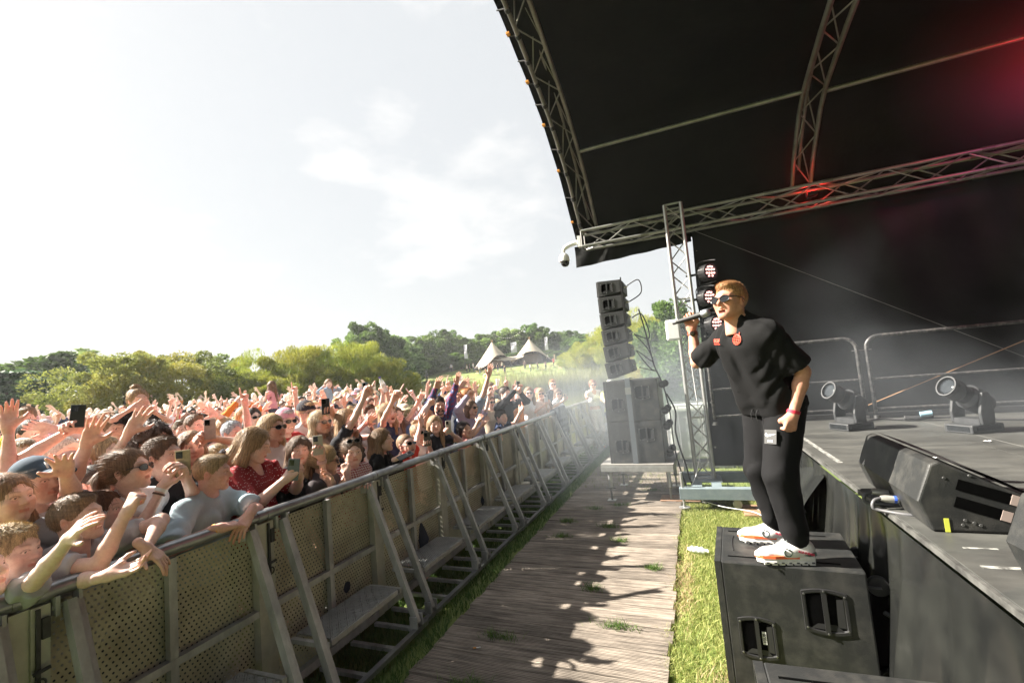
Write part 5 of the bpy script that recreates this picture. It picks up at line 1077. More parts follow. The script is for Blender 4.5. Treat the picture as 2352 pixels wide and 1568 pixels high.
# ------------------------------------------------------------------ hair, local to the head
HAIRS = {}
def hair(style, h, seed=0):
    key = (style, h, seed)
    if key in HAIRS: return HAIRS[key]
    lo = (-.16, -.22, -.16); hi = (.16, .13, .2)
    if style in ('long', 'bob', 'half'): lo = (-.18, -.22, -.42 if style != 'bob' else -.24)
    if style == 'pony': lo = (-.16, -.3, -.32)
    if style in ('bun',): hi = (.16, .13, .26)
    S = SDF(lo, hi, h)
    th = {'crop': .006, 'short': .013, 'quiff': .013, 'curly': .035, 'fade': .008}.get(style, .017)
    S.ell((0, -.022, .034), (.077 + th, .098 + th, .089 + th), k=0)
    if style in ('quiff', 'fade', 'short'): S.ell((0, .012, .092), (.062, .075, .036 if style != 'short' else .028), k=.02); S.ell((0, .058, .090), (.045, .03, .022), k=.015)
    # open the face
    hl = {'crop': .068, 'fade': .072, 'quiff': .074, 'short': .066}.get(style, .072)
    S.ell((0, .115, -.035), (.069, .095, hl + .038), k=.010, mode=-1)
    if style in ('crop', 'short', 'quiff', 'fade', 'curly'):
        S.cut((0, -.02, -.052), (0, .25, -1), k=.012); S.ell((0, .05, -.085), (.2, .07, .075), k=.01, mode=-1)
        for sx in (-1, 1): S.ell((sx * .088, -.006, -.022), (.03, .026, .036), k=.008, mode=-1)
    if style in ('long', 'half', 'bob'):
        zb = -.37 if style != 'bob' else -.17
        for sx in (-1, 1):
            S.cone((sx * .073, -.03, .03), (sx * .088, -.03, -.12), .036, .040, k=.03)
            if style != 'bob': S.cone((sx * .088, -.03, -.12), (sx * .075, .03 if style == 'half' else -.045, zb), .042, .022, k=.03)
            else: S.cone((sx * .088, -.03, -.10), (sx * .078, -.01, zb), .040, .026, k=.03)
        S.cone((0, -.085, .02), (0, -.105, -.12), .062, .066, k=.03); S.cone((0, -.105, -.12), (0, -.10, zb + .02), .066, .040, k=.03)
        S.ell((0, .10, -.06), (.060, .075, .125), k=.012, mode=-1); S.cut((0, 0, zb - .02), (0, .1, -1), k=.01)
        S.ell((0, .10, -.26), (.075, .10, .12), k=.01, mode=-1)
        S.cone((0, -.025, -.06), (0, -.035, -.25), .048, .05, k=.01, mode=-1)
    if style in ('pony', 'bun'):
        S.cut((0, -.02, -.062), (0, .35, -1), k=.012); S.ell((0, .06, -.09), (.2, .08, .085), k=.01, mode=-1)
        for sx in (-1, 1): S.ell((sx * .088, -.004, -.022), (.03, .026, .034), k=.008, mode=-1)
        if style == 'pony':
            S.cone((0, -.115, .035), (0, -.165, .0), .022, .034, k=.015); S.cone((0, -.165, .0), (0, -.165, -.12), .036, .032, k=.015); S.cone((0, -.165, -.12), (0.01, -.15, -.25), .032, .012, k=.015)
        else: S.ell((0, -.05, .142), (.045, .045, .038), k=.012)
    am = {'curly': .012, 'crop': .0012, 'fade': .002, 'short': .003, 'quiff': .0035}.get(style, .005)
    if style == 'curly': S.disp(lambda X, Y, Z: am * fbm(X, Y, Z, 150, seed) + .006 * fbm(X, Y, Z, 300, seed + 3))
    elif style in ('long', 'half', 'bob', 'pony', 'bun'):
        def strands(X, Y, Z):
            ph = np.arctan2(X + .004, Y + .03); ro = np.sqrt(X ** 2 + (Y + .03) ** 2); w = np.clip(ro / .07, 0, 1)
            return w * (.0016 * np.sin(ph * 47 + 2.2 * fbm(X, Y, Z, 18, seed)) + .0012 * np.sin(ph * 103 + 3 * fbm(X, Y, Z, 25, seed + 1))) + .005 * fbm(X, Y, Z * .5, 26, seed + 5)
        S.disp(strands)
    else: S.disp(lambda X, Y, Z: am * fbm(X, Y * .6, Z, 260, seed))
    P, F = S.poly()
    C = np.ones((len(P), 3)); v = 1 + .30 * fbm(P[:, 0], P[:, 1], P[:, 2] * (.15 if style in ('long', 'half', 'bob', 'pony') else 1), 240, seed + 9); C *= v[:, None]
    if style in ('fade',):
        side = np.clip((.055 - P[:, 2]) / .05, 0, 1)[:, None]; C = C * (1 - side * .5) + np.array([1.5, 1.35, 1.25]) * side * .5
    if style in ('long', 'half', 'bob', 'pony', 'bun'):
        ph = np.arctan2(P[:, 0] + .004, P[:, 1] + .03); C = np.ones((len(P), 3)) * (1 + .16 * np.sin(ph * 47 + 2.2 * fbm(P[:, 0], P[:, 1], P[:, 2], 18, seed) + 1.5) + .2 * fbm(P[:, 0], P[:, 1], P[:, 2] * .3, 60, seed))[:, None]
        C *= (1 + np.clip(-P[:, 2] * 1.2, -.1, .35))[:, None]
    g0 = Geo(P, F, np.clip(C, .3, 1.8))
    if h < .01:
        ns = 6500 if h < .006 else 1600; r_ = np.random.RandomState(seed + 31); Fa = np.array([f[:3] for f in F]); fi = r_.randint(0, len(Fa), ns); A, B, D = P[Fa[fi, 0]], P[Fa[fi, 1]], P[Fa[fi, 2]]
        nn = np.cross(B - A, D - A); nn /= (np.linalg.norm(nn, axis=1)[:, None] + 1e-9); b0 = A + (B - A) * r_.uniform(0, 1, (ns, 1)); out = b0 - np.array([0, -.02, .0]); sg = np.sign((nn * out).sum(1)); sg[sg == 0] = 1; nn *= sg[:, None]
        lon = style in ('long', 'half', 'bob', 'pony'); top_ = np.clip((b0[:, 2] - .06) / .05, 0, 1)[:, None]
        if style in ('pony', 'bun'): fl = np.where(b0[:, 1:2] > -.12, np.array([0, -1., .15]), np.array([0, -.15, -1.]))
        elif lon: fl = np.array([0, -.1, -1.]) + top_ * np.stack([np.sign(b0[:, 0]), 0 * b0[:, 0], 0 * b0[:, 0]], 1) * 1.2
        elif style == 'curly': fl = r_.normal(size=(ns, 3))
        else: fl = (1 - top_) * np.array([0, -.25, -1.]) + top_ * np.array([.35, 1., .25])
        d = fl - nn * (fl * nn).sum(1)[:, None]; d /= (np.linalg.norm(d, axis=1)[:, None] + 1e-9); lift = .16 if not lon else .04
        d = d + nn * (lift + .35 * top_ * (0 if lon else 1)) + r_.normal(0, .13 if not lon else .055, (ns, 3)); d /= np.linalg.norm(d, axis=1)[:, None]
        ln_ = r_.uniform(.5, 1.2, (ns, 1)) * ({'crop': .008, 'fade': .016, 'curly': .03}.get(style, .022) if not lon else .065); w_ = np.cross(d, nn); w_ /= (np.linalg.norm(w_, axis=1)[:, None] + 1e-9); ww = (.0011 if h < .006 else .0026)
        Q = np.stack([b0 - nn * .002 - w_ * ww, b0 - nn * .002 + w_ * ww, b0 + d * ln_], 1).reshape(-1, 3); cs = np.repeat(np.clip(r_.normal(1.0, .32, ns), .4, 1.9), 3)[:, None] * np.ones(3)
        g0 = join([g0, Geo(Q, [(3 * i, 3 * i + 1, 3 * i + 2) for i in range(ns)], cs)])
    HAIRS[key] = g0; return HAIRS[key]
M_skin = mat('skin', (.88, .82, .82), (1.0, 1.0, 1.0), scale=60, rough=.5, objcol=True, vcol=True, sss=.14, spec=.3, bump=.25, bscale=220, bdist=.0015, detail=8)
M_hair = mat('hair', (.6, .6, .6), (1.2, 1.2, 1.2), scale=110, rough=.55, objcol=True, vcol=True, stretch=(1, 1, .1), bump=.6, bscale=160, bdist=.004, spec=.35)
M_cloth = mat('cloth', (.88, .88, .88), (1.04, 1.04, 1.04), scale=12, rough=.85, objcol=True, vcol=True, bump=.15, bscale=9, bdist=.012, spec=.2, tl=.08)
M_glass_dark = mat('dark_lens', (.008, .008, .009), rough=.08, spec=.7)
M_frame = mat('black_plastic', (.012, .012, .013), rough=.3)
M_cap = mat('cap_cloth', (.85, .85, .85), (1.05, 1.05, 1.05), scale=30, rough=.9, objcol=True)
# ------------------------------------------------------------------ one person
def person(name, loc, face=0., height=1.72, kind='m', lean=0., side=0., hyaw=0., hpitch=0., mouth='closed', hstyle='short', arms=(None, None), lod=0, fat=1., sleeve='short', top='tee',
           skin=(.56, .36, .27), hairc=(.06, .04, .025), topc=(.3, .3, .3), botc=(.05, .06, .09), botlen='long', glasses=False, cap=None, capc=(.1, .1, .12), seed=0, legs=True, crouch=0.,
           proto=False, extra_top=None, feet=None, nofeet=False, neckf=1., botg=.014, nhole=1., shz=1.415):
    """local frame: +Y is the way the person faces; arms: dict(t=(x,y,z) hand target, pole, hand, palm) or None (hanging); right arm (+X) first"""
    s = height / 1.75; hs = 1. if height > 1.5 else 1.06
    hh = (.0042, .0075, .014)[lod]; bh = (.011, .016, .024)[lod]; fh = (.0042, .0062, .0095)[lod]
    pel = np.array([0, 0, (.94 - crouch) * s]); ax_ = Ry(side) @ Rx(-lean)
    T = lambda x, y, z: pel + ax_ @ (np.array([x, y, z - .94]) * s)
    wsh = (.178 if kind == 'm' else .158) * (1 + (fat - 1) * .5)
    neck = T(0, -.005, 1.475); sh = [T(wsh, 0, shz), T(-wsh, 0, shz)]
    hc = T(0, .02, 1.475) + np.array([0, .015, .165]) * s * hs * .98
    HR = Rz(hyaw) @ Rx(hpitch) @ Rx(-lean * .25)
    hc = neck + (Rz(hyaw * .2) @ Rx(-lean * .6 + hpitch * .4)) @ np.array([0, .035, .15 * neckf]) * s
    parts = []
    armsk = []
    for i in (0, 1):
        sgn = 1 if i == 0 else -1; a = arms[i]
        if a is None: a = dict(t=T(sgn * (.27 + .05 * (fat - 1)), .06, .88) if kind == 'm' else T(sgn * .25, .06, .9), pole=(sgn * .6, -1, 0), hand='wave', palm=(-sgn, .2, 0))
        e, w = ik(sh[i], a['t'], .295 * s, .262 * s, a.get('pole', (sgn * .8, -.3, -.6)))
        armsk.append((sh[i], e, w, a, sgn))
    # ---- skin body
    pts = [q for A in armsk for q in A[:3]] + [T(0, 0, .9), T(0, 0, 1.5)] + ([np.array([.14, .1, 0]), np.array([-.14, -.1, 0])] if legs else [])
    lo = np.min(pts, 0) - .14 * max(1, fat); hi = np.max(pts, 0) + .14 * max(1, fat); lo[2] = max(lo[2], 0)
    def torso(S, g, k=.05):
        S.ell(T(0, .0, 1.27), np.array([.150 * fat, .098 * fat, .19]) * s + g, ax_, k=0)
        S.ell(T(0, .012, 1.09), np.array([.130 * fat, .092 * fat, .16]) * s + g, ax_, k=k); S.ell(T(0, -.005, .95), np.array([.150 * fat, .105 * fat, .13]) * s + g * 1.9, ax_, k=k)
        if kind == 'f':
            for sx in (-1, 1): S.ell(T(sx * .068, .085, 1.285), np.array([.058, .05, .058]) * s + g, ax_, k=.03)
        for A in armsk: S.cone(T(A[4] * .06, -.01, 1.44 + (shz - 1.415) * .4), A[0], .055 * s + g, .055 * s + g, k=k)
        if fat > 1.1: S.ell(T(0, .05, 1.07), np.array([.12 * fat, .085 * fat, .13]) * s + g, ax_, k=k)
    S = SDF(lo, hi, bh)
    torso(S, 0)
    S.cone(T(0, -.012, 1.40), neck + (hc - neck) * .35, .064 * s, .050 * s if kind != 'm' else .057 * s, k=.04)
    af = (1.0 if kind == 'm' else .86) * (1 + (fat - 1) * .7)
    for (a0, e, w, a, sgn) in armsk:
        S.cone(a0, e, .050 * s * af, .038 * s * af, k=.03); m1 = e + (w - e) * .3
        S.cone(e, m1, .037 * s * af, .039 * s * af, k=.015); S.cone(m1, w, .039 * s * af, .0255 * s * min(af, 1.1), k=.015)
    hips = [T(.085 * fat, 0, .9), T(-.085 * fat, 0, .9)]; feet = feet or [np.array([.10 * s, .02, .05]), np.array([-.10 * s, -.02, .05])]; feet = [np.array([f[0], f[1], max(f[2], .05)]) for f in feet]; kn = []
    if legs:
        for i in (0, 1):
            k_, an = ik(hips[i], feet[i] + np.array([0, -.02, .03]), .44 * s, .43 * s, (0, 1, 0)); kn.append((k_, an))
            S.cone(hips[i], k_, .083 * s * fat, .056 * s, k=.03); S.cone(k_, k_ + (an - k_) * .3, .054 * s, .057 * s, k=.02); S.cone(k_ + (an - k_) * .3, an, .057 * s, .037 * s, k=.02)
            if not nofeet: S.cone(an + np.array([0, -.02, -.04]), an + np.array([0, .15, -.045]), .036, .028, k=.02)
    P, F_ = S.poly(.15 if lod else .05); body = Geo(P, F_)
    gs = [body, head(kind, mouth, hh).move(HR, hc, s * hs * (1.0 if height > 1.5 else 1.08 / s * .93 + 0 if False else 1.0))]
    HSC = s * hs if height > 1.45 else (.5 + .5 * s) * 1.0
    gs[1] = head(kind if height > 1.45 or kind == 'm' and height > 1.5 else ('c' if height < 1.5 else kind), mouth, hh).move(HR, hc, HSC)
    for (a0, e, w, a, sgn) in armsk:
        d = w - e; d = d / np.linalg.norm(d); hd = a.get('dir'); hd = d if hd is None else np.array(hd) / np.linalg.norm(hd)
        fr = frame(hd, a.get('palm', (0, 1, 0)))
        gs.append(hand(a.get('hand', 'wave'), fh, 1. if lod == 0 else (1.06 if lod == 1 else 1.2)).move(fr, w, s * (1.05 if height > 1.45 else 1.1), mirror=(sgn > 0)))
    root = link(name, geo_mesh('body', join(gs)), M_skin); root.color = (*skin, 1)
    # ---- top
    lo2 = np.min([q for A in armsk for q in A[:3]] + [T(0, 0, .86), T(0, 0, 1.52)], 0) - .16 * max(1, fat); hi2 = np.max([q for A in armsk for q in A[:3]] + [T(0, 0, 1.52)], 0) + .16 * max(1, fat)
    S = SDF(lo2, hi2, bh if lod else .009); g = .012 if lod < 2 else .018
    torso(S, g * 1.25, k=.05)
    if top == 'tee' or top == 'coat':
        S.cone(T(0, -.01, 1.40), neck + np.array([0, 0, .01]), .072 * s, .066 * s, k=.03)
    for (a0, e, w, a, sgn) in armsk:
        if sleeve == 'none': continue
        end = a0 + (e - a0) * (.72 if sleeve == 'short' else (.9 if sleeve == 'elbow' else 1)); loose = 1.12 if sleeve != 'long' else 1.05
        S.cone(a0, end, (.047 * s * af + g) * loose, (.049 * s * af + g) * loose, k=.035)
        if sleeve == 'long': S.cone(e, w - (w - e) * .06, .044 * s * af + g, .029 * s + g, k=.03)
    if extra_top: extra_top(S, T, s, armsk)
    if lod < 2: S.disp(lambda X, Y, Z: (.012 if lod == 0 and not extra_top else .008) * folds(X, Y, Z, seed + 11) + .002 * fbm(X, Y, Z, 40, seed))
    hem = T(0, 0, (.90 if not extra_top else .872) if top != 'crop' else 1.08); S.cut(hem, ax_ @ np.array([0, 0, -1.]))
    for (a0, e, w, a, sgn) in armsk:
        if sleeve in ('short', 'elbow'):
            d = (e - a0) / np.linalg.norm(e - a0); p = a0 + (e - a0) * (.66 if sleeve == 'short' else .86); q = S._sl(p + d * .06 - .11, p + d * .06 + .11)
            if q: sl, X, Y, Z = q; dd = (X - p[0]) * d[0] + (Y - p[1]) * d[1] + (Z - p[2]) * d[2]; rr_ = np.sqrt((X - p[0] - d[0] * dd) ** 2 + (Y - p[1] - d[1] * dd) ** 2 + (Z - p[2] - d[2] * dd) ** 2); S.D[sl] = np.where((dd > 0) & (rr_ < .105 * fat), np.maximum(S.D[sl], dd), S.D[sl])
    nk = T(0, .04, 1.505 if top in ('tee', 'coat') else 1.46); S.ell(nk, np.array([.062, .085, .045 if top in ('tee', 'coat') else .10]) * s * nhole, ax_, k=.008, mode=-1)
    P, F_ = S.poly(.1 if lod else .03)
    tp = link('shirt' if top != 'coat' else 'jacket', geo_mesh('shirt', Geo(P, F_)), M_cloth, root); tp.color = (*topc, 1)
    # ---- trousers
    if legs:
        S = SDF(np.array([-.32 * fat, -.34, 0]) * s, np.array([.32 * fat, .34, 1.04]) * s, bh if botg < .02 else .010); g = botg
        S.ell(T(0, -.005, .95), np.array([.150 * fat, .105 * fat, .11]) * s + g, ax_, k=0)
        for i in (0, 1):
            k_, an = kn[i]; S.cone(hips[i], k_, .080 * s * fat + g, .058 * s + g, k=.03)
            if botlen == 'long': S.cone(k_, k_ + (an - k_) * .75, .058 * s + g, .048 * s + g * .75, k=.03); S.cone(k_ + (an - k_) * .75, an, .048 * s + g * .75, .041 * s + min(g, .014), k=.02)
            elif botlen == 'short': S.cone(k_, k_ + (an - k_) * .05, .06 * s + g, .06 * s + g, k=.01)
        S.cut(T(0, 0, 1.0), ax_ @ np.array([0, 0, 1.]))
        S.disp(lambda X, Y, Z: .007 * folds(X, Y, Z, seed + 4)); P, F_ = S.poly(.12)
        b_ = link('trousers', geo_mesh('trousers', Geo(P, F_)), M_cloth, root); b_.color = (*botc, 1)
        mb = MB()
        for i in (0, 1):
            an = kn[i][1]; mb.lathe([(.03, -.0), (.05, .0), (.052, .03), (.045, .06), (.03, .075)], (an[0], an[1] + .04, 0), np.diag([.85, 2.4, 1.]), 12)
        build(mb, 'shoes', M_frame if seed % 3 else mat('white_shoe', (.7, .7, .68), rough=.6), root, 60)
    # ---- hair, cap, glasses
    hm = Matrix.Translation(Vector(hc)) @ Matrix(HR.tolist()).to_4x4() @ Matrix.Scale(HSC, 4)
    if hstyle != 'bald':
        key = ('hair', hstyle, lod, seed % 3)
        if key not in MCACHE: MCACHE[key] = geo_mesh('hair', hair(hstyle, (.0042, .007, .014)[lod], seed % 3)); MCACHE[key].materials.append(M_hair)
        ho = link('hair', MCACHE[key], None, root); ho.matrix_local = hm; ho.color = (*hairc, 1)
    if glasses:
        if 'glasses' not in MCACHE: make_glasses()
        go = link('sunglasses', MCACHE['glasses'], None, root); go.matrix_local = hm
    if cap:
        if cap not in MCACHE: make_caps()
        co = link({'cap': 'baseball_cap', 'beanie': 'beanie', 'bucket': 'bucket_hat'}[cap], MCACHE[cap], None, root); co.matrix_local = hm; co.color = (*capc, 1)
    root['_hc'] = [float(q) for q in hc]
    root.location = loc; root.rotation_euler = (0, 0, face)
    return root, dict(hm=hm, T=T, arms=armsk, hc=hc, HR=HR, s=s, HSC=HSC)
MCACHE = {}
def make_glasses():
    mb = MB()
    for sx in (-1, 1):
        pts = [(sx * (.034 + .027 * math.cos(a)), .108 - .012 * abs(math.cos(a)) * (1 if math.cos(a) > 0 else 0), .001 + .0205 * math.sin(a) * (1 if math.sin(a) < 0 else .8)) for a in np.linspace(0, 2 * math.pi, 17)[:-1]]
        o = mb.n; mb.mi = 1
        mb.add(pts + [(p[0], p[1] - .004, p[2]) for p in pts], [tuple(range(16)), tuple(range(31, 15, -1))])
        mb.mi = 0; mb.tube(pts + [pts[0]], .0024, 6, cap=False)
        mb.tube([(sx * .061, .098, .006), (sx * .078, .07, .010), (sx * .082, .0, .008), (sx * .080, -.022, -.004)], .0026, 6)
    mb.tube([(-.008, .112, .006), (.008, .112, .006)], .003, 6)
    me = mb.mesh('sunglasses', 40); me.materials.append(M_frame); me.materials.append(M_glass_dark); MCACHE['glasses'] = me
def make_caps():
    S = SDF((-.13, -.16, -.03), (.13, .22, .17), .006); S.ell((0, -.018, .045), (.094, .115, .098), k=0); S.cut((0, 0, .032), (0, -.18, -1), k=.004)
    S.ell((0, .125, .038), (.074, .085, .03), k=0); S.ell((0, .12, .01), (.085, .095, .032), k=.002, mode=-1)
    S.ell((0, .0, -.02), (.2, .075, .05), k=.004, mode=-1); S.ell((0, -.018, .138), (.009, .009, .009), k=.002)
    P, F_ = S.poly(.02); me = geo_mesh('baseball_cap', Geo(P, F_)); me.materials.append(M_cap); MCACHE['cap'] = me
    S = SDF((-.13, -.16, -.03), (.13, .16, .17), .006); S.ell((0, -.018, .045), (.093, .113, .104), k=0); S.cut((0, 0, .03), (0, -.1, -1), k=.004); S.disp(lambda X, Y, Z: .0015 * np.sin(np.arctan2(Y, X) * 60) + 0 * Z)
    P, F_ = S.poly(.02); me = geo_mesh('beanie', Geo(P, F_)); me.materials.append(M_cap); MCACHE['beanie'] = me
    S = SDF((-.18, -.2, -.03), (.18, .2, .17), .006); S.ell((0, -.018, .05), (.094, .114, .095), k=0); S.cone((0, -.01, .035), (0, -.01, .04), .05, .05, k=.02); S.ell((0, -.012, .03), (.15, .165, .028), k=.02); S.ell((0, -.012, .005), (.17, .18, .03), k=.004, mode=-1)
    P, F_ = S.poly(.02); me = geo_mesh('bucket_hat', Geo(P, F_)); me.materials.append(M_cap); MCACHE['bucket'] = me
# ------------------------------------------------------------------ placing people
CAMP = np.array([0, 0, CAM_H])
def ray(u, v):
    d = RW @ np.array([u - 1176, v - 784, 1045.3]); return d / np.linalg.norm(d)
def onx(u, v, X): d = ray(u, v); return CAMP + d * (X / d[0])
def ony(u, v, Y): d = ray(u, v); return CAMP + d * (Y / d[1])
def proj(p):
    c = RW.T @ (np.array(p, float) - CAMP); return 1176 + 1045.3 * c[0] / c[2], 784 + 1045.3 * c[1] / c[2], c[2]
def to_local(loc, face, w): return Rz(-face) @ (np.array(w) - np.array(loc))
SK = {'fair': (.80, .54, .44), 'pink': (.84, .53, .44), 'tan': (.68, .43, .32), 'light': (.85, .63, .54), 'red': (.76, .45, .37)}
HC = {'blond': (.52, .36, .19), 'dark blond': (.34, .22, .12), 'brown': (.14, .08, .045), 'dark': (.045, .03, .023), 'ginger': (.38, .17, .06), 'grey': (.42, .40, .38), 'light brown': (.25, .15, .085)}
PH = {}
M_phone_b = mat('phone_black', (.02, .02, .022), rough=.25)
M_lens = mat('phone_lens', (.01, .01, .012), rough=.1)
def phone(p, out, upv, label, colr=(.03, .03, .035), k=0):
    """back of the phone looks along out"""
    fr = frame(upv, out)
    root = tag(empty('smartphone', p, 0, label, 'phone', 'raised phones in the crowd'), None)
    m4 = Matrix(fr.tolist()).to_4x4(); m4.translation = Vector(p); root.matrix_world = m4
    if 'case' not in PH:
        PH['case'] = MB().box((-.037, -.0045, -.074), (.037, .0045, .074)).mesh('phone_case'); PH['case'].materials.append(mat('phone_case', (1, 1, 1), (.8, .8, .8), scale=60, rough=.35, objcol=True))
        PH['lens'] = MB().box((.0, .0047, .028), (.031, .0075, .066)).lathe([(.0075, 0), (.0075, .004)], (.009, .006, .056), rot_to((0, 1, 0)), 10).lathe([(.0075, 0), (.0075, .004)], (.022, .006, .042), rot_to((0, 1, 0)), 10).mesh('l'); PH['lens'].materials.append(M_lens)
        PH['screen'] = MB().box((-.034, -.0062, -.070), (.034, -.0047, .070)).mesh('s'); PH['screen'].materials.append(mat('phone_screen', (.12, .14, .17), rough=.1))
    c = link('case', PH['case'], None, root); c.color = (*colr, 1); bevel(c, .004, 2); link('camera_block', PH['lens'], None, root); link('screen', PH['screen'], None, root); return root
def fx(d): return rad(-90 + d)
NPEOPLE = []
def hero(label, hp, X, name='person', ground=None, gaze=None, body=None, RA=None, LA=None, ph=None, height=None, group='crowd pressed along the front of the barrier', zoff=0., **k):
    """hp: where the head is, seen from the photographer, on the plane X; arms given as (point, hand kind, palm, pole)"""
    hcw = onx(hp[0], hp[1], X)
    face = fx(body if body is not None else 8)
    z0 = float(ground_z(hcw[0], hcw[1])) + .03 if ground is None else ground
    lean = k.get('lean', 0.); 
    H = height or (hcw[2] - z0 - zoff) / .927 / (1 - .02 * lean)
    H = max(1.0, H)
    off = Rz(face) @ np.array([0, math.sin(lean) * .62 * H / 1.75 + .03, 0])
    loc = np.array([hcw[0] - off[0], hcw[1] - off[1], z0 + zoff])
    arms = []
    for a in (RA, LA):
        if a is None: arms.append(None); continue
        w, hk, pw = a[0], a[1], a[2]; d = dict(t=to_local(loc, face, w), hand=hk, palm=Rz(-face) @ np.array(pw, float))
        if len(a) > 3: d['pole'] = Rz(-face) @ np.array(a[3], float)
        if len(a) > 4: d['dir'] = Rz(-face) @ np.array(a[4], float)
        arms.append(d)
    if gaze is not None:
        g = np.array(gaze) - hcw; ga = math.atan2(-g[0], g[1]); k['hyaw'] = ((ga - face + math.pi) % (2 * math.pi)) - math.pi; k['hpitch'] = math.atan2(g[2], math.hypot(g[0], g[1])) * .8
    o, info = person(name, loc.tolist(), face=face, height=H, arms=tuple(arms), **k); o.name = name
    tag(o, label, 'person', group); NPEOPLE.append(o); return o, info
def patch_mat(o, child, m):
    for c in o.children:
        if c.name.startswith(child): c.data.materials.clear(); c.data.materials.append(m); return c
def pattern_mat(name, base, spot, kind, scale):
    m = mat(name, base, rough=.85, bump=.15, bscale=9, bdist=.01, spec=.2); N = m.node_tree.nodes; l = m.node_tree.links.new; p = N['Principled BSDF']; tc = [n for n in N if n.type == 'TEX_COORD'][0]
    if kind == 'dots':
        v = N.new('ShaderNodeTexVoronoi'); v.inputs['Scale'].default_value = scale; v.inputs['Randomness'].default_value = .35; l(tc.outputs['Object'], v.inputs['Vector'])
        c = N.new('ShaderNodeMath'); c.operation = 'LESS_THAN'; c.inputs[1].default_value = .21; l(v.outputs['Distance'], c.inputs[0]); fac = c.outputs[0]
    elif kind == 'gingham':
        sp = N.new('ShaderNodeSeparateXYZ'); l(tc.outputs['Object'], sp.inputs[0]); fs = []
        ad = N.new('ShaderNodeMath'); ad.operation = 'ADD'; l(sp.outputs[0], ad.inputs[0]); l(sp.outputs[1], ad.inputs[1])
        for so in (ad.outputs[0], sp.outputs[2]):
            a = N.new('ShaderNodeMath'); a.operation = 'MULTIPLY'; a.inputs[1].default_value = scale; l(so, a.inputs[0]); b = N.new('ShaderNodeMath'); b.operation = 'SINE'; l(a.outputs[0], b.inputs[0]); c = N.new('ShaderNodeMath'); c.operation = 'GREATER_THAN'; c.inputs[1].default_value = 0; l(b.outputs[0], c.inputs[0]); fs.append(c.outputs[0])
        a = N.new('ShaderNodeMath'); a.operation = 'ADD'; l(fs[0], a.inputs[0]); l(fs[1], a.inputs[1]); b = N.new('ShaderNodeMath'); b.operation = 'MULTIPLY'; b.inputs[1].default_value = .5; l(a.outputs[0], b.inputs[0]); fac = b.outputs[0]
    else:
        v = N.new('ShaderNodeTexNoise'); v.inputs['Scale'].default_value = scale; l(tc.outputs['Object'], v.inputs['Vector']); c = N.new('ShaderNodeValToRGB'); c.color_ramp.elements[0].position = .52; c.color_ramp.elements[1].position = .58; l(v.outputs['Fac'], c.inputs[0]); fac = c.outputs[0]
    mx = N.new('ShaderNodeMix'); mx.data_type = 'RGBA'; l(fac, mx.inputs[0]); mx.inputs[6].default_value = (*base, 1); mx.inputs[7].default_value = (*spot, 1); l(mx.outputs[2], p.inputs['Base Color']); return m
def ring(root, info, i, frac, m, r=.030, w=.018, name='wristband'):
    a0, e, wv, a, sgn = info['arms'][i]; p = np.array(e) + (np.array(wv) - np.array(e)) * frac; d = np.array(wv) - np.array(e)
    return build(MB().lathe([(r - .002, -w / 2), (r + .002, -w / 2), (r + .002, w / 2), (r - .002, w / 2)], p, rot_to(d), 14), name, m, root, 40)
M_wband = mat('white_wristband', (.75, .74, .72), rough=.6); M_oband = mat('orange_wristband', (.8, .36, .05), rough=.6)
PF = (.25, 3.2, 2.2)      # where the singer's face is
UP = (0, 0, 1)
# ---- the front row, left to right
hero('boy in grey raglan shirt at the frame edge waving one forearm over the rail', (-60, 1255), -2.62, body=5, gaze=PF, height=1.40, kind='m', hstyle='short', hairc=HC['brown'], skin=SK['light'], topc=(.42, .43, .45), RA=None,
     LA=(onx(168, 1228, -2.28), 'reach', (-.2, .6, -.6), (-.2, -.6, -.8)), lod=0, seed=1)
o, inf = hero('blond boy in rust red shirt stretching an open hand over the barrier', (28, 1262), -2.76, body=12, gaze=(.3, 2.6, 1.6), kind='m', hstyle='short', hairc=(.5, .38, .22), skin=SK['light'], topc=(.26, .055, .045), lean=.28, RA=None,
     LA=(onx(272, 1318, -2.34), 'reach', (.35, -.25, .75), (-.3, 0, -1), (.62, .62, .12)), lod=0, seed=2)
o, inf = hero('grinning boy with fade haircut and black raglan shirt making a fist', (185, 1192), -2.76, body=15, gaze=PF, kind='m', hstyle='fade', hairc=(.22, .14, .085), skin=SK['fair'], mouth='smile', topc=(.52, .53, .56), lean=.12, fat=1.1,
     RA=(onx(290, 1178, -2.5), 'fist', (0, .9, .2), (-.2, -.4, -1)), LA=(onx(335, 1258, -2.52), 'wave', (-.3, 0, -1), (-.6, .6, .3), (.55, .35, -.6)), lod=0, seed=3)
def add_chest_text(o, info, txt, m, size, x=0, z=1.27):
    me = text_mesh(txt, size, .0015, .0008); me.materials.append(m); t = link('chest_print', me, None, o)
    p = info['T'](x, .125, z); t.location = p; t.rotation_euler = (rad(82), 0, math.pi); return t
o, inf = hero('man in navy baseball cap with stubble raising his open hand', (85, 1108), -3.2, body=5, gaze=(.2, 2.3, 1.7), kind='m', hstyle='crop', hairc=HC['brown'], skin=SK['fair'], topc=(.62, .60, .66), cap='cap', capc=(.045, .075, .115),
     LA=(onx(150, 1082, -2.84), 'open', (.8, -.35, .1), (-.2, .5, -1)), lod=0, seed=4, fat=1.1)
tm = text_mesh('NY', .05, .002, .002); tm.materials.append(mat('cap_white', (.8, .8, .8), rough=.7)); t = link('cap_badge', tm, None, [c for c in o.children if c.name.startswith('baseball')][0]); t.location = (0, .0985, .085); t.rotation_euler = (rad(62), 0, math.pi)
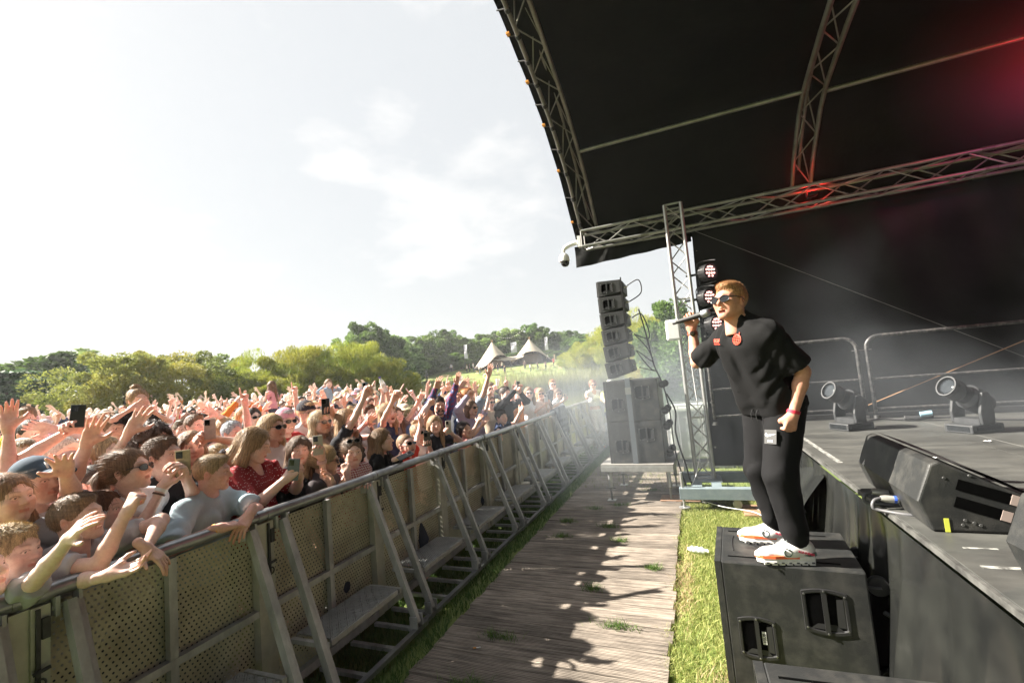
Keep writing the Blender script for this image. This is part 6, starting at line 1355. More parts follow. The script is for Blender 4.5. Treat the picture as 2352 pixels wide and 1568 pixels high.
hero('big man in pale lilac tee lifting a wide open palm with a ring', (225, 1112), -3.3, body=8, gaze=PF, kind='m', hstyle='crop', hairc=HC['dark'], skin=SK['pink'], topc=(.58, .57, .66), fat=1.2,
     RA=(onx(206, 1003, -3.05), 'open', (.9, -.3, .1), (-.2, -.5, -1)), lod=0, seed=5)
o, inf = hero('woman with dark ponytail and black sunglasses in plain white tee', (300, 1082), -3.0, body=10, gaze=(.2, 3.4, 2.3), kind='f', hstyle='pony', hairc=(.20, .12, .07), skin=SK['fair'], topc=(.82, .80, .81), glasses=True,
     LA=(onx(374, 1118, -2.86), 'wave', (0, 1, .1), (0, -.6, -1)), lod=0, seed=6)
ring(o, inf, 1, .93, M_wband); ring(o, inf, 1, .84, mat('bead_band', (.12, .05, .025), rough=.5), w=.01)
o, inf = hero('freckled boy in light blue tee folding his arms on the rail', (490, 1085), -2.84, body=18, gaze=(1.5, 5.2, 1.45), kind='m', hstyle='fade', hairc=(.36, .25, .14), skin=SK['red'], topc=(.52, .66, .74), lean=.16, fat=1.16, sleeve='elbow',
     RA=(onx(505, 1212, -2.56), 'wave', (-.2, 0, -1), (-.7, -.9, -.3), (.25, 1, -.05)), LA=(onx(572, 1180, -2.54), 'wave', (-.3, 0, -.9), (-.6, .9, -.2), (.2, -.7, -.6)), lod=0, seed=7)
ring(o, inf, 0, .9, M_oband, r=.032)
o, inf = hero('dark haired boy in black tee filming with a gold phone', (377, 1050), -3.12, body=8, gaze=PF, kind='m', hstyle='quiff', hairc=HC['brown'], skin=SK['fair'], topc=(.03, .03, .035), LA=(onx(425, 1092, -2.82), 'grip', (.2, -.9, .1), (-.2, .5, -1)), lod=0, seed=8)
phone(onx(420, 1063, -2.80), (.75, -.65, .0), UP, 'gold cased phone held by the dark haired boy in black', (.42, .34, .2))
M_red_dot = pattern_mat('red_dotted_cloth', (.24, .018, .022), (.75, .66, .62), 'dots', 62)
o, inf = hero('woman with blond bob in red dotted dress looking down at her phone', (580, 1022), -3.0, body=15, gaze=(-2.2, 2.9, 1.15), kind='f', hstyle='bob', hairc=(.36, .23, .12), skin=SK['fair'], topc=(.3, .02, .03), top='vneck', fat=1.35, sleeve='elbow',
     RA=(onx(655, 1100, -2.66), 'grip', (.1, .9, .2), (-.2, -.8, -1)), LA=(onx(688, 1096, -2.68), 'grip', (0, -.9, .3), (-.2, .8, -1)), lod=0, seed=9)
patch_mat(o, 'shirt', M_red_dot)
phone(onx(674, 1078, -2.62), (.6, -.8, .1), (.1, .1, 1), 'grey phone in the hands of the woman in red', (.10, .12, .13))
o, inf = hero('girl with straight brown hair and black top holding up a patterned phone', (690, 1036), -2.95, body=0, gaze=(.2, .6, 1.75), kind='f', hstyle='half', hairc=HC['brown'], skin=SK['fair'], topc=(.022, .022, .025),
     LA=(onx(738, 1052, -2.74), 'grip', (.4, -.8, .1), (-.1, .2, -1)), lod=0, seed=10)
ring(o, inf, 1, .88, mat('pink_scrunchie', (.62, .40, .38), rough=.8), r=.034, w=.025)
phone(onx(730, 1022, -2.72), (.85, -.5, .05), UP, 'pale marbled phone held by the girl in black', (.55, .50, .42), 1)
hero('blonde woman with swept hair and black sunglasses bowed over the rail', (748, 1058), -2.80, body=18, gaze=(-1, 4.4, 1.0), kind='f', hstyle='pony', hairc=(.46, .34, .2), skin=SK['tan'], topc=(.06, .05, .055), glasses=True,
     LA=(onx(762, 1108, -2.64), 'wave', (0, -.9, .2), (-.3, .6, -1)), lod=0, seed=11)
M_ging = pattern_mat('red_gingham', (.72, .66, .64), (.34, .02, .03), 'gingham', 330)
o, inf = hero('girl in red gingham top with face glitter biting her knuckles', (812, 1040), -2.84, body=-12, gaze=(.1, 1.2, 1.6), kind='f', hstyle='pony', hairc=HC['brown'], skin=SK['fair'], topc=(.5, .1, .1), sleeve='elbow', fat=1.05,
     RA=(onx(797, 1088, -2.70), 'fist', (-.5, .6, .4), (-.1, -.7, -1), (-.35, .25, .85)), LA=(onx(845, 1120, -2.62), 'wave', (0, 0, -1), (-.4, .6, -.5)), lod=0, seed=12)
patch_mat(o, 'shirt', M_ging)
g = link('sunglasses_on_head', MCACHE['glasses'], None, o); g.matrix_local = inf['hm'] @ Matrix.Translation((0, -.035, .075)) @ Matrix.Rotation(rad(22), 4, 'X')
o, inf = hero('girl with long straight hair and black leather jacket by the rail', (880, 1012), -2.84, body=18, gaze=(.2, 5, 1.9), kind='f', hstyle='long', hairc=(.22, .13, .065), skin=SK['fair'], topc=(.012, .012, .013), top='coat', sleeve='long',
     LA=(onx(915, 1052, -2.62), 'grip', (.2, 0, .9), (-.4, .6, -1), (.5, .8, .1)), lod=0, seed=13)
phone(onx(931, 1046, -2.55), (.25, -.3, .85), (.5, .8, .25), 'black phone resting on the rail by the leather jacket', (.015, .015, .016))
hero('child in bright red shirt with white heart sunglasses behind the rail', (937, 1022), -2.76, body=14, gaze=PF, kind='m', hstyle='crop', hairc=HC['light brown'], skin=SK['pink'], topc=(.6, .05, .03), mouth='open', lod=1, seed=14, glasses=True,
     LA=(onx(975, 940, -2.9), 'open', (.8, -.3, 0), (-.2, .4, -1)))
hero('girl in white vest with heart shaped sunglasses near the leather jacket', (966, 996), -2.90, body=8, gaze=PF, kind='f', hstyle='bun', hairc=HC['dark blond'], skin=SK['fair'], topc=(.75, .72, .72), sleeve='none', glasses=True, lod=1, seed=15,
     LA=(onx(985, 1020, -2.70), 'grip', (.3, -.8, .1)))
phone(onx(981, 1008, -2.66), (.8, -.55, .05), UP, 'leopard print phone held low by the rail', (.10, .08, .06))
hero('girl with side parted fair hair photographing with a pale phone', (1001, 976), -2.92, body=2, gaze=(.2, 1.5, 1.8), kind='f', hstyle='half', hairc=HC['dark blond'], skin=SK['fair'], topc=(.03, .03, .04), lod=1, seed=16,
     LA=(onx(1033, 992, -2.76), 'grip', (.4, -.8, .1)))
phone(onx(1030, 980, -2.74), (.85, -.5, .05), UP, 'cream phone raised by the fair haired girl', (.55, .5, .42))
hero('girl with long dark wavy hair in pink top clapping above her head', (1070, 988), -2.80, body=30, gaze=(.3, 4, 2.2), kind='f', hstyle='long', hairc=(.035, .02, .018), skin=SK['tan'], topc=(.6, .28, .26), sleeve='none', lod=0, seed=17,
     RA=(onx(1110, 948, -2.72), 'open', (.0, .9, .1), (-.2, -.4, -1)), LA=(onx(1138, 946, -2.70), 'open', (0, -.9, .1), (-.2, .4, -1)))
hero('boy in navy and white polo dangling one arm over the barrier', (1153, 958), -2.80, body=15, gaze=(.3, 5, 1.6), kind='m', hstyle='short', hairc=HC['dark'], skin=SK['fair'], topc=(.03, .045, .10), lean=.1, lod=0, seed=18,
     RA=(onx(1152, 1008, -2.46), 'fist', (-.7, 0, 0), (-.4, -.6, .5), (.15, 0, -1)), LA=(onx(1195, 945, -2.6), 'reach', (.2, -.3, .7), (-.2, .5, -1)))
o, inf = hero('bearded man in patterned navy shirt throwing both arms up', (1010, 932), -3.35, body=0, gaze=(.1, 1.8, 1.9), kind='m', hstyle='quiff', hairc=HC['dark'], skin=SK['tan'], topc=(.06, .08, .16), sleeve='long', mouth='smile', fat=1.12, lod=0, seed=19,
     RA=(onx(1000, 893, -3.2), 'open', (.85, -.3, .1), (-.3, -1, -.4)), LA=(onx(1048, 880, -3.15), 'open', (.85, -.3, .1), (-.3, 1, -.4)))
patch_mat(o, 'shirt', pattern_mat('patterned_navy', (.05, .07, .16), (.20, .04, .07), 'noise', 26))
BEARD = Geo(*SDF((-.1, 0, -.16), (.1, .14, .02), .006).ell((0, .02, -.075), (.066, .077, .062), k=0).ell((0, .08, .03), (.09, .08, .085), k=.004, mode=-1).ell((0, .105, -.066), (.022, .03, .012), k=.004, mode=-1).disp(lambda X, Y, Z: .003 * fbm(X, Y, Z, 200, 2)).poly())
BEARD_ME = geo_mesh('beard', BEARD); BEARD_ME.materials.append(M_hair)
def beard(o, inf, c): b = link('beard', BEARD_ME, None, o); b.matrix_local = inf['hm']; b.color = (*c, 1)
beard(o, inf, HC['dark'])
# ---- women and men standing by the rail in the middle distance
hero('woman in white with long hair and round sunglasses by the lake', (1216, 903), -3.05, body=-8, gaze=(.5, 1, 1.9), kind='f', hstyle='long', hairc=HC['light brown'], skin=SK['light'], topc=(.74, .72, .72), glasses=True, lod=1, seed=21)
hero('woman in orange printed white tee filming with both hands', (1243, 905), -2.92, body=-8, gaze=(.5, 2, 2.2), kind='f', hstyle='half', hairc=(.42, .28, .14), skin=SK['tan'], topc=(.74, .60, .52), glasses=True, lod=1, seed=22,
     RA=(onx(1252, 928, -2.76), 'grip', (.2, .9, .1)), LA=(onx(1262, 926, -2.74), 'grip', (.2, -.9, .1)))
phone(onx(1254, 914, -2.70), (.6, -.8, .05), UP, 'white phone held by the woman in orange print', (.7, .66, .66))
hero('woman with long brown hair and black bag strap checking her phone', (1283, 904), -2.82, body=-10, gaze=(.8, 3, 1.2), kind='f', hstyle='long', hairc=HC['brown'], skin=SK['tan'], topc=(.76, .74, .74), glasses=True, lod=1, seed=23,
     RA=(onx(1293, 920, -2.62), 'grip', (.2, .9, .1)))
phone(onx(1298, 912, -2.56), (.6, -.8, .05), UP, 'tan phone held by the woman with the bag strap', (.5, .38, .26))
hero('bald man in sunglasses and orange vest pointing a raised arm', (1188, 918), -3.15, body=-5, gaze=(.5, 2, 2), kind='m', hstyle='bald', skin=SK['pink'], topc=(.75, .26, .06), glasses=True, sleeve='none', fat=1.15, lod=1, seed=24,
     RA=(onx(1180, 880, -3.0), 'point', (.6, -.3, 0), (-.2, -.8, -.6)))
hero('ginger man in black tee and sunglasses standing tall at the back', (1270, 883), -3.3, body=-12, gaze=(.8, 2, 2), kind='m', hstyle='quiff', hairc=HC['ginger'], skin=SK['pink'], topc=(.015, .015, .017), glasses=True, lod=1, seed=25)
o, inf = hero('man in dark blazer and sunglasses holding a white cup up', (1128, 893), -4.2, body=-5, gaze=(.5, 2, 2), kind='m', hstyle='quiff', hairc=HC['brown'], skin=SK['fair'], topc=(.03, .035, .05), glasses=True, sleeve='long', lod=1, seed=26,
     LA=(onx(1140, 893, -4.0), 'grip', (.4, -.8, 0)))
hero('ginger woman in white halter top with hands on hips', (1362, 884), -2.35, body=-50, gaze=(1, 3, 1.8), kind='f', hstyle='pony', hairc=(.28, .10, .035), skin=SK['tan'], topc=(.78, .76, .72), botc=(.7, .66, .6), sleeve='none', top='crop', glasses=True, lod=1, seed=27,
     RA=(onx(1343, 922, -2.3), 'fist', (0, 0, -1), (-1, -.2, .2)), LA=(onx(1384, 920, -2.3), 'fist', (0, 0, -1), (1, .3, .2)), group='people at the far end of the barrier')
o, inf = hero('security guard in cap and yellow vest standing behind the speaker stack', (1401, 884), -1.95, body=-60, gaze=(-1, 4, 1.6), kind='m', hstyle='crop', hairc=HC['grey'], skin=SK['pink'], topc=(.62, .64, .22), botc=(.03, .035, .05), cap='cap', capc=(.6, .58, .5), sleeve='long', fat=1.15, lod=1, seed=28,
     RA=(onx(1392, 955, -1.85), 'wave', (1, 0, 0)), group='people at the far end of the barrier')
# ---- second and third rows that stand out
hero('blonde woman with long hair and big black sunglasses in a white top', (628, 985), -3.45, body=10, gaze=PF, kind='f', hstyle='long', hairc=(.46, .32, .17), skin=SK['tan'], topc=(.72, .70, .70), glasses=True, lod=0, seed=31)
hero('blonde woman in round sunglasses lifting a black phone', (738, 972), -3.55, body=10, gaze=PF, kind='f', hstyle='bob', hairc=(.5, .38, .24), skin=SK['tan'], topc=(.55, .46, .42), glasses=True, lod=0, seed=32,
     LA=(onx(760, 945, -3.3), 'grip', (.4, -.8, 0)))
phone(onx(748, 933, -3.25), (.85, -.5, .05), UP, 'black phone lifted by the blonde in round sunglasses', (.02, .02, .022))
hero('shouting woman in black tee jabbing one finger at the sky', (800, 968), -3.2, body=12, gaze=PF, kind='f', hstyle='long', hairc=HC['dark blond'], skin=SK['fair'], topc=(.02, .02, .024), mouth='open', lod=0, seed=33,
     RA=(onx(838, 908, -3.0), 'point', (.8, -.4, 0), (-.2, -.6, -1)))
hero('shouting woman in navy jersey with pointing arm crossed by a bottle', (893, 950), -3.35, body=18, gaze=PF, kind='f', hstyle='long', hairc=(.36, .22, .11), skin=SK['fair'], topc=(.03, .04, .10), mouth='open', lod=0, seed=34,
     RA=(onx(905, 915, -3.05), 'point', (.8, -.3, 0), (-.2, -.8, -.8)))
hero('girl with sunglasses pushed up in loose brown hair', (912, 955), -3.7, body=15, gaze=PF, kind='f', hstyle='half', hairc=HC['brown'], skin=SK['fair'], topc=(.2, .16, .15), lod=1, seed=35,
     LA=(onx(962, 920, -3.4), 'open', (.8, -.3, 0)))
o, inf = hero('man waving a bottle of water above the crowd', (850, 950), -4.1, body=12, gaze=PF, kind='m', hstyle='short', hairc=HC['brown'], skin=SK['light'], topc=(.7, .68, .7), lod=1, seed=36, LA=(onx(882, 893, -3.9), 'grip', (.4, -.8, 0), (-.2, .4, -1)))
o, inf = hero('woman stretching a phone in patterned case high overhead', (822, 962), -4.3, body=12, gaze=PF, kind='f', hstyle='half', hairc=HC['blond'], skin=SK['light'], topc=(.3, .5, .66), lod=1, seed=37, LA=(onx(838, 905, -4.0), 'grip', (.4, -.8, 0), (-.2, .4, -1)))
phone(onx(839, 891, -3.96), (.85, -.5, .05), UP, 'patterned phone held highest in the middle of the crowd', (.12, .2, .22))
hero('bearded man in bright blue tee behind the waving hands', (258, 988), -4.8, body=5, gaze=PF, kind='m', hstyle='quiff', hairc=HC['light brown'], skin=SK['fair'], topc=(.10, .22, .46), fat=1.2, lod=1, seed=38)
hero('fair haired small girl in black riding on shoulders with hands up', (320, 950), -4.7, body=3, gaze=(.2, 2, 2), kind='c', hstyle='bun', hairc=HC['dark blond'], skin=SK['fair'], topc=(.02, .02, .022), height=1.15, zoff=.90, lod=1, seed=39,
     RA=(onx(303, 938, -4.6), 'open', (.8, -.3, 0)), LA=(onx(350, 944, -4.6), 'point', (.8, -.3, 0)), crouch=.0)
hero('man carrying the small girl in black on his shoulders', (327, 1000), -4.75, body=3, gaze=PF, kind='m', hstyle='short', hairc=HC['dark'], skin=SK['tan'], topc=(.1, .1, .11), height=1.72, lod=1, seed=40)
hero('bearded man in white tee with a thin chain', (478, 965), -6.0, body=10, gaze=PF, kind='m', hstyle='fade', hairc=HC['dark'], skin=SK['tan'], topc=(.76, .75, .76), lod=1, seed=41)
hero('man with fringe and dark coat sleeve raised beside him', (450, 978), -5.2, body=8, gaze=PF, kind='m', hstyle='short', hairc=HC['brown'], skin=SK['pink'], topc=(.08, .09, .12), lod=1, seed=42, LA=(onx(492, 950, -5.0), 'open', (.8, -.3, 0)))
hero('smiling woman with long blonde hair and pink top', (520, 985), -5.0, body=8, gaze=PF, kind='f', hstyle='long', hairc=(.5, .36, .2), skin=SK['light'], topc=(.7, .44, .42), mouth='smile', lod=1, seed=43)
hero('woman in orange sweater with arms straight up', (562, 955), -6.2, body=10, gaze=PF, kind='f', hstyle='half', hairc=HC['blond'], skin=SK['light'], topc=(.85, .25, .05), sleeve='long', lod=1, seed=44,
     RA=(onx(543, 925, -6.1), 'fist', (.8, -.3, 0)), LA=(onx(572, 927, -6.1), 'point', (.8, -.3, 0)))
hero('woman with dark bob and white rimmed sunglasses', (583, 960), -5.4, body=10, gaze=PF, kind='f', hstyle='bob', hairc=HC['dark'], skin=SK['light'], topc=(.75, .6, .58), glasses=True, lod=1, seed=45)
hero('boy in yellow and grey shirt raised on shoulders at the left', (62, 967), -6.5, body=-10, gaze=(.2, 0, 1), kind='c', hstyle='short', hairc=HC['light brown'], skin=SK['pink'], topc=(.72, .62, .06), height=1.25, zoff=.75, lod=1, seed=46)
hero('bald man with dark beard in navy tee at the left', (72, 1000), -5.4, body=-5, gaze=PF, kind='m', hstyle='crop', hairc=HC['dark'], skin=SK['pink'], topc=(.03, .06, .14), fat=1.15, lod=1, seed=47, LA=(onx(120, 985, -5.2), 'wave', (.8, -.3, 0)))
hero('small girl in pink dress on shoulders seen from behind', (628, 915), -8.2, body=30, gaze=(-9, 9, 2), kind='c', hstyle='half', hairc=HC['brown'], skin=SK['light'], topc=(.62, .30, .36), height=1.15, zoff=1.0, lod=1, seed=48,
     RA=(onx(612, 905, -8.1), 'fist', (.8, -.3, 0)), LA=(onx(646, 908, -8.1), 'fist', (.8, -.3, 0)))
hero('girl in denim jacket on shoulders with both arms bent up', (757, 902), -8.0, body=10, gaze=PF, kind='c', hstyle='long', hairc=HC['light brown'], skin=SK['light'], topc=(.30, .40, .52), sleeve='long', height=1.2, zoff=.9, lod=1, seed=49,
     RA=(onx(742, 889, -7.9), 'fist', (.8, -.3, 0), (-.3, -1, -.3)), LA=(onx(772, 890, -7.9), 'fist', (.8, -.3, 0), (-.3, 1, -.3)))
o, inf = hero('person in black bucket hat and purple top', (802, 935), -6.8, body=10, gaze=PF, kind='f', hstyle='bob', hairc=HC['dark'], skin=SK['light'], topc=(.14, .08, .30), cap='bucket', capc=(.02, .02, .024), lod=1, seed=50)
hero('girl with frizzy dark curls behind the boy with the gold phone', (352, 1018), -3.5, body=6, gaze=PF, kind='c', hstyle='curly', hairc=(.06, .035, .025), skin=SK['tan'], topc=(.5, .1, .08), lod=1, seed=51)
hero('woman with sleek mousy hair beside the gold phone', (440, 1030), -3.5, body=0, gaze=(.1, 1, 1.8), kind='f', hstyle='half', hairc=HC['light brown'], skin=SK['fair'], topc=(.05, .05, .06), lod=1, seed=52,
     LA=(onx(482, 1005, -3.35), 'grip', (.4, -.8, 0)))
phone(onx(482, 985, -3.3), (.85, -.5, .05), UP, 'pink patterned phone held up beside the woman with sleek hair', (.62, .46, .44))
hero('girl with worried look at the left frame edge', (18, 1150), -3.0, body=-4, gaze=(.3, 2, 1.9), kind='c', hstyle='half', hairc=HC['light brown'], skin=SK['fair'], topc=(.3, .32, .36), lod=0, seed=53)
hero('girl with long auburn hair half hidden behind the grinning boy', (245, 1178), -3.0, body=10, gaze=PF, kind='c', hstyle='long', hairc=(.14, .06, .03), skin=SK['fair'], topc=(.05, .05, .06), lod=0, seed=54)
hero('person reaching two hands up to hold a sticker covered phone', (150, 1045), -4.0, body=4, gaze=PF, kind='m', hstyle='crop', hairc=HC['grey'], skin=SK['pink'], topc=(.66, .2, .22), lod=1, seed=55,
     RA=(onx(165, 985, -3.8), 'grip', (.5, .7, 0)), LA=(onx(188, 985, -3.8), 'grip', (.5, -.7, 0)))
phone(onx(178, 955, -3.75), (.9, -.4, .0), (-.1, .15, 1), 'large black phone with bright stickers raised at the left', (.02, .025, .02))
hero('man with shaved head and pink cap brim near raised arms', (170, 1075), -3.7, body=4, gaze=PF, kind='m', hstyle='bald', skin=SK['red'], topc=(.6, .3, .32), lod=1, seed=56, RA=(onx(20, 985, -3.9), 'wave', (.8, -.3, 0), (-.2, -.6, -1)))
hero('shouting curly woman pressed behind the lilac sleeve', (243, 1045), -3.75, body=6, gaze=PF, kind='f', hstyle='long', hairc=(.45, .34, .2), skin=SK['light'], topc=(.74, .72, .72), mouth='open', lod=1, seed=57, RA=(onx(298, 992, -3.4), 'open', (.8, -.3, 0), (-.2, -.4, -1)))
# water bottle and cups held up
M_clear = mat('clear_plastic', (.85, .9, .92), rough=.08, alpha=.35, spec=.6); M_purple = mat('purple_cap', (.10, .06, .25), rough=.4); M_cup = mat('white_cup', (.82, .82, .80), rough=.5, tl=.3)
b = tag(empty('water_bottle', onx(880, 884, -3.86), 0, 'clear plastic water bottle with purple cap waved over the crowd', 'bottle'), None); b.rotation_euler = (rad(15), rad(-14), 0)
build(MB().lathe([(.030, -.10), (.033, -.09), (.033, .03), (.028, .06), (.013, .09), (.013, .10)], n=14), 'body', M_clear, b, 60); build(MB().lathe([(.016, .10), (.016, .122)], n=14), 'cap', M_purple, b, 60); build(MB().lathe([(.0337, -.03), (.0337, .02)], n=14), 'label', M_wband, b, 60)
for (u, v, X, lab) in ((1058, 872, -4.6, 'white paper cup raised beside the open hands'), (1143, 878, -3.96, 'white paper cup held by the man in the blazer')):
    c = tag(empty('paper_cup', onx(u, v, X), 0, lab, 'cup', 'paper cups held up'), None); c.rotation_euler = (0, rad(10), 0)
    build(MB().lathe([(.030, -.075), (.045, .07), (.043, .07), (.029, -.072)], n=16), 'cup_wall', M_cup, c, 60); build(MB().tube([Vector((.0445 * math.cos(a), .0445 * math.sin(a), .07)) for a in np.linspace(0, 6.28, 17)], .0025, 5, cap=False), 'rim', M_cup, c, 180)
# dark coat over the rail
def coat():
    S = SDF((-.2, -.3, -.6), (.25, .3, .1), .014)
    for k in range(7):
        yy = -.19 + .063 * k; S.cone((-.05, yy, .0), (.08, yy, .03), .045, .05, k=.03); S.cone((.08, yy, .02), (.12, yy * .9, -.42 - .05 * math.sin(k * 2)), .052, .05, k=.025)
    S.disp(lambda X, Y, Z: .008 * np.sin(Z * 55 + 0 * X + 0 * Y) + .008 * folds(X, Y, Z, 4)); return geo_mesh('coat', Geo(*S.poly(.05)))
o = link('puffer_coat', coat(), mat('puffer_cloth', (.02, .028, .04), rough=.5, spec=.4)); o.location = (-2.58, 8.75, 1.17); tag(o, 'dark navy puffer coat hung over the barrier rail', 'coat')

# ------------------------------------------------------------------ the rest of the crowd: copies of posed models
def arms_pose(kind, r, H):
    s = H / 1.75; one = lambda sg, x, y, z, h, po=None: dict(t=np.array([sg * x, y, z]) * s, hand=h, palm=(r.uniform(-.3, .3), 1, r.uniform(-.1, .3)), pole=po or (sg, -.2, -.8))
    if kind == 'none': return (None, None)
    if kind == 'both': return (one(1, r.uniform(.12, .4), r.uniform(.1, .35), r.uniform(1.78, 2.02), r.choice(['open', 'wave', 'open'])), one(-1, r.uniform(.12, .4), r.uniform(.1, .35), r.uniform(1.78, 2.02), r.choice(['open', 'wave', 'point'])))
    if kind == 'one': return (one(1, r.uniform(.0, .35), r.uniform(.1, .4), r.uniform(1.8, 2.04), r.choice(['open', 'wave', 'fist', 'point'])), None)
    if kind == 'left': return (None, one(-1, r.uniform(.0, .35), r.uniform(.1, .4), r.uniform(1.8, 2.04), r.choice(['open', 'wave', 'fist', 'point'])))
    if kind == 'clap': return (one(1, .04, .38, r.uniform(1.45, 1.75), 'open'), one(-1, .05, .38, r.uniform(1.45, 1.75), 'open'))
    if kind == 'phone': return (one(1, .06, .36, r.uniform(1.5, 1.85), 'grip'), one(-1, .05, .36, r.uniform(1.5, 1.85), 'grip'))
POSE_TXT = {'none': 'arms down', 'both': 'both arms up', 'one': 'right arm up', 'left': 'left arm up', 'clap': 'clapping', 'phone': 'filming'}
def make_proto(i, lod):
    r = random.Random(100 + i + 50 * lod); kind = 'f' if i % 5 in (0, 1, 3) else 'm'
    pose = ['one', 'none', 'both', 'none', 'phone', 'left', 'none', 'none', 'clap', 'left', 'none', 'both', 'none'][i % 13]; H = r.uniform(1.58, 1.68) if kind == 'f' else r.uniform(1.70, 1.80)
    hs = r.choice(['long', 'half', 'pony', 'bob', 'long', 'bun'] if kind == 'f' else ['short', 'quiff', 'fade', 'short', 'curly', 'quiff'])
    gl = r.random() < .35; cap = r.choice(['cap', 'bucket', 'beanie', 'cap']) if r.random() < .14 else None
    o, inf = person('person', (0, 0, 0), face=0, height=H, kind=kind, arms=arms_pose(pose, r, H), mouth=r.choice(['closed', 'smile', 'smile', 'open']), hstyle=hs, lod=lod, glasses=gl, cap=cap, seed=i, sleeve=r.choice(['short', 'short', 'short', 'long', 'none'] if kind == 'f' else ['short', 'short', 'long']),
                    lean=r.uniform(-.03, .08), hyaw=r.uniform(-.2, .2), hpitch=r.uniform(0, .15), fat=r.uniform(.95, 1.18))
    return o, dict(kind=kind, pose=pose, hs=hs, gl=gl, cap=cap, inf=inf)
PROTO = [make_proto(i, 1) for i in range(16)]; PROTO2 = [make_proto(i + 3, 2) for i in range(14)]
TOPS = [('white', (.80, .79, .79)), ('pale pink', (.78, .58, .58)), ('white', (.82, .80, .80)), ('pale grey', (.55, .55, .56)), ('white', (.72, .70, .70)), ('black', (.02, .02, .022)), ('black', (.03, .03, .035)), ('pink', (.66, .34, .38)), ('peach', (.72, .46, .38)), ('pale blue', (.40, .50, .60)), ('navy', (.03, .05, .12)), ('grey', (.3, .3, .31)),
        ('red', (.5, .05, .05)), ('orange', (.78, .26, .06)), ('lilac', (.5, .44, .6)), ('denim blue', (.14, .2, .32)), ('cream', (.70, .63, .52)), ('beige', (.5, .4, .3))]
pts = [np.array([o.location.x, o.location.y]) for o in NPEOPLE]
r3 = random.Random(11); cand = []
def ok(x, y):
    r = math.hypot(x, y); th = math.degrees(math.atan2(-x, y))
    if x > -3.05 or th > 72: return False
    if th < 36: return r < 10.2 and y < 9.5
    return r < 16.5
spots = []
tries = 0
while tries < 14000 and len(spots) < 205:
    tries += 1; x = -3.0 - abs(r3.gauss(0, 1)) * 5.5; y = r3.uniform(-.5, 13)
    if not ok(x, y): continue
    r = math.hypot(x, y); dmin = .44 if r < 8 else (.52 if r < 12 else .60)
    if all((x - p[0]) ** 2 + (y - p[1]) ** 2 > dmin * dmin for p in pts): pts.append(np.array([x, y])); spots.append((x, y))
spots.sort(key=lambda p: math.hypot(*p)); used = {}; rest = []
def zone(u, r):
    a = 'left edge' if u < 170 else 'under olive tree' if u < 500 else 'under willows' if u < 940 else 'under tents'
    b = 'near front' if r < 6 else 'mid crowd' if r < 10 else 'far back'
    return b + ' ' + a
for i, (x, y) in enumerate(spots):
    r = math.hypot(x, y); lod1 = r < 8.2; bank = PROTO if lod1 else PROTO2; po, at = bank[r3.randrange(len(bank))]
    # low people in front, nothing that hides the posed front rows
    for _ in range(6):
        if r < 5.6 and at['pose'] in ('both', 'one', 'left') and r3.random() < .75: po, at = bank[r3.randrange(len(bank))]
    key = id(po)
    if key not in used: c = po; used[key] = 1
    else: c = copy_tree(po)
    sc = r3.uniform(.93, 1.03) if r > 5 else r3.uniform(.88, .96)
    if r3.random() < .10: sc *= .84
    c.scale = (sc, sc, sc); c.location = (x, y, float(ground_z(x, y)) + .03)
    aim = math.atan2(-(.3 - x), (3.2 - y) * .6); c.rotation_euler = (0, 0, aim + r3.uniform(-.3, .3))
    tn, tc_ = TOPS[r3.randrange(len(TOPS))]; hn = r3.choice(['blond', 'dark blond', 'brown', 'dark', 'light brown', 'brown', 'ginger', 'grey', 'blond'])
    c.color = (*SK[r3.choice(['fair', 'pink', 'light', 'tan', 'light'])], 1)
    for ch in c.children:
        n_ = ch.name.split('.')[0]
        if n_ == 'shirt': ch.color = (*tc_, 1)
        elif n_ == 'hair': ch.color = (*[q * r3.uniform(.85, 1.2) for q in HC[hn]], 1)
        elif n_ == 'trousers': ch.color = (*r3.choice([(.03, .04, .07), (.1, .14, .22), (.02, .02, .02), (.3, .26, .2)]), 1)
        elif n_ in ('baseball_cap', 'bucket_hat', 'beanie'): ch.color = (*r3.choice([(.5, .04, .04), (.02, .02, .03), (.6, .5, .4), (.7, .3, .4)]), 1)
    u, v, _ = proj((x, y, 1.6)); hairtxt = '%s %s hair' % ({'long': 'long', 'half': 'loose', 'pony': 'tied', 'bob': 'bobbed', 'bun': 'knotted', 'short': 'short', 'quiff': 'swept', 'fade': 'cropped', 'crop': 'shorn'}.get(at['hs'], ''), hn) if at['hs'] != 'bald' else 'shaven head'
    lab = '%s, %s top%s, %s' % (hairtxt, tn, ', sunglasses' if at['gl'] else '', POSE_TXT[at['pose']])
    rest.append([c, lab, zone(u, r), u, r]); NPEOPLE.append(c)
    if at['pose'] == 'phone' and r < 9:
        A = at['inf']['arms']; m = (np.array(A[0][2]) + np.array(A[1][2])) / 2 + np.array([0, .03, .09 * sc]); Mx = Matrix.Translation(c.location) @ Matrix.Rotation(c.rotation_euler.z, 4, 'Z') @ Matrix.Scale(sc, 4); w = Mx @ Vector(m); fw = Mx.to_3x3() @ Vector((0, 1, 0))
        phone(w, fw, UP, None, r3.choice([(.02, .02, .022), (.6, .56, .52), (.5, .3, .32), (.1, .12, .16)]))['label'] = 'phone of person with %s and %s top, %s' % (hairtxt, tn, zone(u, r))
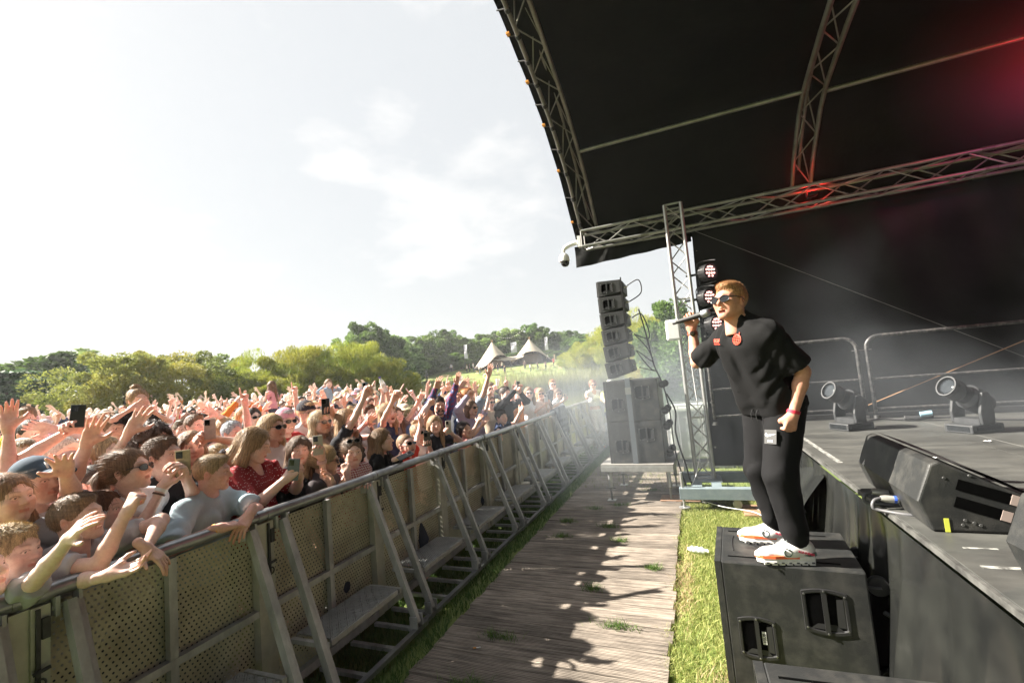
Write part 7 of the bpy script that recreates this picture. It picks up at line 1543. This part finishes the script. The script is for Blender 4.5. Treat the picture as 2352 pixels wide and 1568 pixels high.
hillp = [(322, 600, 'walking woman in denim left of the tents'), (357, 590, 'man in black walking up the lawn at the left'), (568, 570, 'person in white crossing the lawn alone'), (742, 580, 'woman in pale dress beside the tall flag'), (768, 575, 'man in dark top beside the tall flag'), (812, 565, 'man in white standing right of the tall flag'), (1030, 560, 'person in grey left in the group at the left tent'), (1080, 560, 'person in dark top in the group at the left tent'), (1130, 545, 'person in pale top right in the group at the left tent'), (1222, 500, 'woman in white below the left tent opening'), (1300, 490, 'person in cream at the tent bar'), (1340, 485, 'person in white at the tent bar'), (1360, 485, 'person in blue at the tent bar'), (1454, 480, 'woman in red standing in front of the right tent'), (1440, 570, 'man in white walking between the picnic tables'), (1550, 465, 'seated person in grey at the right tent mouth'), (1630, 462, 'seated person in white right of the tent mouth'), (1160, 600, 'person in dark clothes at the middle tables'), (300, 690, 'person in blue by the left dark tables'), (880, 590, 'person sitting at the first pale table'), (1380, 540, 'person at the table right of the middle'), (1520, 545, 'person in black at the right tables'), (1610, 545, 'person at the table below the right tent'), (1700, 515, 'person in red at the rightmost tables'), (1785, 530, 'person in dark top at the last table')]
pr2 = [q for q in PROTO2 if q[1]['pose'] == 'none']
for i, (a_, b_, lb) in enumerate(hillp):
    p = hit(*c5(a_, b_)); po, at = pr2[i % len(pr2)]; c = copy_tree(po); c.location = (p[0], p[1], float(ground_z(p[0], p[1]))); c.scale = (1, 1, 1); c.rotation_euler = (0, 0, r3.uniform(0, 6.28)); tcol = {'white': (.78, .77, .76), 'black': (.02, .02, .02), 'dark': (.03, .03, .05), 'red': (.6, .06, .06), 'blue': (.1, .2, .4), 'denim': (.2, .28, .4), 'grey': (.3, .3, .3), 'pale': (.6, .55, .5), 'cream': (.65, .6, .5)}
    cc = next((v_ for k_, v_ in tcol.items() if k_ in lb), (.3, .2, .2)); c.color = (*SK['fair'], 1)
    for ch in c.children:
        if ch.name.startswith('shirt'): ch.color = (*cc, 1)
    tag(c, lb, 'person', 'people on the lawn across the lake')
# labels: look first, then the place in the crowd, then the order from the left
cnt = {}
for q in rest: cnt.setdefault(q[1] + '|' + q[2], []).append(q)
for k, qs in cnt.items():
    qs.sort(key=lambda q: q[3])
    for j, q in enumerate(qs):
        t = '%s, %s' % (q[1], q[2])
        if len(qs) > 1: t += ', %s' % ['first', 'second', 'third', 'fourth', 'fifth', 'sixth', 'seventh'][min(j, 6)]
        tag(q[0], t, 'person', 'crowd on the grass in front of the stage')
for po, at in PROTO + PROTO2: at['keep'] = id(po) in used
# far-off crowd that reads as one mass
Pm = []; Fm = []; Cm = []; off = 0
base = []
for po, at in PROTO2[:8]:
    gs = []
    for o_ in [po] + list(po.children):
        me = o_.data; n = len(me.vertices)
        co = np.empty(n * 3); me.vertices.foreach_get('co', co); co = co.reshape(-1, 3); ml = np.array(o_.matrix_local) if o_ is not po else np.eye(4); co = co @ ml[:3, :3].T + ml[:3, 3]
        gs.append((o_.name.split('.')[0], co, [tuple(p.vertices) for p in me.polygons]))
    base.append(gs)
for k in range(150):
    while True:
        th = r3.uniform(38, 72); rr_ = r3.uniform(16.5, 30); x, y = pol(rr_, th)
        if x < -9: break
    gs = base[r3.randrange(8)]; a = math.atan2(x, 3 - y) + r3.uniform(-.5, .5); sc = r3.uniform(.9, 1.05); Rm = Rz(a) * sc; t0 = np.array([x, y, float(ground_z(x, y))])
    for nme, co, fs in gs:
        Pm.append(co @ Rm.T + t0); Fm += [tuple(i + off for i in f) for f in fs]; off += len(co)
        c = SK['light'] if nme == 'person' or nme == 'body' else TOPS[r3.randrange(len(TOPS))][1] if nme == 'shirt' else HC[r3.choice(list(HC))] if nme == 'hair' else (.04, .05, .08); Cm.append(np.tile(c, (len(co), 1)))
for po, at in PROTO + PROTO2:
    if not at['keep']:
        for ch in list(po.children): bpy.data.objects.remove(ch)
        bpy.data.objects.remove(po)
o = link('distant_crowd', geo_mesh('distant_crowd', Geo(np.concatenate(Pm), Fm, np.concatenate(Cm))), mat('crowd_mass', (1, 1, 1), vcol=True, rough=.75)); tag(o, 'dense far-off crowd on the rising lawn under the trees', 'crowd', kind='stuff')
# ================================================================== THE SINGER
BOXZ = .692
sl_ = np.array([.42, 3.17, BOXZ]); sf = rad(128)
def slocal(w): return to_local(sl_, sf, w)
fn_ = np.array([.425, 3.02, BOXZ]); ff_ = np.array([.365, 3.31, BOXZ])     # near and far ankle
def baggy(S, T, s, armsk):
    for sx in (-1, 1):
        S.cone(T(sx * .10, .0, 1.36), T(sx * .122, .01, .80), .094, .100, k=.05); S.cone(T(sx * .07, .05, 1.32), T(sx * .085, .055, .80), .080, .096, k=.05)
    for (a0, e, w, a, sgn) in armsk:
        end = a0 + (e - a0) * .92; S.cone(T(sgn * .09, -.005, 1.40), a0, .056, .048, k=.04); S.cone(a0, end, .050, .070, k=.025)
    pass
mic_hand = ony(1590, 734, 3.42) + np.array([-.01, .030, -.066]); fist = ony(1821, 952, 2.98)
o, inf = person('person', sl_.tolist(), face=sf, height=1.66, kind='m', lean=.37, side=-.04, hyaw=.22, hpitch=.2, neckf=.86, nofeet=True, mouth='laugh', hstyle='fade', nhole=.72, crouch=-.03, lod=0, fat=1.08, botg=.033, shz=1.365, sleeve='elbow', top='tee',
    skin=(.58, .30, .21), hairc=(.36, .19, .085), topc=(.007, .007, .0075), botc=(.008, .008, .009), glasses=True, seed=63, extra_top=baggy, feet=[slocal(ff_), slocal(fn_)],
    arms=(dict(t=slocal(mic_hand), hand='mic', palm=Rz(-sf) @ np.array([.05, -1., .12]), pole=Rz(-sf) @ np.array([-.35, .1, -1.]), dir=Rz(-sf) @ np.array([-.12, .1, .98])),
          dict(t=slocal(fist), hand='fist', palm=Rz(-sf) @ np.array([-.4, .7, 0]), pole=Rz(-sf) @ np.array([1., .3, .1]))))
u_, v_, _ = proj(Rz(sf) @ inf['hc'] + sl_); print('SINGER HEAD', u_, v_, Rz(sf) @ inf['hc'] + sl_)
tag(o, 'singer in black tee, joggers and sunglasses singing into a microphone on the box', 'person'); singer = o
for c in o.children:
    if c.name.startswith('sunglasses'): c.matrix_local = inf['hm'] @ Matrix.Translation((0, .002, .001)) @ Matrix.Diagonal((1.06, 1.0, 1.12, 1))
HM = o.matrix_basis.copy() if False else (Matrix.Translation(Vector(sl_)) @ Matrix.Rotation(sf, 4, 'Z'))
for c in o.children:
    if c.name.startswith('shoes'): bpy.data.objects.remove(c)
ring(o, inf, 0, .86, mat('brown_leather_watch', (.20, .05, .02), rough=.5), r=.033, w=.024, name='watch_strap'); ring(o, inf, 1, .93, mat('red_wristband', (.55, .02, .05), rough=.6), r=.032, w=.018)
a0, e, w, a, sgn = inf['arms'][0]; d = np.array(w) - np.array(e); p = np.array(e) + d * .86
build(MB().lathe([(.019, 0), (.019, .01), (.016, .012), (0, .012)], p + (Rz(-sf) @ np.array([0, -.032, .0])), rot_to(Rz(-sf) @ np.array([0, -1., 0])), 16), 'watch', mat('watch_case', (.05, .04, .03), rough=.2, metal=.5), o, 40)
# shoes: white running shoes with orange band and pocketed soles
M_shoe = mat('shoe_white', (.74, .73, .70), (.80, .79, .77), scale=40, rough=.7); M_shor = mat('shoe_orange', (.85, .16, .05), rough=.6); M_shg = mat('shoe_green', (.03, .07, .06), rough=.6); M_lace = mat('lace', (.35, .40, .40), (.05, .06, .06), scale=120, rough=.8)
def shoe(ankle, heading, side):
    """toe along local +X"""
    r_ = empty('shoe', (0, 0, 0)); r_.parent = singer; r_.matrix_parent_inverse = Matrix.Identity(4)
    m = HM.inverted() @ Matrix.Translation(Vector(ankle)) @ Matrix.Rotation(heading, 4, 'Z'); r_.matrix_local = m
    S = SDF((-.11, -.06, .02), (.24, .06, .16), .004); S.cone((-.05, 0, .065), (.05, 0, .07), .043, .043, k=0); S.cone((.03, 0, .07), (.16, .0, .052), .044, .034, k=.03); S.cone((.16, 0, .05), (.195, 0, .046), .034, .024, k=.02); S.cone((-.045, 0, .09), (-.02, 0, .12), .042, .043, k=.02); S.ell((-.015, 0, .15), (.036, .030, .045), k=.006, mode=-1); S.cut((0, 0, .042), (0, 0, -1)); build_geo('upper', S, M_shoe, r_)
    ol = [(-.088 + 0, 0), (-.08, .035), (-.03, .042), (.05, .041), (.12, .044), (.18, .034), (.212, .012), (.212, -.012), (.18, -.034), (.12, -.044), (.05, -.041), (-.03, -.042), (-.08, -.035)]
    bevel(build(MB().prism(ol, .026, .0445, 2), 'midsole', M_shoe, r_), .004)
    orl = [(x * 1.012 + .001, y * 1.03) for x, y in ol if x > .0]; build(MB().prism([(.0, .0425)] + orl + [(.0, -.0425)], .0365, .052, 2), 'orange_band', M_shor, r_)
    bevel(build(MB().prism([(x * .985, y * 1.0) for x, y in ol], .010, .0258, 2), 'outsole', M_shoe, r_), .003)
    for k in range(7):
        x_ = -.078 + .038 * k
        lg = bevel(build(MB().box((x_, -.037 if k < 6 else -.03, .0), (x_ + .030, .037 if k < 6 else .03, .0098)), 'cloud_lug', M_shoe, r_), .003)
        for s_ in (-1, 1): build(MB().box((x_ + .006, s_ * .0415 - .0035, .012), (x_ + .020, s_ * .0415 + .0035, .019)), 'pocket_shade', M_grey, lg)  # grey blocks painting the shade in the hollows of the sole
    bevel(build(MB().box((.0, -.012, .105), (.05, .012, .114)).obox((-.03 + .055, 0, .128), (.004, .022, .030), Ry(-.45)), 'tongue', M_shor, r_), .003)
    mb = MB()
    for k in range(4): x_ = .03 + .022 * k; mb.tube([(x_, -.03, .098 - .007 * k), (x_ + .01, 0, .113 - .009 * k), (x_, .03, .098 - .007 * k)], .003, 5)
    mb.tube(catmull([(.02, 0, .118), (.035, .02, .14), (.05, .015, .125), (.03, 0, .118), (.04, -.02, .138), (.055, -.01, .12)], 4), .003, 5); build(mb, 'laces', M_lace, r_)
    for s_ in (-1, 1):
        c = (.042, s_ * .0485, .072); g = MB().tube([(c[0] + .014 + .019 * math.cos(a), c[1], c[2] + .019 * math.sin(a)) for a in np.linspace(1.9, 7.2, 14)], .0032, 5); g.tube([(c[0] + .014, c[1], c[2] + .019), (c[0] + .026, c[1], c[2] + .026)], .0034, 5); build(g, 'side_mark', M_shg, r_)
        bevel(build(MB().prism([(-.088, .055), (-.05, .05), (-.02, .056), (-.085, .075)], s_ * .0415 - .003, s_ * .0415 + .003, 1), 'heel_patch', M_shg, r_), .002)
        tm = text_mesh('RUNNING', .017, .0006, .0006); tm.materials.append(mat('shoe_red_print', (.55, .03, .08), rough=.6)); t = link('lettering', tm, None, r_); t.location = (-.035, s_ * .0472, .069); t.rotation_euler = (rad(90), rad(14) if s_ > 0 else rad(-14), math.pi if s_ > 0 else 0)
    return r_
def build_geo(name, S, m, parent): o_ = link(name, geo_mesh(name, Geo(*S.poly(.02))), m, parent); return o_
shoe(fn_ + np.array([0, 0, 0]), rad(188), 0); shoe(ff_, rad(176), 1)
# prints on the shirt and joggers, laid on the cloth
from mathutils.bvhtree import BVHTree
dg = bpy.context.evaluated_depsgraph_get()
def on_cloth(child, u, v):
    c = [q for q in singer.children if q.name.startswith(child)][0]; me = c.data; bv = BVHTree.FromPolygons([HM @ q.co for q in me.vertices], [tuple(p.vertices) for p in me.polygons]); d = Vector(ray(u, v)); hit_, n_, i_, t_ = bv.ray_cast(Vector(CAMP), d)
    if hit_ is None: return None
    acc = Vector((0, 0, 0))
    for du in (-6, 0, 6):
        for dv in (-6, 0, 6):
            h2, n2, _, _ = bv.ray_cast(Vector(CAMP), Vector(ray(u + du, v + dv)))
            if h2 is not None: acc += n2 if n2.dot(d) < 0 else -n2
    return hit_, acc.normalized(), c
def decal(child, u, v, mb_or_me, m, name, roll=0., lift=.005, parent=None):
    q = on_cloth(child, u, v)
    if q is None: return None
    h_, n_, c = q; upv = Vector((0, 0, 1)); x = upv.cross(n_).normalized(); y = n_.cross(x); R_ = Matrix((x, y, n_)).transposed() @ Matrix.Rotation(roll, 3, 'Z'); me = mb_or_me if isinstance(mb_or_me, bpy.types.Mesh) else mb_or_me.mesh(name)
    if not len(me.materials): me.materials.append(m)
    o_ = link(name, me, None, c); m4 = R_.to_4x4(); m4.translation = h_ + n_ * lift; o_.matrix_local = HM.inverted() @ m4; return o_
M_logo = mat('orange_red_print', (.80, .09, .05), rough=.6)
mb = MB(); Rr = .029
for a_ in (1.0, .55, 0.0): mb.tube([(Rr * a_ * math.cos(t), Rr * math.sin(t), 0) for t in np.linspace(0, 6.283, 25)] if a_ > 0 else [(0, -Rr, 0), (0, Rr, 0)], .0026, 5, cap=False)
for yy in (-.5, 0, .5): hw = Rr * math.sqrt(1 - yy * yy); mb.tube([(-hw, yy * Rr, 0), (hw, yy * Rr, 0)], .0026, 5)
mb.tube(catmull([(.006, Rr, 0), (.012, Rr + .008, 0), (.01, Rr + .015, 0)], 3), .003, 5)
decal('shirt', 1695, 780, mb, M_logo, 'globe_print', rad(-14), .008)
decal('shirt', 1651, 783, text_mesh('SGK', .030, .0012, .0016), M_logo, 'letter_print', rad(-6), .012); decal('shirt', 1651, 790, text_mesh('INTERNATIONAL', .0075, .0008, .0003), M_logo, 'small_print', rad(-6), .012)
pt = decal('trousers', 1771, 1003, MB().box((-.038, -.04, -.001), (.038, .04, .001)), mat('silver_patch', (.055, .055, .055), rough=.7), 'thigh_patch', rad(2))
if pt:
    M_wp = mat('patch_white', (.9, .9, .9), rough=.5)
    sw = MB().add([(-.034, .012, .0025), (-.026, .002, .0025), (-.018, .0, .0025), (.036, .018, .0025), (-.016, .010, .0025), (-.024, .014, .0025), (-.026, .022, .0025)], [(0, 1, 2, 3, 4, 5, 6)]); build(sw, 'swoosh', M_wp, pt); tm = text_mesh('A I R', .016, .0004, .0004); tm.materials.append(M_wp); t = link('lettering', tm, None, pt); t.location = (.0, -.024, .0025)
# drawstrings and waistband
mb = MB()
for dx in (-.02, .02): p = inf['T'](dx, .150, .925); mb.tube(catmull([p, p + np.array([.004, .012, -.03]), p + np.array([0, .01, -.065])], 4), .0025, 6)
build(mb, 'drawstring', M_cable, o)
# microphone in the raised hand
mc = empty('microphone', (0, 0, 0), 0, 'black handheld microphone with silver grille in the singer\'s hand', 'microphone'); mtip = ony(1630, 716, 3.34); mtail = ony(1546, 742, 3.46); dm_ = Vector(mtip - mtail).normalized(); Lm = (Vector(mtip) - Vector(mtail)).length
m4 = Matrix(rot_to(dm_).tolist()).to_4x4(); m4.translation = Vector(mtail); mc.matrix_world = m4
build(MB().lathe([(.0, 0), (.013, 0), (.0135, .03), (.0135, .032), (.016, .06), (.019, Lm - .075), (.0215, Lm - .06), (.0215, Lm - .055)], n=18), 'handle', mat('mic_black', (.012, .012, .012), rough=.6), mc, 40); build(MB().lathe([(.0138, .002), (.0142, .028)], n=18), 'end_cap', M_grey, mc, 40)
build(MB().lathe([(.0225, Lm - .056), (.026, Lm - .05), (.0275, Lm - .035), (.0275, Lm - .027), (.026, Lm - .012), (.018, Lm - .001), (0, Lm + .003)], n=20), 'grille', mat('mic_mesh', (.30, .32, .38), (.62, .64, .68), scale=420, rough=.35, metal=.8, detail=0, bump=.8, bscale=420, bdist=.002), mc, 50)
# ================================================================== STAGE SMOKE
def smoke(name, lo, hi, dens, scale, seed, label, thr=(.45, .8)):
    m = bpy.data.materials.new(name + '_volume'); m.use_nodes = True; N = m.node_tree.nodes; l = m.node_tree.links.new; N.clear()
    out = N.new('ShaderNodeOutputMaterial'); pv = N.new('ShaderNodeVolumePrincipled'); pv.inputs['Color'].default_value = (.80, .88, .97, 1); pv.inputs['Anisotropy'].default_value = .25
    tc = N.new('ShaderNodeTexCoord'); no = N.new('ShaderNodeTexNoise'); no.inputs['Scale'].default_value = scale; no.inputs['Detail'].default_value = 3; mp = N.new('ShaderNodeMapping'); mp.inputs['Location'].default_value = (seed, seed * .7, 0); l(tc.outputs['Object'], mp.inputs[0]); l(mp.outputs[0], no.inputs['Vector'])
    r = N.new('ShaderNodeMapRange'); r.inputs[1].default_value, r.inputs[2].default_value = thr; r.inputs[3].default_value = 0; r.inputs[4].default_value = 1; l(no.outputs['Fac'], r.inputs[0])
    # fades out towards the faces of its own box
    gr = N.new('ShaderNodeTexGradient'); gr.gradient_type = 'SPHERICAL'; m2 = N.new('ShaderNodeMapping'); s_ = [2. / (b - a) for a, b in zip(lo, hi)]; m2.inputs['Scale'].default_value = s_; l(tc.outputs['Object'], m2.inputs[0]); l(m2.outputs[0], gr.inputs[0])
    a = N.new('ShaderNodeMath'); a.operation = 'MULTIPLY'; l(r.outputs[0], a.inputs[0]); l(gr.outputs['Fac'], a.inputs[1]); b = N.new('ShaderNodeMath'); b.operation = 'MULTIPLY'; b.inputs[1].default_value = dens; l(a.outputs[0], b.inputs[0]); l(b.outputs[0], pv.inputs['Density']); l(pv.outputs[0], out.inputs['Volume'])
    h = [(b_ - a_) / 2 for a_, b_ in zip(lo, hi)]; c = [(b_ + a_) / 2 for a_, b_ in zip(lo, hi)]
    o = build(MB().box([-q for q in h], h), name, m); o.location = c; tag(o, label, None, None, 'stuff'); return o
smoke('stage_smoke', (-4.2, 4.6, -.8), (2.2, 11.5, 2.9), .32, .55, 3.1, 'thin white stage smoke drifting round the speaker stack and tower', (.30, .75))
smoke('stage_smoke', (.4, 3.6, .2), (6.5, 7.4, 3.4), .42, .55, 8.4, 'thin bluish smoke drifting across the stage floor and wall', (.47, .78))

smoke('roof_smoke', (2.2, 4.2, 3.5), (5.3, 7.3, 5.6), .55, .6, 5.2, 'faint smoke under the roof glowing red at the right', (.2, .7))
# ---- daylight haze over the lake and the far trees
hm_ = bpy.data.materials.new('haze_air'); hm_.use_nodes = True; N = hm_.node_tree.nodes; N.clear(); ho_ = N.new('ShaderNodeOutputMaterial'); hv_ = N.new('ShaderNodeVolumePrincipled'); hv_.inputs['Color'].default_value = (.93, .96, 1., 1); hv_.inputs['Density'].default_value = .0006; hv_.inputs['Anisotropy'].default_value = .3; hm_.node_tree.links.new(hv_.outputs[0], ho_.inputs['Volume'])
hz_ = build(MB().box((-705, -705, -3), (705, 705, 26)), 'haze', hm_); tag(hz_, 'thin bright daylight haze over the lake and trees', None, None, 'stuff')
